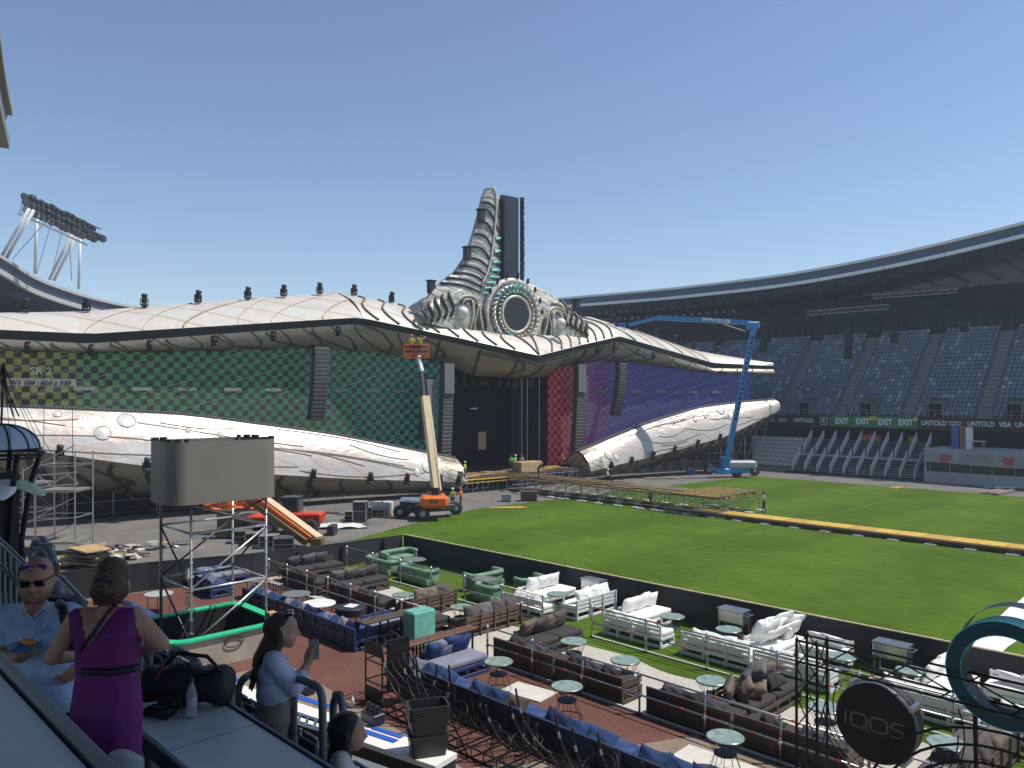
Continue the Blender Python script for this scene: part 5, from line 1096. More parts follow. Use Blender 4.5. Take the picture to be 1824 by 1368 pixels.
MB().tube([(-27.05, 12.6 + .35 * cos(a), .75 + .18 * sin(a)) for a in [i * pi / 10 for i in range(20)]], .02, 5, closed=True).build('cable_coil', dark_plastic, t)
# white service counter with mats, bottles and crates
bluem = mat('blue bar mat', (.02, .10, .45), .6); t = thing('white_counter', 'long white service counter below the stand with blue mats', 'counter', (0, 0, 0))
cA, cB = G(300, 1188, 1.1), G(800, 1350, 1.1); dC = (cB - cA); nC = Vector((-dC.y, dC.x, 0)).normalized(); ang = atan2(dC.y, dC.x)
MB().beam(cA + Vector((0, 0, -.06)) + nC * -.1, cB + Vector((0, 0, -.06)) + nC * -.1, .8, .12).build('counter_top', mat('white laminate', (.80, .79, .74), .35, 0, .04, 2), t)
MB().beam(cA + Vector((0, 0, -.62)) + nC * .05, cB + Vector((0, 0, -.62)) + nC * .05, .4, 1.0).build('counter_front', dark_plastic, t)
MB().beam(cA + Vector((0, 0, -.55)) + nC * -1.5, cB + Vector((0, 0, -.55)) + nC * -1.5, .7, 1.1).build('rear_shelf', mat('grey shelf', (.2, .21, .22), .5, .2), t)
def onC(u, v, z=1.1): return G(u, v, z)
for k, (u, v, l, w) in enumerate(((540, 1245, 2.1, .2), (395, 1204, 1.6, .25), (655, 1305, 1.9, .18), (690, 1305, 1.0, .16))):
    p = onC(u, v); tag(MB().box((0, 0, .012), (l, w, .02)).build('bar_mat', bluem, loc=p, rz=ang), 'blue bar mat on the white counter, %s' % ['behind the phone woman', 'leftmost by the handrail loops', 'long one beside the crates', 'short one beside the crates'][k], 'mat', 'blue bar mats')
def bottle(p, lab, m, h=.3, r=.045):
    t = thing('bottle', lab, 'bottle', p); MB().lathe([(0, 0), (r, 0), (r, h * .6), (r * .9, h * .68), (r * .35, h * .8), (r * .35, h), (0, h)], 14).build('body', m, t, True); MB().lathe([(r * .4, h * .97), (r * .4, h * 1.07), (0, h * 1.07)], 12).build('cap', bluem, t)
bottle(onC(628, 1258), 'small clear bottle standing on the white counter', mat('clear plastic', (.7, .74, .76), .1))
t = thing('bar_caddy', 'dark napkin caddy on the white counter beside the crates', 'caddy', onC(664, 1287)); MB().b2(-.3, .3, -.18, .18, 0, .28, .02).build('box', mat('dark caddy', (.02, .022, .04), .4), t)
for k in range(3): MB().lathe([(0, .28), (.06, .28), (.06, .48), (0, .5)], 10, (-.2 + .2 * k, 0, 0)).build('tumbler', dark_plastic, t)
t = thing('bar_caddy', 'dark napkin caddy behind the phone woman', 'caddy', onC(545, 1235)); MB().b2(-.25, .25, -.15, .15, 0, .3, .02).build('box', mat('dark caddy', (.02, .022, .04), .4), t); MB().lathe([(0, .3), (.06, .3), (.06, .45), (0, .47)], 10).build('tumbler', dark_plastic, t)
tub = mat('black crate plastic', (.025, .027, .028), .4, 0, .1, 3)
def crate(name, lab, p, h, fl, rz):
    t = thing(name, lab, 'crate', p, rz, 'stacked black plastic crates'); b = MB(); W_, D_ = .92, .6
    def rg(e, z): return [(x * e, y * e, z) for x, y in rrect(-W_ / 2, W_ / 2, -D_ / 2, D_ / 2, .07, 3)]
    R = [rg(.86, 0), rg(1, h), rg(1.05, h), rg(1.05, h - .05), rg(1.0, h - .05)]; Ri = [rg(.95, h), rg(.82, .03)]; n_ = len(R[0]); vs = [p_ for r in R for p_ in r]
    b.add(vs, [(i * n_ + k, i * n_ + (k + 1) % n_, (i + 1) * n_ + (k + 1) % n_, (i + 1) * n_ + k) for i in range(4) for k in range(n_)] + [tuple(range(n_))[::-1]])
    vs = [p_ for r in [R[1]] + Ri for p_ in r]; b.add(vs, [(i * n_ + k, i * n_ + (k + 1) % n_, (i + 1) * n_ + (k + 1) % n_, (i + 1) * n_ + k) for i in range(2) for k in range(n_)] + [tuple(range(2 * n_, 3 * n_))]); b.build('tub', tub, t); MB().b2(-.15, .15, -D_ / 2 * 1.07, -D_ / 2 * 1.03, h - .12, h - .06).build('handle', tub, t)
pc = onC(757, 1345)
for k in range(6): crate('plastic_crate', ['black plastic crate at the bottom of the stack on the white counter', 'black plastic crate second from the bottom of the stack', 'black plastic crate third from the bottom of the stack', 'black plastic crate fourth from the bottom of the stack', 'black plastic crate just below the top of the stack', 'topmost empty black plastic crate of the stack'][k], pc + Vector((-.05, .12, (0 if k == 0 else .42 + .065 * (k - 1)))), .5, 0, ang + .9)

# ------------------------------------------------------------------ catwalk
t = thing('catwalk', 'scaffold catwalk with yellow beams running from the stage onto the pitch', 'catwalk', (0, 0, 0))
oly = mat('weathered yellow beam', (.27, .19, .045), .7, 0, .25, 3)
bm1 = MB().box((0, 0, 0), (4.5, .42, .2)).mesh('deck_beam', oly)
for k in range(10): inst(bm1, 'deck_beam', t, (-34.9 + random.uniform(-.12, .12), 55.2 + k * .68, 1.52))
for k in range(9): MB().box((-56.5 + k * 2.2, 57.4 + .35 * (k % 2), 1.48 + .03 * (k % 2)), (2.6, 3.2, .1)).build('deck_panel', brown if k < 6 else mat('grey brown deck', (.15, .115, .07), .7, 0, .2, 3), t)
for y in (55.2, 57.0, 59.3): MB().b2(-57, -37.2, y - .1, y + .1, 1.5 if y == 57 else 1.36, 1.62 if y == 57 else 1.5).build('edge_beam', oly, t)
XS = [-57 + k * 2.0 for k in range(10)] + [-37, -35, -32.7]
for x in XS:
    for y in (55.1, 57.3, 59.5) + ((61.3,) if x >= -37 else ()):
        o = MB().tube([(x, y, 0), (x, y, 1.95 if x >= -37 else 1.4)], .04, 6).build('leg', steel, t); MB().b2(x - .35, x + .35, y - .2, y + .2, .003, .05).build('base_pad', white_paint, o)
    b = MB(); y1 = 61.3 if x >= -37 else 59.5
    for z in (.35, 1.2): b.tube([(x, 55.1, z), (x, y1, z)], .03, 5)
    b.tube([(x, 55.1, .3), (x, 57.3, 1.3)], .025, 5); b.build('transom', steel, t)
for x0, x1 in zip(XS, XS[1:]):
    b = MB()
    for y in (55.1, 59.5):
        for z in (.35, 1.2): b.tube([(x0, y, z), (x1, y, z)], .03, 5)
        b.tube([(x0, y, .3), (x1, y, 1.3)], .025, 5)
        b.build('brace', steel, t); b = MB()
b = MB()
for z in (1.95, 1.7): b.tube([(-32.7, 55.1, z), (-32.7, 61.3, z)], .03, 5)
b.build('guard_rail', steel, t)
for k in range(34):
    x = -50 + k * 1.6; MB().b2(x, x + 1.55, 55.2 if x > -37 else 56.6, 56.9 if x > -37 else 57.1, .30, .36).build('low_deck_panel', [yellow_ply, yellow_ply, mat('amber ply', (.50, .31, .05), .6, 0, .2, 3)][k % 3], t)
for y in (54.95, 57.05): MB().b2(-38, 4.4, y - .14, y + .14, .14, .33).build('low_edge_beam', brown, t)
for k in range(24): x = -49.5 + k * 2.3; MB().b2(x - .35, x + .35, 54.6, 55.05, .003, .06).build('base_pad', white_paint, t); MB().tube([(x, 54.9, .05), (x, 54.9, .3)], .04, 6).build('leg', steel, t)
# ------------------------------------------------------------------ machines
def wheel(par, p, R, w, rz=0):
    o = MB().lathe([(R * .55, -w / 2), (R * .9, -w / 2), (R, -w * .36), (R, w * .36), (R * .9, w / 2), (R * .55, w / 2)], 20, (0, 0, 0), Matrix.Rotation(pi / 2, 3, 'X')).build('wheel', rubber, par, True, loc=p); o.rotation_euler = (0, 0, rz)
    MB().lathe([(0, -w * .4), (R * .3, -w * .42), (R * .56, -w * .3), (R * .56, w * .3), (R * .3, w * .42), (0, w * .4)], 16, (0, 0, 0), Matrix.Rotation(pi / 2, 3, 'X')).build('rim', mat('pale wheel rim', (.38, .37, .34), .5, .3), o, True)
    b = MB()
    for k in range(14): a = 2 * pi * k / 14; b.box((R * .99 * cos(a), 0, R * .99 * sin(a)), (.05, w * .8, .12), rot=Matrix.Rotation(-a, 3, 'Y'))
    q = b.build('tread', rubber, o); q['kind'] = 'stuff'
cream = mat('cream boom paint', (.68, .52, .33), .45, 0, .08, 3); dgrey = mat('dark machine grey', (.04, .04, .042), .5)
p0 = G(768, 921); p0.z = 0; t = thing('boom_lift', 'orange boom lift with raised cream boom before the stage', 'boom lift', p0, 0)
vd = Vector((.7, -.714, 0)); vr = Vector((.714, .7, 0))                      # picture right-near and right-far directions
def loc_(u, v, Y): return P(u, v, Y) - p0
cr = c2w(1, 0); fwd = c2w(0, 1); cr.z = fwd.z = 0
MB().box((0, 0, .75), (3.6, 1.3, .5), rz=atan2(cr.y, cr.x) + .35, ch=.05).build('chassis', dgrey, t)
MB().box((-1.3, -1.0, .9), (1.6, .9, .6), rz=.2).build('axle_cover', dgrey, t)
for (u, v, r_) in ((812, 906, .5), (752, 916, .55), (722, 908, .5), (712, 911, .5)): p = G(u, v + 10 if v < 910 else v + 12); wheel(t, (p.x - p0.x, p.y - p0.y, r_), r_, .42, atan2(cr.y, cr.x) + .35)
MB().box(loc_(773, 892, 61), (2.1, 1.9, .95), rz=atan2(cr.y, cr.x) + .15, ch=.22).build('counterweight', orange, t); inst(text_mesh('JLG', .42, dgrey, .012, .015), 'lettering', t, loc_(773, 893, 59.7), rot=(pi / 2, 0, atan2(cr.y, cr.x)))
MB().box(loc_(777, 877, 61), (.6, .8, .8), rz=.6).build('turret', dgrey, t)
MB().beam(loc_(778, 875, 61), loc_(757, 707, 63.5), .62, .62).build('boom_main', cream, t); MB().beam(loc_(757, 707, 63.5), loc_(752, 662, 64.2), .42, .42).build('boom_mid', dgrey, t); MB().beam(loc_(752, 664, 64.2), loc_(745, 634, 64.6), .26, .26).build('boom_tip', white_metal, t)
MB().tube([loc_(783, 875, 60.8), loc_(763, 715, 63.2), loc_(757, 664, 64)], .06, 6).build('hose', dark_plastic, t)
def basket(par, c, rz, m):
    W_, D_, Hh = 2.0, .9, 1.05; R = Matrix.Rotation(rz, 3, 'Z'); f = lambda x, y, z: c + R @ Vector((x, y, z)); o = None
    b = MB(); b.box(c, (W_, D_, .08), rz=rz); o = b.build('basket_floor', m, par)
    for z in (.3, .68, Hh):
        for (a, e) in (((-1, -1), (1, -1)), ((1, -1), (1, 1)), ((1, 1), (-1, 1)), ((-1, 1), (-1, -1))): MB().tube([f(a[0] * W_ / 2, a[1] * D_ / 2, z), f(e[0] * W_ / 2, e[1] * D_ / 2, z)], .035, 6).build('basket_rail', m, o)
    for x in (-1, -.4, .4, 1):
        for y in (-1, 1): MB().tube([f(x * W_ / 2, y * D_ / 2, 0), f(x * W_ / 2, y * D_ / 2, Hh)], .035, 6).build('basket_post', m, o)
    for x in (-.7, .7): MB().box(f(x, -D_ / 2, .2), (.55, .03, .3), rz=rz).build('kick_panel', m, o)
    MB().box(f(0, -D_ / 2 - .05, .85), (.6, .2, .3), rz=rz).build('control_box', dgrey, o); return o
bc = loc_(742, 637, 64.8); basket(t, bc, atan2(cr.y, cr.x) + .1, orange)
# lowered lift behind the screen tower
p0 = G(470, 965); p0.z = 0; t = thing('boom_lift', 'second boom lift with its cream boom lowered beside the red telehandler', 'boom lift', p0, 0)
MB().beam(loc_(568, 962, 49.5), loc_(440, 868, 54), .55, .5).build('boom_main', cream, t); MB().beam(loc_(553, 962, 49.4), loc_(448, 884, 53), .12, .45).build('boom_stripe', orange, t); MB().beam(loc_(545, 966, 49.3), loc_(440, 888, 53.2), .25, .4).build('boom_lower', mat('old timber brown', (.16, .10, .05), .7), t); MB().box(loc_(566, 966, 49.4), (.7, .6, .5), rz=.6).build('boom_foot', mat('old timber brown', (.16, .10, .05), .7), t)
MB().beam(loc_(440, 868, 54), loc_(408, 890, 55), .2, .2).build('jib', dgrey, t); basket(t, loc_(392, 907, 55), .5, orange); basket(t, loc_(432, 904, 56), .5, orange)
MB().box(loc_(452, 930, 55), (2.4, 1.6, 1.0), rz=.4, ch=.1).build('chassis', dgrey, t)
for (u, v) in ((432, 952), (470, 950)): p = G(u, v); wheel(t, (p.x - p0.x, p.y - p0.y, .5), .5, .4, .4)
# red telehandler
p0 = G(520, 955); p0.z = 0; rt = mat('red machine paint', (.55, .045, .02), .4, 0, .1, 3); t = thing('telehandler', 'red telehandler with black cab parked on the track', 'telehandler', p0, 0); az = atan2(cr.y, cr.x)
MB().box(loc_(512, 925, 55), (4.6, 1.3, .8), rz=az, ch=.08).build('body', rt, t); MB().box(loc_(548, 921, 55), (2.2, 1.5, .7), rz=az, ch=.1).build('engine_cover', rt, t); MB().box(loc_(458, 928, 54), (1.4, .8, .7), rz=az, ch=.08).build('boom_head', rt, t)
MB().box(loc_(520, 901, 55.5), (1.3, 1.4, 1.2), rz=az, ch=.12).build('cab', glass_dark, t); MB().box(loc_(520, 885, 55.5), (1.25, 1.35, .08), rz=az).build('cab_roof', dgrey, t); MB().box(loc_(592, 945, 54.5), (.5, 1.2, .8), rz=az, ch=.05).build('fork_carriage', dgrey, t)
for (u, v, Yw) in ((551, 940, 53.6), (480, 941, 53.6), (556, 935, 56), (486, 935, 56)): p = loc_(u, v, Yw); wheel(t, (p.x, p.y, .58), .58, .45, az)
MB().box(loc_(540, 930, 53.4), (1.5, .25, .12), rz=az).build('mudguard', dgrey, t)
# blue lift
bl_ = mat('blue boom paint', (.03, .24, .55), .4, 0, .06, 2); p0 = G(1300, 850); p0.z = 0; t = thing('boom_lift', 'tall blue articulated boom lift reaching over the right wing', 'boom lift', p0, 0); YB = p0.x * -.714 + p0.y * .7
MB().box(loc_(1302, 838, YB), (4.4, 1.4, .6), rz=az + .2, ch=.08).build('chassis', bl_, t)
for (u, v) in ((1263, 845), (1312, 850), (1344, 847), (1290, 844)): p = G(u, v); wheel(t, (p.x - p0.x, p.y - p0.y, .62), .62, .5, az + .2)
MB().box(loc_(1320, 827, YB), (3.4, 1.5, .9), rz=az, ch=.2).build('counterweight', mat('pale grey machine', (.45, .46, .47), .45), t); MB().box(loc_(1292, 826, YB), (1.1, 1.3, 1.6), rz=az, ch=.1).build('turret', bl_, t)
A_, B_ = loc_(1294, 822, YB - .6), loc_(1343, 583, YB - 1.2); MB().beam(A_, B_, .75, .62).build('riser', bl_, t)
for k in range(17):
    f_ = .32 + .6 * k / 16; p = A_.lerp(B_, f_); MB().lathe([(0, 0), (.17, 0)], 12, p - fwd * .4 + Vector((0, 0, 0)), Matrix.Rotation(az, 3, 'Z') @ Matrix.Rotation(pi / 2, 3, 'X')).build('lightening_hole', mat('hole shadow paint', (.008, .012, .02), .8), t)
MB().box(loc_(1341, 580, YB - 1.2), (1.5, .8, .9), rz=az, ch=.15).build('elbow', bl_, t); MB().beam(loc_(1338, 575, YB - 1.2), loc_(1170, 566, YB + 1.5), .55, .55).build('upper_boom', bl_, t)
MB().beam(loc_(1300, 573, YB - .9), loc_(1250, 569, YB - .2), .58, .42).build('name_plate', white_metal, t); inst(text_mesh('Genie ZX 135/70', .5, bl_, .012, .012), 'lettering', t, loc_(1276, 571, YB - 1.1), rot=(pi / 2, 0, az))
MB().beam(loc_(1172, 566, YB + 1.5), loc_(1120, 578, YB + 2.6), .36, .36).build('jib', bl_, t); MB().beam(loc_(1328, 590, YB - 1), loc_(1288, 577, YB - .6), .12, .12).build('ram', white_metal, t)
basket(t, loc_(1098, 592, YB + 4), az, bl_)
# ------------------------------------------------------------------ flight cases, boxes, tanks, debris on the track
fc = mat('black flight case', (.02, .02, .022), .5, 0, .2, 3)
def case(name, lab, u, v, s, m, rz=0, edge_=True, cat='case', grp='flight cases on the track'):
    p = G(u, v); p.z = 0; t = thing(name, lab, cat, p, az + rz, grp); w, d, h = s; MB().b2(-w / 2, w / 2, -d / 2, d / 2, .08, h, .02).build('body', m, t)
    if edge_:
        for sx in (-1, 1):
            for sy in (-1, 1): MB().b2(sx * w / 2 - .03, sx * w / 2 + .03, sy * d / 2 - .03, sy * d / 2 + .03, .08, h + .01).build('corner_rail', steel, t)
        for z in (.1, h * .55, h): MB().b2(-w / 2 - .012, w / 2 + .012, -d / 2 - .012, d / 2 + .012, z - .025, z + .005).build('edge_band', steel, t)
case('flight_case', 'tall black flight case standing below the lower shell', 642, 929, (1.0, .9, 1.55), fc); case('flight_case', 'low flight case left of the tall case', 624, 926, (.75, .7, .7), fc); case('flight_case', 'low flight case behind the tall case', 656, 923, (.6, .7, .9), fc); case('flight_case', 'wide flight case right of the tall case', 675, 921, (1.0, .8, .65), fc)
for k, (u, v) in enumerate(((432, 966), (455, 970), (480, 975), (505, 980))): case('flight_case', 'long black flight case in the row before the telehandler, %s from the left' % ords[k], u, v, (1.2, .9, .8), fc, .25)
sb = mat('brown speaker box', (.075, .055, .04), .7)
for k, (u, v, h) in enumerate(((402, 958, 1.9), (422, 957, 1.2), (438, 955, 1.1))): case('speaker_stack', 'brown speaker cabinets behind the scaffold tower, %s from the left' % ords[k], u, v, (1.0, .9, h), sb, .2, False, 'speaker', 'brown speaker cabinets')
ib = mat('white tank plastic', (.62, .60, .52), .45, 0, .12, 2)
for k, u in enumerate((672, 688)):
    p = G(u, 918); p.z = 0; t = thing('water_tank', 'white caged liquid tank by the lower shell, %s' % ['left', 'right'][k], 'tank', p, az, 'white tanks'); MB().b2(-.5, .5, -.5, .5, .12, 1.1, .08).build('tank', ib, t); MB().b2(-.55, .55, -.55, .55, 0, .12).build('pallet', wood, t)
    for x in (-.5, -.17, .17, .5): MB().tube([(x, -.53, .1), (x, -.53, 1.12)], .015, 5).build('cage_bar', steel, t)
    for z in (.35, .7, 1.1): MB().tube([(-.53, -.53, z), (.53, -.53, z)], .015, 5).build('cage_bar', steel, t)
case('generator_box', 'grey metal box on the track before the stage deck', 902, 893, (.9, .8, .7), mat('grey metal box', (.3, .31, .32), .5, .3), 0, False, 'box', 'boxes before the stage'); case('timber_crate', 'brown timber crate on the track before the stage deck', 942, 892, (1.5, 1.0, .9), mat('brown crate', (.12, .06, .035), .7), 0, False, 'box', 'boxes before the stage'); case('blue_box', 'small blue box beside the right lower shell', 1230, 846, (.9, .7, .8), mat('blue box', (.04, .06, .25), .5), 0, False, 'box', 'boxes before the stage')
p = G(735, 912); tag(MB().box((0, 0, .7), (2.0, .1, 1.3), rot=Matrix.Rotation(-.8, 3, 'X')).build('sheet_panel', mat('blue grey sheet metal', (.25, .30, .38), .4, .4), loc=(p.x, p.y, 0), rz=az), 'blue-grey sheet leaning behind the orange lift', 'panel')
def stack(name, lab, u, v, n_, L, m, rz=0, cat='timber', w=.28):
    p = G(u, v); t = thing(name, lab, cat, (p.x, p.y, 0), az + rz)
    for k in range(n_): MB().box((random.uniform(-.2, .2), (k % 3 - 1) * w * 1.1 + random.uniform(-.05, .05), .04 + .07 * (k // 3)), (L * random.uniform(.75, 1), w, .06), rz=random.uniform(-.12, .12)).build('board', m, t)
stack('board_pile', 'pale timber boards lying by the right lower shell', 1180, 853, 7, 4.0, mat('pale timber', (.55, .42, .27), .7, 0, .15, 4), .1); stack('board_pile', 'pale boards lying left of the orange lift', 905, 905, 3, 3.5, yellow_ply, .1)
stack('board_pile', 'grey boards stacked on the track at far right', 1778, 878, 9, 5.0, mat('weathered board', (.22, .19, .15), .8, 0, .2, 4), .7, w=.5); stack('yellow_beams', 'yellow beam lying along the far pitch edge', 1600, 868, 2, 4.5, yellow_ply, .72, 'timber', .2)
tarp = mat('white crumpled tarp', (.68, .67, .64), .6, 0, .1, 2)
def rag(lab, u, v, sx, sy, m, seed):
    p = G(u, v); rnd = random.Random(seed); ph = [rnd.uniform(0, 6) for _ in range(4)]; b = MB(); b.grid(lambda i, j: ((i - .5) * sx * (1 + .2 * sin(j * 7 + ph[0])), (j - .5) * sy * (1 + .2 * sin(i * 6 + ph[1])), .04 + .14 * abs(sin(i * 9 + ph[2]) * sin(j * 8 + ph[3])) ), 16, 12); tag(b.build('tarpaulin', m, loc=(p.x, p.y, 0), rz=az, smooth=True), lab, 'tarpaulin')
rag('white crumpled sheet on the track beside the telehandler', 602, 938, 4.0, 2.2, tarp, 1); rag('small white sheet at the foot of the far stairs', 1560, 846, 4, 1.5, tarp, 2); rag('dark tarpaulin heap beside the far stairs', 1425, 842, 4, 2, black, 3); rag('dark heap of bags behind the blue lift', 1370, 832, 3.5, 2.5, black, 4)
rag('white rubble heap at far right of the track', 1795, 870, 4, 1.2, tarp, 5)
# heap of stacked black panels and rubble at the left edge of the track
p = G(158, 1010); t = thing('panel_heap', 'untidy heap of black panels beyond the left hoarding', 'panels', (p.x, p.y, 0), .3)
for k in range(9): MB().box((random.uniform(-.25, .25), random.uniform(-.2, .2), .1 + .11 * k), (2.2, 1.4, .08), rz=random.uniform(-.3, .3)).build('panel', [dark_plastic, dark_plastic, wood][k % 3], t)
for k in range(10):
    u, v = [(215, 985), (250, 978), (120, 1000), (190, 990), (275, 975), (300, 972), (235, 995), (90, 1012), (140, 985), (175, 980)][k]; p = G(u, v)
    t = thing('rubble_heap', 'small heap of offcuts beyond the left hoarding, %s' % ['grey one beside the tall panels', 'pale one near the scaffold', 'brown one at the left', 'flat one in the middle', 'steel one by the scaffold leg', 'white tubes by the scaffold leg', 'mixed one before the grey cover', 'cream one at the railing', 'dark one behind the panels', 'pale one behind the panels'][k], 'debris', (p.x, p.y, 0), random.random() * 3)
    for q in range(7): MB().box((random.uniform(-.8, .8), random.uniform(-.5, .5), .06 + .08 * (q % 4)), (random.uniform(.4, 1.6), random.uniform(.08, .5), random.uniform(.04, .14)), rz=random.uniform(0, 3)).build('offcut', random.choice([wood, steel, white_paint, concrete, dark_plastic, ib]), t)
# ------------------------------------------------------------------ scaffold bays at the left
def bay(lab, u, v, w, d, h, lifts):
    p = G(u, v); t = thing('scaffold_bay', lab, 'scaffold', (p.x, p.y, 0), az)
    for x in (0, w):
        for y in (0, d): MB().tube([(x, y, 0), (x, y, h)], .045, 6).build('standard', steel, t)
    for k in range(lifts):
        z = h * (k + .5) / lifts
        for (a, c_) in (((0, 0), (w, 0)), ((w, 0), (w, d)), ((w, d), (0, d)), ((0, d), (0, 0))): MB().tube([(*a, z), (*c_, z)], .04, 6).build('ledger', steel, t)
        MB().tube([(0, 0, z), (w, 0, z + h / lifts * .8)], .032, 6).build('brace', steel, t)
        if k % 2 == 0: MB().b2(.1, w - .1, .1, d - .1, z + .03, z + .08).build('platform', mat('worn deck', (.20, .18, .15), .8), t)
bay('tall scaffold bay left under the shell by the dark passage', 62, 992, 2.4, 2.0, 6.2, 4); bay('scaffold bay at the left edge below the dome', 5, 985, 2.0, 2.0, 5.0, 3)
p = G(150, 975); ladder(P(67, 868, 46), P(140, 862, 47), 'steel lattice beam between the left scaffold bays', .7)
t = thing('dark_passage', 'black drape lined passage under the left shell', 'drape', (0, 0, 0)); pA, pB = sw(-42, -3.2, 0), sw(-24, -2.6, 0)
b = MB(); b.grid(lambda i, j: tuple(pA.lerp(pB, i) + Vector((.06 * sin(i * 90), 0, lerp(0, 4.2 - 2.2 * i, j)))), 60, 2); b.build('drape', black, t, True)
# ------------------------------------------------------------------ domed canopy on black legs at the left edge
p0 = P(2, 800, 21); t = thing('domed_kiosk', 'blue-white dome with tall black spire on curved legs at the left edge', 'kiosk', (p0.x, p0.y, 0)); ZD = p0.z; R = .92
o = MB().lathe([(R * cos(a), ZD + R * .72 * sin(a)) for a in [i * pi / 20 for i in range(11)]], 32).build('dome', mat('pale blue dome panel', (.42, .50, .66), .35, 0, .12, 2), t, True)
for k in range(12): a = 2 * pi * k / 12; MB().tube([(R * 1.01 * cos(b_) * cos(a), R * 1.01 * cos(b_) * sin(a), ZD + R * .73 * sin(b_)) for b_ in [i * pi / 20 for i in range(11)]], .022, 5).build('dome_rib', black_steel, t, True)
for z, r in ((0, 1.02), (-.12, 1.1), (-.22, 1.0)): MB().tube([(R * r * cos(a), R * r * sin(a), ZD + z) for a in [i * pi / 16 for i in range(32)]], .03, 6, closed=True).build('hoop', black_steel, t, True)
zt = ZD + R * .72; MB().tube([(0, 0, zt - .1), (.05, .05, zt + 1.65)], .03, 6).build('spire', black_steel, t)
for k in range(10): a = 2 * pi * k / 10; MB().tube([(.05, .05, zt + 1.55), (R * 1.25 * cos(a), R * 1.25 * sin(a), ZD - .15)], .008, 4).build('guy_wire', black_steel, t)
for k in range(4): a = .4 + k * pi / 2; MB().tube([(.5 * cos(a), .5 * sin(a), zt + .2), (.16 * cos(a), .16 * sin(a), zt + .9), (.04, .04, zt + 1.6)], .02, 5).build('crown_arm', black_steel, t)
for k in range(5): a = .2 + 2 * pi * k / 5; MB().tube([(R * cos(a), R * sin(a), ZD - .1), (R * .75 * cos(a), R * .75 * sin(a), ZD - .9), (R * .5 * cos(a), R * .5 * sin(a), ZD - 2.5), (R * .9 * cos(a), R * .9 * sin(a), 0)], .07, 8).build('curved_leg', black_steel, t, True)
MB().b2(-.35, .35, -.35, .35, 0, ZD - .6).build('core_column', black_steel, t)
pet = mat('pale green petal', (.46, .52, .33), .5)
for k, (a, m_) in enumerate(((-.9, pet), (-.2, white_paint), (.7, pet), (2.2, pet), (3.6, white_paint))):
    b = MB(); b.grid(lambda i, j: Vector((cos(a) * (.3 + .95 * i) - sin(a) * (j - .5) * .7 * sin(pi * (.15 + .8 * i)), sin(a) * (.3 + .95 * i) + cos(a) * (j - .5) * .7 * sin(pi * (.15 + .8 * i)), ZD - .75 - .45 * i - .1 * (j - .5) ** 2)), 8, 4); q = b.build('petal', m_, t, True); md = q.modifiers.new('thick', 'SOLIDIFY'); md.thickness = .03
# ------------------------------------------------------------------ the stand in front of the camera
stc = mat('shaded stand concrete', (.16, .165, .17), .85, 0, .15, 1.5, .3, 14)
t = thing('near_stand', 'shaded concrete steps of the near stand in the foreground', 'grandstand', (0, 0, 0))
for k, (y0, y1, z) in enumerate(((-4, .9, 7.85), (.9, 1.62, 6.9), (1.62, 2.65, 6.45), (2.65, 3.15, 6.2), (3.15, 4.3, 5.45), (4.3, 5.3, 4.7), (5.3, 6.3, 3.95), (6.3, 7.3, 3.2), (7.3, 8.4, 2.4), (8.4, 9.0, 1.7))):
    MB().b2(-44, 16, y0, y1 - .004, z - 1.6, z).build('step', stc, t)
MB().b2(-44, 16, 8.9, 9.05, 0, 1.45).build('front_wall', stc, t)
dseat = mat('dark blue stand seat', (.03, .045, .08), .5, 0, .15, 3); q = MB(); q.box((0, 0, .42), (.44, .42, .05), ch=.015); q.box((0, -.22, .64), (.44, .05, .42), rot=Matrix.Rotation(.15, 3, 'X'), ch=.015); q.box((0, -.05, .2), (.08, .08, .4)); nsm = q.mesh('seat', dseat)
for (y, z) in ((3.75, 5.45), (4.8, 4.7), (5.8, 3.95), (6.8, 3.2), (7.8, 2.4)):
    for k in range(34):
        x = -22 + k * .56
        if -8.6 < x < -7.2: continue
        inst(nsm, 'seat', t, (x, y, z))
lam = mat('white counter laminate', (.62, .64, .67), .45, 0, .03, 1.5); trim = mat('grey edge trim', (.10, .105, .12), .4, .4)
def counter(lab, x0, x1, y0, y1, z):
    t = thing('stand_counter', lab, 'counter', (0, 0, 0)); MB().b2(x0, x1, y0, y1, z - .03, z, .008).build('top', lam, t)
    MB().b2(x0 - .01, x1, y1 + .001, y1 + .03, z - .05, z + .012, .006).build('far_trim', trim, t); MB().b2(x0 - .01, x1, y0 - .03, y0 - .001, z - .10, z + .012, .006).build('near_trim', trim, t)
    for k in range(int(x1 - x0)): MB().b2(x0 + .5 + k, x0 + .56 + k, y0 + .1, y0 + .16, z - 1.1, z - .031).build('leg', trim, t)
    for k in range(int((x1 - x0) / 1.6)): MB().b2(x0 + 1.6 * k + .9, x0 + 1.6 * k + .904, y0, y1, z + .0005, z + .0015).build('joint', trim, t)
counter('pale counter top at the bottom left corner nearest the camera', -7, 2.5, -.35, .44, 8.85)
counter('pale counter top with bottle and black bag in the lower left', -5.55, .5, 1.76, 2.31, 7.45)
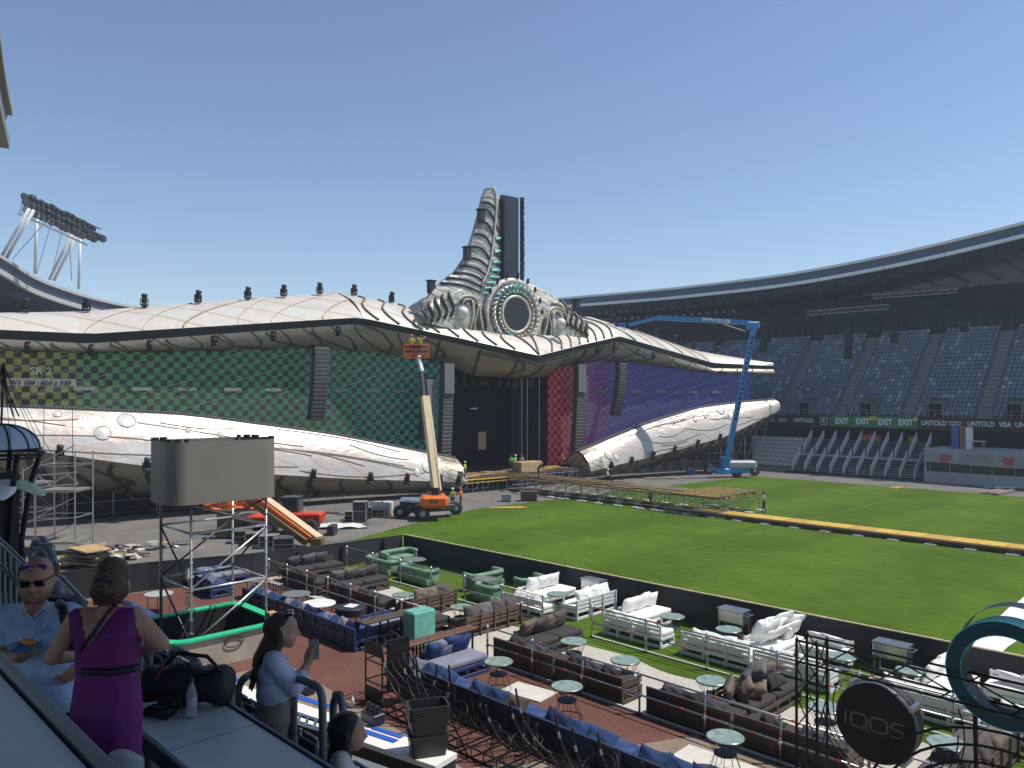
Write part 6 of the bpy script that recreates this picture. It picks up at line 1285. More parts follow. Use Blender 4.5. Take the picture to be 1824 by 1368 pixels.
# bag, pouch and bottle on the counter
bagm = mat('black nylon bag', (.010, .010, .012), .6, 0, .2, 6, .5, 25)
bA, bB = G(235, 1262, 7.45), G(408, 1266, 7.45); t = thing('black_bag', 'long black bag lying on the counter behind the bottle', 'bag', bA); L_ = (bB - bA); b = MB()
def bagf(i, j):
    a = 2 * pi * j; e = (1 - abs(2 * i - 1) ** 6) ** .5; c0 = L_ * i; n2 = Vector((-L_.y, L_.x, 0)).normalized()
    return c0 + n2 * (.13 * cos(a) * e + .1) + Vector((0, 0, .13 + .13 * sin(a) * e + .02 * sin(i * 14 + a)))
b.grid(bagf, 24, 14); b.build('bag_body', bagm, t, True); MB().tube([L_ * .2 + Vector((0, .05, .25)), L_ * .4 + Vector((0, .05, .36)), L_ * .7 + Vector((0, .05, .34)), L_ * .85 + Vector((0, .05, .24))], .014, 6).build('strap', bagm, t, True)
MB().tube([L_ * .33 + Vector((-.02, -.04, .2)), L_ * .40 + Vector((-.02, -.04, .30))], .006, 5).build('red_tag', mat('dull red tag', (.3, .04, .04), .6), t)
p = G(285, 1276, 7.45); t = thing('camera_pouch', 'dark pouch with device on the counter left of the bottle', 'pouch', p, .5); MB().box((0, 0, .03), (.2, .11, .06), ch=.018).build('device', mat('black gloss plastic', (.012, .012, .014), .25), t); MB().box((0, .09, .055), (.17, .1, .1), ch=.03).build('pouch', bagm, t); MB().box((-.02, 0, .062), (.11, .01, .004)).build('silver_line', steel, t)
p = G(341, 1278, 7.45); t = thing('water_bottle', 'clear plastic water bottle standing on the pale counter', 'bottle', p)
cl = bpy.data.materials.new('clear bottle plastic'); cl.use_nodes = True; pb = cl.node_tree.nodes['Principled BSDF']; pb.inputs['Base Color'].default_value = (.8, .85, .9, 1); pb.inputs['Roughness'].default_value = .08; pb.inputs['Transmission Weight'].default_value = .75; pb.inputs['IOR'].default_value = 1.2
MB().lathe([(0, 0), (.031, 0), (.033, .01), (.033, .06), (.030, .07), (.033, .08), (.033, .15), (.030, .165), (.018, .20), (.0135, .21), (.0135, .225), (0, .226)], 20).build('body', cl, t, True); MB().lathe([(.015, .224), (.015, .25), (0, .251)], 14).build('cap', mat('dark bottle cap', (.02, .025, .04), .4), t, True); MB().lathe([(.0335, .085), (.0335, .14)], 20).build('label_sleeve', mat('bottle label', (.32, .36, .42), .4, 0, .5, 30), t, True)
# handrail loops
rail_m = mat('grey blue handrail', (.16, .185, .215), .45, .3)
def rounded(pts, r=.09):
    out = [pts[0]]
    for a, b_, c_ in zip(pts, pts[1:], pts[2:]):
        a, b_, c_ = Vector(a), Vector(b_), Vector(c_); d1 = (a - b_).normalized() * r; d2 = (c_ - b_).normalized() * r
        for k in range(6): f_ = k / 5; out.append((b_ + d1).lerp(b_, f_).lerp(b_.lerp(b_ + d2, f_), f_))
    return out + [pts[-1]]
def loop(lab, pix, Y, r=.029, bars=0):
    pts = [P(u, v, Y + dy) for (u, v, dy) in pix]; base = pts[0].copy(); base.z = 6.2; t = thing('handrail_loop', lab, 'handrail', base, 0, 'bent tube handrails of the stand')
    q = [p - base for p in pts]; q[0].z = 0; q[-1].z = 0; MB().tube(rounded(q, .11), r, 10).build('tube', rail_m, t, True)
    for z in ((.35, .7) if not bars else (.3,)): 
        a = q[0].copy(); a.z = z; c_ = q[-1].copy(); c_.z = z; MB().tube([a, c_], .012, 6).build('crossbar', rail_m, t)
loop('handrail loop partly behind the woman in purple', [(262, 1240, 0), (266, 1132, 0), (250, 1120, .2), (240, 1240, .3)], 6.2)
loop('handrail loop above the left part of the black bag', [(301, 1240, 0), (306, 1152, 0), (355, 1178, -.3), (356, 1240, -.3)], 6.1)
loop('handrail loop above the right part of the black bag', [(364, 1240, 0), (366, 1184, 0), (412, 1212, -.3), (414, 1262, -.3)], 5.9)
loop('long handrail loop passing in front of the phone woman', [(420, 1262, .3), (424, 1215, .3), (462, 1190, .6)] + [(470, 1262, .6)], 5.7)
loop('handrail loop right of the phone woman', [(520, 1300, 0), (524, 1205, 0), (574, 1226, -.3), (578, 1330, -.3)], 5.9)
loop('narrow handrail loop above the dark-haired head', [(590, 1330, 0), (594, 1238, 0), (609, 1238, -.1), (632, 1300, -.4)], 5.9)
t = thing('stair_railing', 'blue-grey stair railing descending at the left edge', 'railing', (0, 0, 0)); A_, B_ = P(-30, 935, 9.5), P(50, 1010, 8.6)
for z in (0, -.28, -.8): MB().tube([A_ + Vector((0, 0, z)), B_ + Vector((0, 0, z))], .03, 8).build('rail', rail_m, t)
for k in range(9): p = A_.lerp(B_, k / 8); MB().tube([p, p - Vector((0, 0, 1.0))], .022, 6).build('post', rail_m, t)
pts = [P(62, 1060, 8), P(64, 975, 8), P(88, 975, 8), P(108, 1060, 7.6)]; MB().tube(rounded(pts, .15), .045, 10).build('end_loop', rail_m, t, True); pts = [P(84, 1060, 8), P(80, 960, 8.1), P(62, 962, 8.3), P(50, 1060, 8.4)]; MB().tube(rounded(pts, .12), .04, 10).build('end_loop', rail_m, t, True)
MB().tube([P(108, 1030, 7.6), P(150, 1075, 7.0)], .035, 8).build('lower_rail', rail_m, t)
# folding chair back and ladder in the gap
p = P(212, 1352, 3.75); t = thing('chair', 'pale curved chair back at the bottom beside the purple dress', 'chair', p - Vector((0, 0, .8))); b = MB(); rzc = atan2(cr.y, cr.x)
b.grid(lambda i, j: Matrix.Rotation(rzc, 3, 'Z') @ Vector((.09 * sin((i - .5) * 2.6), .1 - .1 * cos((i - .5) * 2.6), .6 + .24 * j - .07 * (2 * i - 1) ** 2 * j)), 12, 6); o = b.build('backrest', mat('pale grey chair shell', (.30, .33, .38), .5), t, True); md = o.modifiers.new('t', 'SOLIDIFY'); md.thickness = .02
MB().box((0, 0, .45), (.4, .4, .04), rz=rzc, ch=.01).build('seat', mat('pale grey chair shell', (.30, .33, .38), .5), t)
for sx in (-.16, .16):
    for sy in (-.16, .16): MB().tube([(sx, sy, 0), (sx, sy, .45)], .014, 6).build('leg', black_steel, t)
t = thing('aluminium_ladder', 'aluminium ladder lying below the phone woman', 'ladder', (0, 0, 0)); a1, b1, a2, b2_ = P(528, 1271, 11), P(585, 1290, 10.6), P(522, 1288, 10.4), P(580, 1306, 10)
for a_, c_ in ((a1, b1), (a2, b2_)): MB().beam(a_, c_, .06, .03).build('stile', steel, t)
for k in range(4): MB().beam(a1.lerp(b1, (k + .5) / 4), a2.lerp(b2_, (k + .5) / 4), .03).build('rung', steel, t)
p = G(560, 1330, 3.2)
# ------------------------------------------------------------------ people: one continuous skin grown over a skeleton
def capsule(b, p, q, r0, r1, n=10):
    p, q = Vector(p), Vector(q); d = q - p
    if d.length < 1e-5: d = Vector((0, 0, 1e-4)); q = p + d
    dn = d.normalized(); pts = []; rr_ = []
    for k in range(4): a = pi / 2 * (1 - k / 4); pts.append(p - dn * r0 * sin(a)); rr_.append(max(.001, r0 * cos(a)))
    pts.append(p); rr_.append(r0); pts.append(q); rr_.append(r1)
    for k in range(1, 5): a = pi / 2 * k / 4; pts.append(q + dn * r1 * sin(a)); rr_.append(max(.001, r1 * cos(a)))
    b.tube(pts, rr_, n)
def skin(name, bones, mats, vox, par=None, rule=None, iters=4, sub=None):
    b = MB()
    for (p, q, r0, r1, m_) in bones: capsule(b, p, q, r0, r1)
    me = b.mesh('tmp', mats[0]); ob = bpy.data.objects.new('tmp', me); C.objects.link(ob); md = ob.modifiers.new('r', 'REMESH'); md.mode = 'VOXEL'; md.voxel_size = vox
    dg = bpy.context.evaluated_depsgraph_get(); me2 = bpy.data.meshes.new_from_object(ob.evaluated_get(dg)); bpy.data.objects.remove(ob)
    bm = bmesh.new(); bm.from_mesh(me2)
    for _ in range(iters): bmesh.ops.smooth_vert(bm, verts=bm.verts, factor=.5, use_axis_x=True, use_axis_y=True, use_axis_z=True)
    segs = [(Vector(p), Vector(q) - Vector(p), r0, r1, m_) for p, q, r0, r1, m_ in bones]
    for f in bm.faces:
        c_ = f.calc_center_median(); best = 1e9; mi = 0
        for (p, d, r0, r1, m_) in segs:
            L2 = d.length_squared; s_ = max(0, min(1, (c_ - p).dot(d) / L2)) if L2 > 1e-9 else 0; dd = (c_ - p - d * s_).length - (r0 + (r1 - r0) * s_)
            if dd < best: best, mi = dd, m_
        if rule: mi = rule(c_, mi)
        f.material_index = mi; f.smooth = True
    me2.materials.clear()
    for m_ in mats: me2.materials.append(m_)
    bm.to_mesh(me2); bm.free(); me2.name = name; return inst(me2, name, par)
skin_m = mat('skin', (.42, .25, .18), .55, 0, .06, 20); skin_d = mat('tanned skin', (.36, .20, .14), .55, 0, .06, 20); hair_b = mat('brown hair', (.045, .028, .018), .55, 0, .4, 30, .8, 90); hair_k = mat('black hair', (.008, .007, .007), .4, 0, .4, 30, .6, 90)
lens = mat('dark sunglass lens', (.01, .009, .012), .1)
def hand(bones, wrist, dirv, nrm, m_, curl=.5, sc=1.0):       # palm, four unequal fingers and a side thumb
    w = Vector(wrist); d = Vector(dirv).normalized(); n_ = Vector(nrm).normalized(); s_ = d.cross(n_).normalized()
    for k in (-1, 0, 1): bones.append((w + s_ * .022 * k * sc, w + d * .08 * sc + s_ * .026 * k * sc, .019 * sc, .018 * sc, m_))
    for k, L in enumerate((.068, .078, .072, .055)):
        o_ = w + d * .085 * sc + s_ * (.033 - .022 * k) * sc; d1 = (d * cos(curl) + n_ * sin(curl)).normalized(); d2 = (d * cos(curl * 2.2) + n_ * sin(curl * 2.2)).normalized(); e = o_ + d1 * L * .5 * sc
        bones.append((o_, e, .0105 * sc, .0095 * sc, m_)); bones.append((e, e + d2 * L * .5 * sc, .0095 * sc, .008 * sc, m_))
    o_ = w + d * .03 * sc + s_ * .035 * sc; e = o_ + (s_ * .7 + d * .6 + n_ * .4).normalized() * .04 * sc; bones.append((o_, e, .014 * sc, .012 * sc, m_)); bones.append((e, e + (d * .8 + n_ * .5).normalized() * .032 * sc, .0115 * sc, .009 * sc, m_))
def head(bones, c_, fwd_, m_, sc=1.0, up=Vector((0, 0, 1))):  # cranium, jaw, nose, ears, brows
    f = Vector(fwd_).normalized(); s_ = f.cross(up).normalized(); c_ = Vector(c_)
    def at(a, b_, h): return c_ + (f * a + s_ * b_ + up * h) * sc
    bones += [(at(-.025, 0, .035), at(.02, 0, .035), .083 * sc, .08 * sc, m_), (at(.03, -.02, -.03), at(.03, .02, -.03), .062 * sc, .062 * sc, m_), (at(.05, -.012, -.085), at(.05, .012, -.085), .032 * sc, .032 * sc, m_), (at(-.01, 0, -.03), at(.0, 0, -.06), .066 * sc, .05 * sc, m_),
              (at(.093, 0, .015), at(.112, 0, -.022), .011 * sc, .0145 * sc, m_), (at(.085, -.018, -.055), at(.085, .018, -.055), .012 * sc, .012 * sc, m_), (at(.078, -.032, .03), at(.078, .032, .03), .017 * sc, .017 * sc, m_)]
    for q in (-1, 1): bones += [(at(-.005, q * .083, .015), at(-.01, q * .088, -.025), .014 * sc, .011 * sc, m_), (at(.055, q * .038, -.02), at(.05, q * .042, -.035), .03 * sc, .028 * sc, m_)]
    return at
def ik(a, c_, l1, l2, hint):
    a, c_ = Vector(a), Vector(c_); d = c_ - a; L = min(d.length, l1 + l2 - .005); x = (l1 * l1 - l2 * l2 + L * L) / (2 * L); h = sqrt(max(0, l1 * l1 - x * x)); dn = d.normalized(); hv = Vector(hint); hv = (hv - dn * hv.dot(dn)).normalized(); return a + dn * x + hv * h
def sunglasses(at, par, y=.098, h=.012, m_=lens, sc=1):
    for q in (-1, 1):
        c_ = at(y, q * .033, h); b = MB(); ax = at(1, 0, 0) - at(0, 0, 0); ax.normalize(); sx = (at(0, 1, 0) - at(0, 0, 0)).normalized(); R = Matrix((sx, ax, sx.cross(ax))).transposed()
        b.box(c_, (.056, .012, .038), rot=R, ch=.005); b.build('lens', m_, par); MB().tube([at(y - .004, q * .058, h + .01), at(.0, q * .084, h + .012), at(-.02, q * .088, h)], .004, 5).build('temple_arm', dark_plastic, par)
    MB().tube([at(y + .004, -.012, h + .006), at(y + .004, .012, h + .006)], .004, 5).build('bridge', dark_plastic, par)

# man in the light blue shirt
shirt = mat('light blue linen', (.36, .50, .74), .8, 0, .2, 6, 1.0, 11); navy_tr = mat('dark trousers', (.018, .02, .028), .85); YM = 4.75
def pm(u, v, dy=0): return P(u, v, YM + dy)
t = thing('person', 'man in light blue shirt and sunglasses holding a snack at the left edge', 'person', (pm(70, 1250).x, pm(70, 1250).y, 6.9)); o0 = Vector(t.location)
def q(u, v, dy=0): return pm(u, v, dy) - o0
hc = q(66, 1033); fv = c2w(.32, -.95); fv.z = -.12; B = []; at = head(B, hc, fv, 0, 1.12)
lm = lambda u, v, dy, r: (q(u, v, dy), r)
B += [(q(63, 1072, .06), q(62, 1092, .08), .062, .07, 0), (q(12, 1100, .1), q(122, 1096, .1), .085, .085, 1), (q(28, 1130, .06), q(108, 1130, .06), .135, .135, 1), (q(34, 1180, .04), q(104, 1180, .04), .14, .14, 1), (q(40, 1235, .04), q(100, 1240, .04), .145, .145, 1), (q(42, 1262, .05), q(100, 1262, .05), .135, .135, 2)]
for u in (45, 97): B += [(q(u, 1275, .05), q(u, 1400, .0), .10, .075, 2), (q(u, 1400, .0), Vector((q(u, 1400).x, q(u, 1400).y, .1)), .07, .05, 2), (Vector((q(u, 1400).x, q(u, 1400).y, .05)), Vector((q(u, 1400).x, q(u, 1400).y, .05)) + fv * .17, .05, .04, 2)]
shR, shL = q(2, 1102, .1), q(132, 1098, .1); hR = q(38, 1172, -.28); hL = q(140, 1190, .0)
eR = ik(shR, hR, .31, .27, Vector((-.2, -.3, -1)) + c2w(-.6, 0)); eL = ik(shL, hL, .31, .27, Vector((0, 0, -.6)) + c2w(.9, .1))
B += [(shR, shR.lerp(eR, .75), .075, .068, 1), (shR.lerp(eR, .7), eR, .05, .047, 0), (eR, hR, .045, .031, 0), (shL, eL, .075, .066, 1), (eL, hL, .047, .032, 0)]
hand(B, hR, (hR - eR).normalized() + Vector((0, 0, .3)), c2w(.3, -.2) + Vector((0, 0, .6)), 0, .7); hand(B, hL, (hL - eL), c2w(-1, 0), 0, .6)
skin('body', B, [skin_d, shirt, navy_tr], .013, t, None, 3)
stub = mat('stubble', (.16, .10, .075), .8); sunglasses(at, t)
for qx in (-1, 1):
    c_ = at(.062, qx * .036, .088); MB().box(c_, (.052, .02, .034), rz=atan2(fv.y, fv.x) + pi / 2, ch=.005).build('raised_lens', mat('purple mirror lens', (.10, .04, .28), .15, .3), t)
MB().tube([at(.06, -.06, .085), at(.075, 0, .092), at(.06, .06, .085)], .005, 5).build('raised_frame', dark_plastic, t)
skin('beard', [(at(.055, -.03, -.088), at(.055, .03, -.088), .028, .028, 0), (at(.02, -.07, -.045), at(.05, -.04, -.085), .02, .02, 0), (at(.02, .07, -.045), at(.05, .04, -.085), .02, .02, 0), (at(.088, -.025, -.04), at(.088, .025, -.04), .009, .009, 0)], [stub], .008, t, None, 2)
skin('hair', [(at(-.06, -.06, .02), at(-.06, .06, .02), .042, .042, 0), (at(-.01, -.085, .02), at(-.05, -.075, .05), .018, .03, 0), (at(-.01, .085, .02), at(-.05, .075, .05), .018, .03, 0)], [mat('short cropped hair', (.09, .065, .05), .8)], .009, t, None, 2)
b = MB(); cA_ = q(62, 1094, -.02)
for sx, pp in ((-1, [(34, 1072), (46, 1092), (62, 1130), (54, 1100), (40, 1074)]), (1, [(88, 1070), (84, 1092), (66, 1130), (92, 1106), (96, 1078)])):
    b = MB(); b.add([q(u, v, -.10) for u, v in pp] + [q(u, v, -.085) for u, v in pp], [(0, 1, 2, 3, 4), (9, 8, 7, 6, 5)] + [(k, (k + 1) % 5, 5 + (k + 1) % 5, 5 + k) for k in range(5)]); b.build('collar', shirt, t)
b = MB(); b.add([q(u, v, -.075) for u, v in ((46, 1086), (82, 1084), (66, 1128))], [(0, 1, 2)]); 
MB().tube([q(106, 1075, .02), q(112, 1085, -.12), q(121, 1130, -.16), q(130, 1160, .0)], .028, 8).build('backpack_strap', bagm, t, True); MB().box(q(105, 1120, .28), (.3, .2, .42), rz=.6, ch=.06).build('backpack', bagm, t)
MB().tube([q(48, 1088, -.1), q(62, 1103, -.13), q(78, 1086, -.1)], .004, 5).build('necklace', dark_plastic, t)
sn = thing('snack', 'orange snack in blue wrapper held by the man', 'food', q(47, 1152, -.36) + o0); wr_ = mat('blue foil wrapper', (.03, .20, .50), .3, 0, .3, 12)
b = MB()
for k in range(7): a = k * .9; b.add([(0, 0, -.03), (.09 * cos(a), .09 * sin(a), .012 * sin(k * 2.1)), (.085 * cos(a + .8), .085 * sin(a + .8), .02)], [(0, 1, 2)])
o = b.build('wrapper', wr_, sn); md = o.modifiers.new('s', 'SOLIDIFY'); md.thickness = .004
skin('bar', [(Vector((-.05, 0, .02)), Vector((.05, .02, .03)), .02, .018, 0)], [mat('orange snack', (.7, .22, .02), .6, 0, .2, 40)], .006, sn, None, 1)

# woman in the purple dress, seen from behind
YP = 4.25; dress = mat('magenta purple dress', (.14, .012, .145), .75, 0, .16, 3, .8, 7)
t = thing('person', 'woman in magenta purple dress seen from behind beside the man', 'person', (P(190, 1300, YP).x, P(190, 1300, YP).y, 6.9)); o0 = Vector(t.location)
def q(u, v, dy=0): return P(u, v, YP + dy) - o0
fw = c2w(-.15, 1); fw.z = -.1; B = []; at = head(B, q(201, 1042), fw, 0, .98)
B += [(q(197, 1068), q(193, 1094, .01), .05, .055, 0), (q(140, 1100, .02), q(238, 1098, .02), .058, .058, 0), (q(160, 1125), q(222, 1125), .095, .095, 1)]
for uu in (166, 190, 216):
    ch_ = [(1122, .093, 0), (1160, .094, 1), (1195, .09, 1), (1225, .10, 0), (1260, .112, -1), (1310, .112, -2), (1400, .115, -4), (1500, .125, -5)]
    for (v0, r0, d0), (v1, r1, d1) in zip(ch_, ch_[1:]): B.append((q(uu + d0, v0), q(uu + d1, v1), r0, r1, 1))
for u in (165, 200): p = q(u, 1500); B += [(p, Vector((p.x, p.y, .12)), .06, .045, 0), (Vector((p.x, p.y, .05)), Vector((p.x, p.y, .05)) + fw * .15, .045, .035, 0)]
s1, s2 = q(134, 1104, .02), q(244, 1102, .02); h1, h2 = q(150, 1168, .24), q(240, 1166, .26); e1, e2 = q(92, 1172, .02), q(288, 1146, .02)
B += [(s1, e1, .052, .042, 0), (e1, h1, .042, .028, 0), (s2, e2, .055, .044, 0), (e2, h2, .044, .028, 0)]; hand(B, h1, c2w(.7, .6), c2w(.3, -.6), 0, .6, .9); hand(B, h2, c2w(-.8, .4), c2w(-.3, -.6), 0, .6, .9)
inv = lambda c_: (lambda w: ((w.x * .7 + w.y * .714), (-.714 * w.x + .7 * w.y), w.z))(c_ + o0)
def dress_rule(c_, mi):
    X, Y, z = inv(c_); u = 912 + 1400 * X / Y; v = 708 + 1400 * (9.5 - z) / Y
    if mi == 0 and v < 1175 and 118 < u < 252 and Y < YP + .1:
        if v > 1082 and ((u < 149 - (v - 1095) * .0 and u > 122 and v > 1085 and v < 1125) or (u > 205 and u < 238 and v < 1112 - 0)): mi = 1
    if mi == 1 or mi == 0:
        if Y < YP + .03 and 1083 < v < 1150 and 140 < u < 240:        # open V back
            lo = 143 + (v - 1085) * .18; hi = 205 - (v - 1085) * .72
            if lo < u < hi: return 0
            if 1086 < v and 122 < u < 241: return 1
    return mi
skin('body', B, [skin_m, dress], .012, t, dress_rule, 3)
HB = [(at(-.02, 0, .05), at(-.06, 0, .03), .092, .085, 0), (at(-.05, -.03, -.02), at(-.05, .03, -.02), .07, .07, 0), (at(-.105, 0, .055), at(-.115, .0, -.01), .04, .036, 0), (at(.02, 0, .07), at(-.02, 0, .075), .082, .085, 0)]
for k in range(7): HB.append((at(-.09, (k - 3) * .02, -.02), at(-.075, (k - 3) * .024, -.10 - .015 * (k % 2)), .014, .006, 0))
skin('hair', HB, [mat('light brown hair', (.075, .048, .03), .5, 0, .45, 25, .9, 70)], .008, t, None, 2); MB().tube([at(-.14, -.04, .05), at(-.155, 0, .065), at(-.14, .045, .04)], .011, 6).build('hair_clip', dark_plastic, t, True)
MB().tube([q(205, 1078, -.06), q(190, 1094, -.085), q(166, 1128, -.108), q(146, 1152, -.10), q(140, 1175, -.04)], .011, 6).build('bag_strap', bagm, t, True)
MB().tube([q(138, 1190, .0), q(150, 1196, -.09), q(195, 1198, -.115), q(235, 1192, -.09), q(246, 1188, .0)], .018, 6).build('belt', bagm, t, True)

# woman with the phone
YW = 6.0; lil = mat('periwinkle shirt', (.5, .54, .74), .8, 0, .16, 5, 1.0, 10); bei = mat('taupe trousers', (.27, .235, .21), .85, 0, .1, 5, .4, 14)
t = thing('person', 'long-haired woman in blue shirt raising a phone, seen from the side', 'person', (P(490, 1300, YW).x, P(490, 1300, YW).y, 6.2)); o0 = Vector(t.location)
def q(u, v, dy=0): return P(u, v, YW + dy) - o0
fw = c2w(.96, .28); fw.z = -.05; B = []; at = head(B, q(503, 1124), fw, 0, 1.12)
B += [(q(494, 1148), q(487, 1165), .048, .055, 0), (q(486, 1176, -.16), q(486, 1176, .16), .075, .075, 1), (q(486, 1195, -.10), q(486, 1195, .10), .125, .125, 1), (q(500, 1205, -.07), q(500, 1205, .07), .10, .10, 1), (q(489, 1232, -.09), q(489, 1232, .09), .14, .14, 1), (q(491, 1252, -.08), q(491, 1252, .08), .145, .145, 2), (q(489, 1275, -.08), q(489, 1275, .08), .15, .15, 2)]
for dy in (-.1, .1): p = q(492, 1340, dy); B += [(q(490, 1285, dy), p, .12, .085, 2), (p, Vector((p.x, p.y, .1)), .08, .055, 2), (Vector((p.x, p.y, .05)), Vector((p.x, p.y, .05)) + fw * .16, .045, .035, 2)]
sN, sF = q(488, 1180, -.19), q(490, 1180, .18); hN = q(549, 1178, -.02); hF = q(549, 1182, .1); eN = q(522, 1226, -.14); eF = q(528, 1222, .18)
for (s_, e_, h_) in ((sN, eN, hN), (sF, eF, hF)): B += [(s_, e_, .078, .066, 1), (e_, e_.lerp(h_, .45), .062, .055, 1), (e_.lerp(h_, .4), h_, .037, .028, 0)]
hand(B, hN, c2w(.12, .1) + Vector((0, 0, 1)), c2w(.6, .8), 0, .55, .95); hand(B, hF, c2w(.1, -.2) + Vector((0, 0, 1)), c2w(.5, -.8), 0, .55, .95)
skin('body', B, [skin_m, lil, bei], .013, t, None, 3)
HB = [(at(-.02, 0, .05), at(-.05, 0, .03), .094, .092, 0), (at(-.06, -.03, -.05), at(-.14, -.04, -.2), .075, .065, 0), (at(-.06, .03, -.05), at(-.14, .04, -.2), .075, .065, 0), (at(-.02, .075, .0), at(-.05, .08, -.16), .035, .035, 0), (at(-.02, -.075, .0), at(-.05, -.08, -.16), .035, .035, 0)]
for k in range(9): HB.append((at(-.145, (k - 4) * .026, -.17), at(-.185 - .012 * (k % 3), (k - 4) * .028, -.34 - .025 * (k % 2)), .03, .012, 0))
skin('hair', HB, [hair_b], .010, t, None, 2); MB().tube([at(.03, -.08, .10), at(.045, 0, .135), at(.03, .08, .10)], .008, 6).build('hair_sunglasses', lens, t, True)
for k in range(2): MB().box(at(.05, (k * 2 - 1) * .04, .125), (.05, .045, .02), rz=rzc, ch=.004).build('raised_lens', lens, t)
MB().tube([q(497, 1162, -.1), q(505, 1168, -.04), q(508, 1172, .0)], .016, 6).build('collar', lil, t, True)
MB().beam(q(455 + 14, 1250, -.15), q(528, 1249, -.12), .02, .035).build('waistband', bei, t)
ph_ = thing('phone', 'dark smartphone held upright by the woman in the blue shirt', 'phone', q(559, 1160, .02) + o0); MB().box((0, 0, .02), (.012, .078, .165), rz=atan2(.28, .96) - pi / 4 - .1, ch=.004).build('case', dark_plastic, ph_); MB().box((.008, -.004, .02), (.004, .07, .15), rz=atan2(.28, .96) - pi / 4 - .1).build('glass', mat('phone glass', (.25, .27, .3), .1), ph_)

# dark-haired woman low at the bottom edge
YD = 5.1; wtop = mat('white top', (.55, .56, .58), .8, 0, .06)
t = thing('person', 'woman with long black hair in a white top at the bottom edge', 'person', (P(612, 1330, YD).x, P(612, 1330, YD).y, 5.45)); o0 = Vector(t.location)
def q(u, v, dy=0): return P(u, v, YD + dy) - o0
fw = c2w(.97, .1); fw.z = -.08; B = []; at = head(B, q(622, 1305), fw, 0, 1.0)
B += [(q(614, 1325), q(607, 1345), .045, .052, 0), (q(606, 1357, -.15), q(606, 1357, .15), .07, .07, 1), (q(606, 1385, -.08), q(606, 1385, .08), .12, .12, 1), (q(608, 1430, -.06), q(608, 1430, .06), .125, .125, 1)]
for dy in (-.18, .18): e_ = q(620, 1420, dy * 1.1); B += [(q(606, 1360, dy), e_, .055, .045, 1), (e_, q(652, 1390, dy * .5), .04, .03, 0)]; hand(B, q(652, 1390, dy * .5), c2w(1, 0), Vector((0, 0, -1)), 0, .6, .9)
for dy in (-.1, .1): kz = q(650, 1480, dy); B += [(q(608, 1470, dy), kz, .10, .08, 2), (kz, Vector((kz.x, kz.y, .08)), .07, .05, 2)]
skin('body', B, [skin_m, wtop, navy_tr], .015, t, None, 3)
HB = [(at(-.02, 0, .045), at(-.05, 0, .03), .096, .095, 0), (at(-.05, -.04, -.05), at(-.09, -.05, -.3), .072, .075, 0), (at(-.05, .04, -.05), at(-.09, .05, -.3), .072, .075, 0), (at(-.01, -.08, .0), at(-.02, -.09, -.22), .034, .03, 0), (at(-.01, .08, .0), at(-.02, .09, -.22), .034, .03, 0), (at(-.09, 0, -.3), at(-.11, 0, -.5), .09, .05, 0)]
skin('hair', HB, [hair_k], .011, t, None, 2)

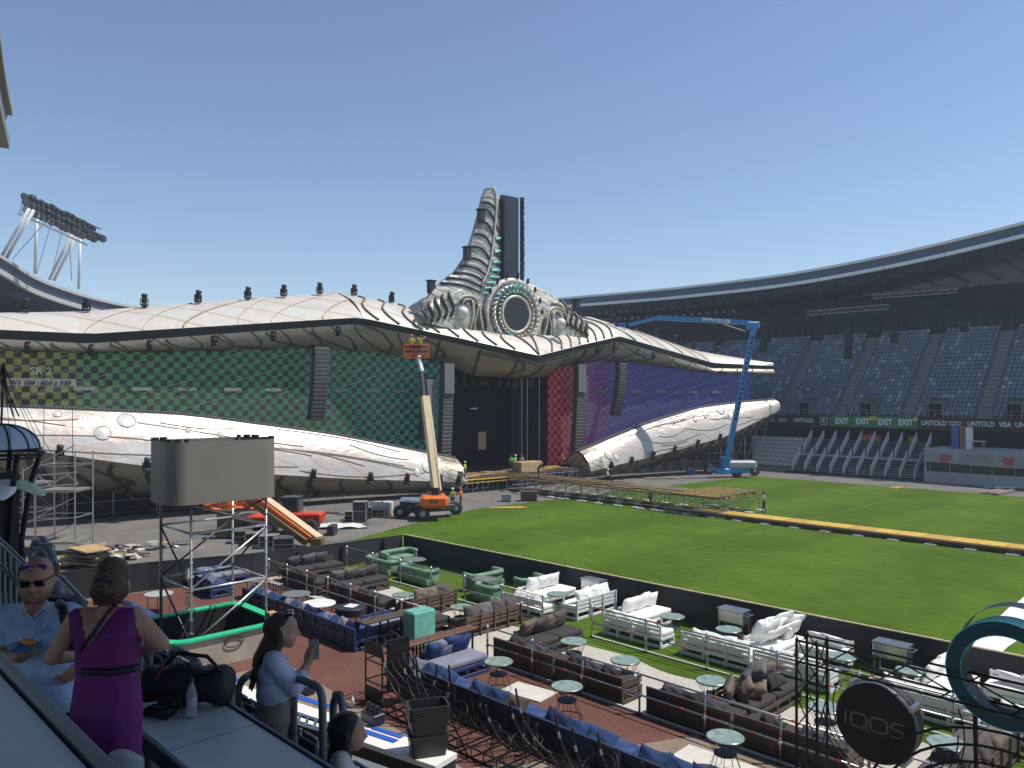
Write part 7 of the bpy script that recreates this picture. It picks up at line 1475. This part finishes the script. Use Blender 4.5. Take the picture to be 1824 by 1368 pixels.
# ------------------------------------------------------------------ crew on site
hv = mat('yellow vest', (.55, .60, .06), .7); hvo = mat('orange vest', (.75, .22, .03), .7); hg = mat('green vest', (.10, .45, .12), .7); tw = mat('white work shirt', (.55, .55, .53), .8); dk = mat('dark work clothes', (.03, .032, .04), .8); rd = mat('red work clothes', (.40, .06, .05), .8); jn = mat('blue jeans', (.06, .08, .13), .8)
hats = {'y': mat('yellow helmet', (.75, .45, .03), .35), 'r': mat('red helmet', (.65, .06, .03), .35), 'w': mat('white helmet', (.75, .75, .73), .35), 'n': hair_k}
def crew(lab, foot, face, top, trousers, hat, pose='stand', h=1.75):
    t = thing('person', lab, 'person', foot, 0); s = h / 1.75; f = Vector((*face, 0)).normalized(); sd_ = Vector((f.y, -f.x, 0)); J = lambda a, b_, z: (f * a + sd_ * b_ + Vector((0, 0, z))) * s; B = []
    lean = {'bend': .55, 'sit': .15}.get(pose, .0); hz = {'sit': .45}.get(pose, .93); ch_ = (lean * .5, hz + .42 * (1 - lean * .35)); sh_ = (lean * .62, hz + .5 * (1 - lean * .45)); hd_ = (lean * .78 + .02, hz + .70 * (1 - lean * .42))
    B += [(J(0, -.08, hz), J(0, .08, hz), .12, .12, 2), (J(lean * .25, -.06, hz + .2), J(lean * .25, .06, hz + .2), .12, .12, 1), (J(ch_[0], -.08, ch_[1] - .06), J(ch_[0], .08, ch_[1] - .06), .125, .125, 1), (J(sh_[0], -.15, sh_[1]), J(sh_[0], .15, sh_[1]), .065, .065, 1), (J(sh_[0], 0, sh_[1]), J(*hd_[:1], 0, hd_[1]), .055, .05, 0)]
    head(B, J(hd_[0], 0, hd_[1]), f + Vector((0, 0, -.1 - lean)), 0, s)
    for k in (-1, 1):
        if pose == 'sit': kn = J(.42, .1 * k, hz + .05); an = J(.45, .1 * k, .08)
        else: kn = J(.04 + .05 * k, .11 * k, .49); an = J(-.02 + .1 * k, .12 * k, .09)
        B += [(J(0, .09 * k, hz), kn, .088, .062, 2), (kn, an, .06, .045, 2), (an - Vector((0, 0, .03)), an + f * .15 * s - Vector((0, 0, .04)), .045, .038, 2)]
        S0 = J(sh_[0], .19 * k, sh_[1]); 
        Hd = {'stand': J(.12, .26 * k, hz - .02), 'reach': J(.42, .14 * k, hz + .38), 'bend': J(.62, .15 * k, .55), 'sit': J(.38, .12 * k, hz + .15), 'up': J(.3, .16 * k, hz + .75)}[pose]; E0 = ik(S0, Hd, .30 * s, .27 * s, -f * .6 + sd_ * .6 * k + Vector((0, 0, -.5)))
        B += [(S0, E0, .055, .046, 1), (E0, Hd, .042, .03, 0)]; hand(B, Hd, (Hd - E0), sd_ * -k, 0, .5, 1.1 * s)
    skin('body', B, [skin_d, top, trousers], .028, t, None, 2); c_ = J(hd_[0], 0, hd_[1])
    if hat == 'n': skin('hair', [(c_ + Vector((0, 0, .06)) - f * .02, c_ + Vector((0, 0, .03)) - f * .05, .085, .08, 0)], [hair_k], .02, t, None, 1)
    else: MB().lathe([(.0, .15), (.06, .14), (.10, .10), (.115, .045), (.15, .035), (.115, .03)], 16, c_ + Vector((0, 0, .02))).build('helmet', hats[hat], t, True)
    return t
cdir = lambda X, Y: tuple(c2w(X, Y).xy)
def onz(u, v, Y): return P(u, v, Y)
crew('worker with red helmet in the orange basket, left', P(733, 634, 64.9), cdir(.3, 1), hv, dk, 'r', 'reach'); crew('worker in yellow vest in the orange basket, right', P(749, 635, 64.8), cdir(.6, 1), hv, dk, 'n', 'up')
crew('worker in yellow vest and helmet at the left end of the stage deck', G(828, 854, 1.5), cdir(1, -.3), hv, dk, 'y', 'stand'); crew('worker with white helmet behind the orange lift', G(806, 906), cdir(.5, 1), hv, jn, 'w', 'stand'); crew('worker with red helmet behind the orange lift', G(821, 905), cdir(-1, .2), hvo, dk, 'r', 'reach')
crew('worker in green vest in the dark stage opening', sw(-.6, .6, 1.56), cdir(.2, -1), hg, dk, 'n', 'stand'); crew('worker in pale vest beside the plywood box', sw(.3, .2, 1.56), cdir(1, -.3), hv, dk, 'w', 'stand'); crew('worker with red helmet leaning over the plywood box', sw(1.4, -.2, 1.56), cdir(.3, -1), tw, dk, 'r', 'bend')
crew('worker in orange vest by the red screen', sw(6.3, 1.6, 1.56), cdir(-.5, -.6), hvo, dk, 'r', 'bend'); crew('worker in dark clothes bending at the catwalk start', Vector((-53.6, 56.2, 1.55)), cdir(1, -.6), dk, dk, 'n', 'bend'); crew('worker with white helmet sitting on the catwalk', Vector((-46.8, 58.4, 1.55)), cdir(1, -.3), tw, dk, 'w', 'sit')
crew('worker in green vest standing under the catwalk', G(1158, 900), cdir(.6, -.6), hg, dk, 'n', 'stand', 1.35); crew('man in pale shirt at the catwalk end', G(1361, 914), cdir(-.9, .2), tw, dk, 'n', 'reach'); crew('person in red and white before the terrace building', G(1730, 861), cdir(-.4, -.9), tw, rd, 'n', 'stand', 1.7)
# ------------------------------------------------------------------ thin shadow-lifting haze
hm_ = bpy.data.materials.new('shadow-lifting haze'); hm_.use_nodes = True; hn = hm_.node_tree.nodes; hn.remove(hn['Principled BSDF'])
pv = hn.new('ShaderNodeVolumePrincipled'); pv.inputs['Color'].default_value = (.80, .88, 1, 1); pv.inputs['Density'].default_value = .0006; pv.inputs['Anisotropy'].default_value = .2  # thin volume added over the site to lift the far shadows
hm_.node_tree.links.new(pv.outputs[0], hn['Material Output'].inputs['Volume'])
o = MB().b2(-720, 720, -520, 920, -1.2, 40).build('haze', hm_); o['kind'] = 'stuff'; o['label'] = 'thin pale shadow-lifting haze over the whole stadium'
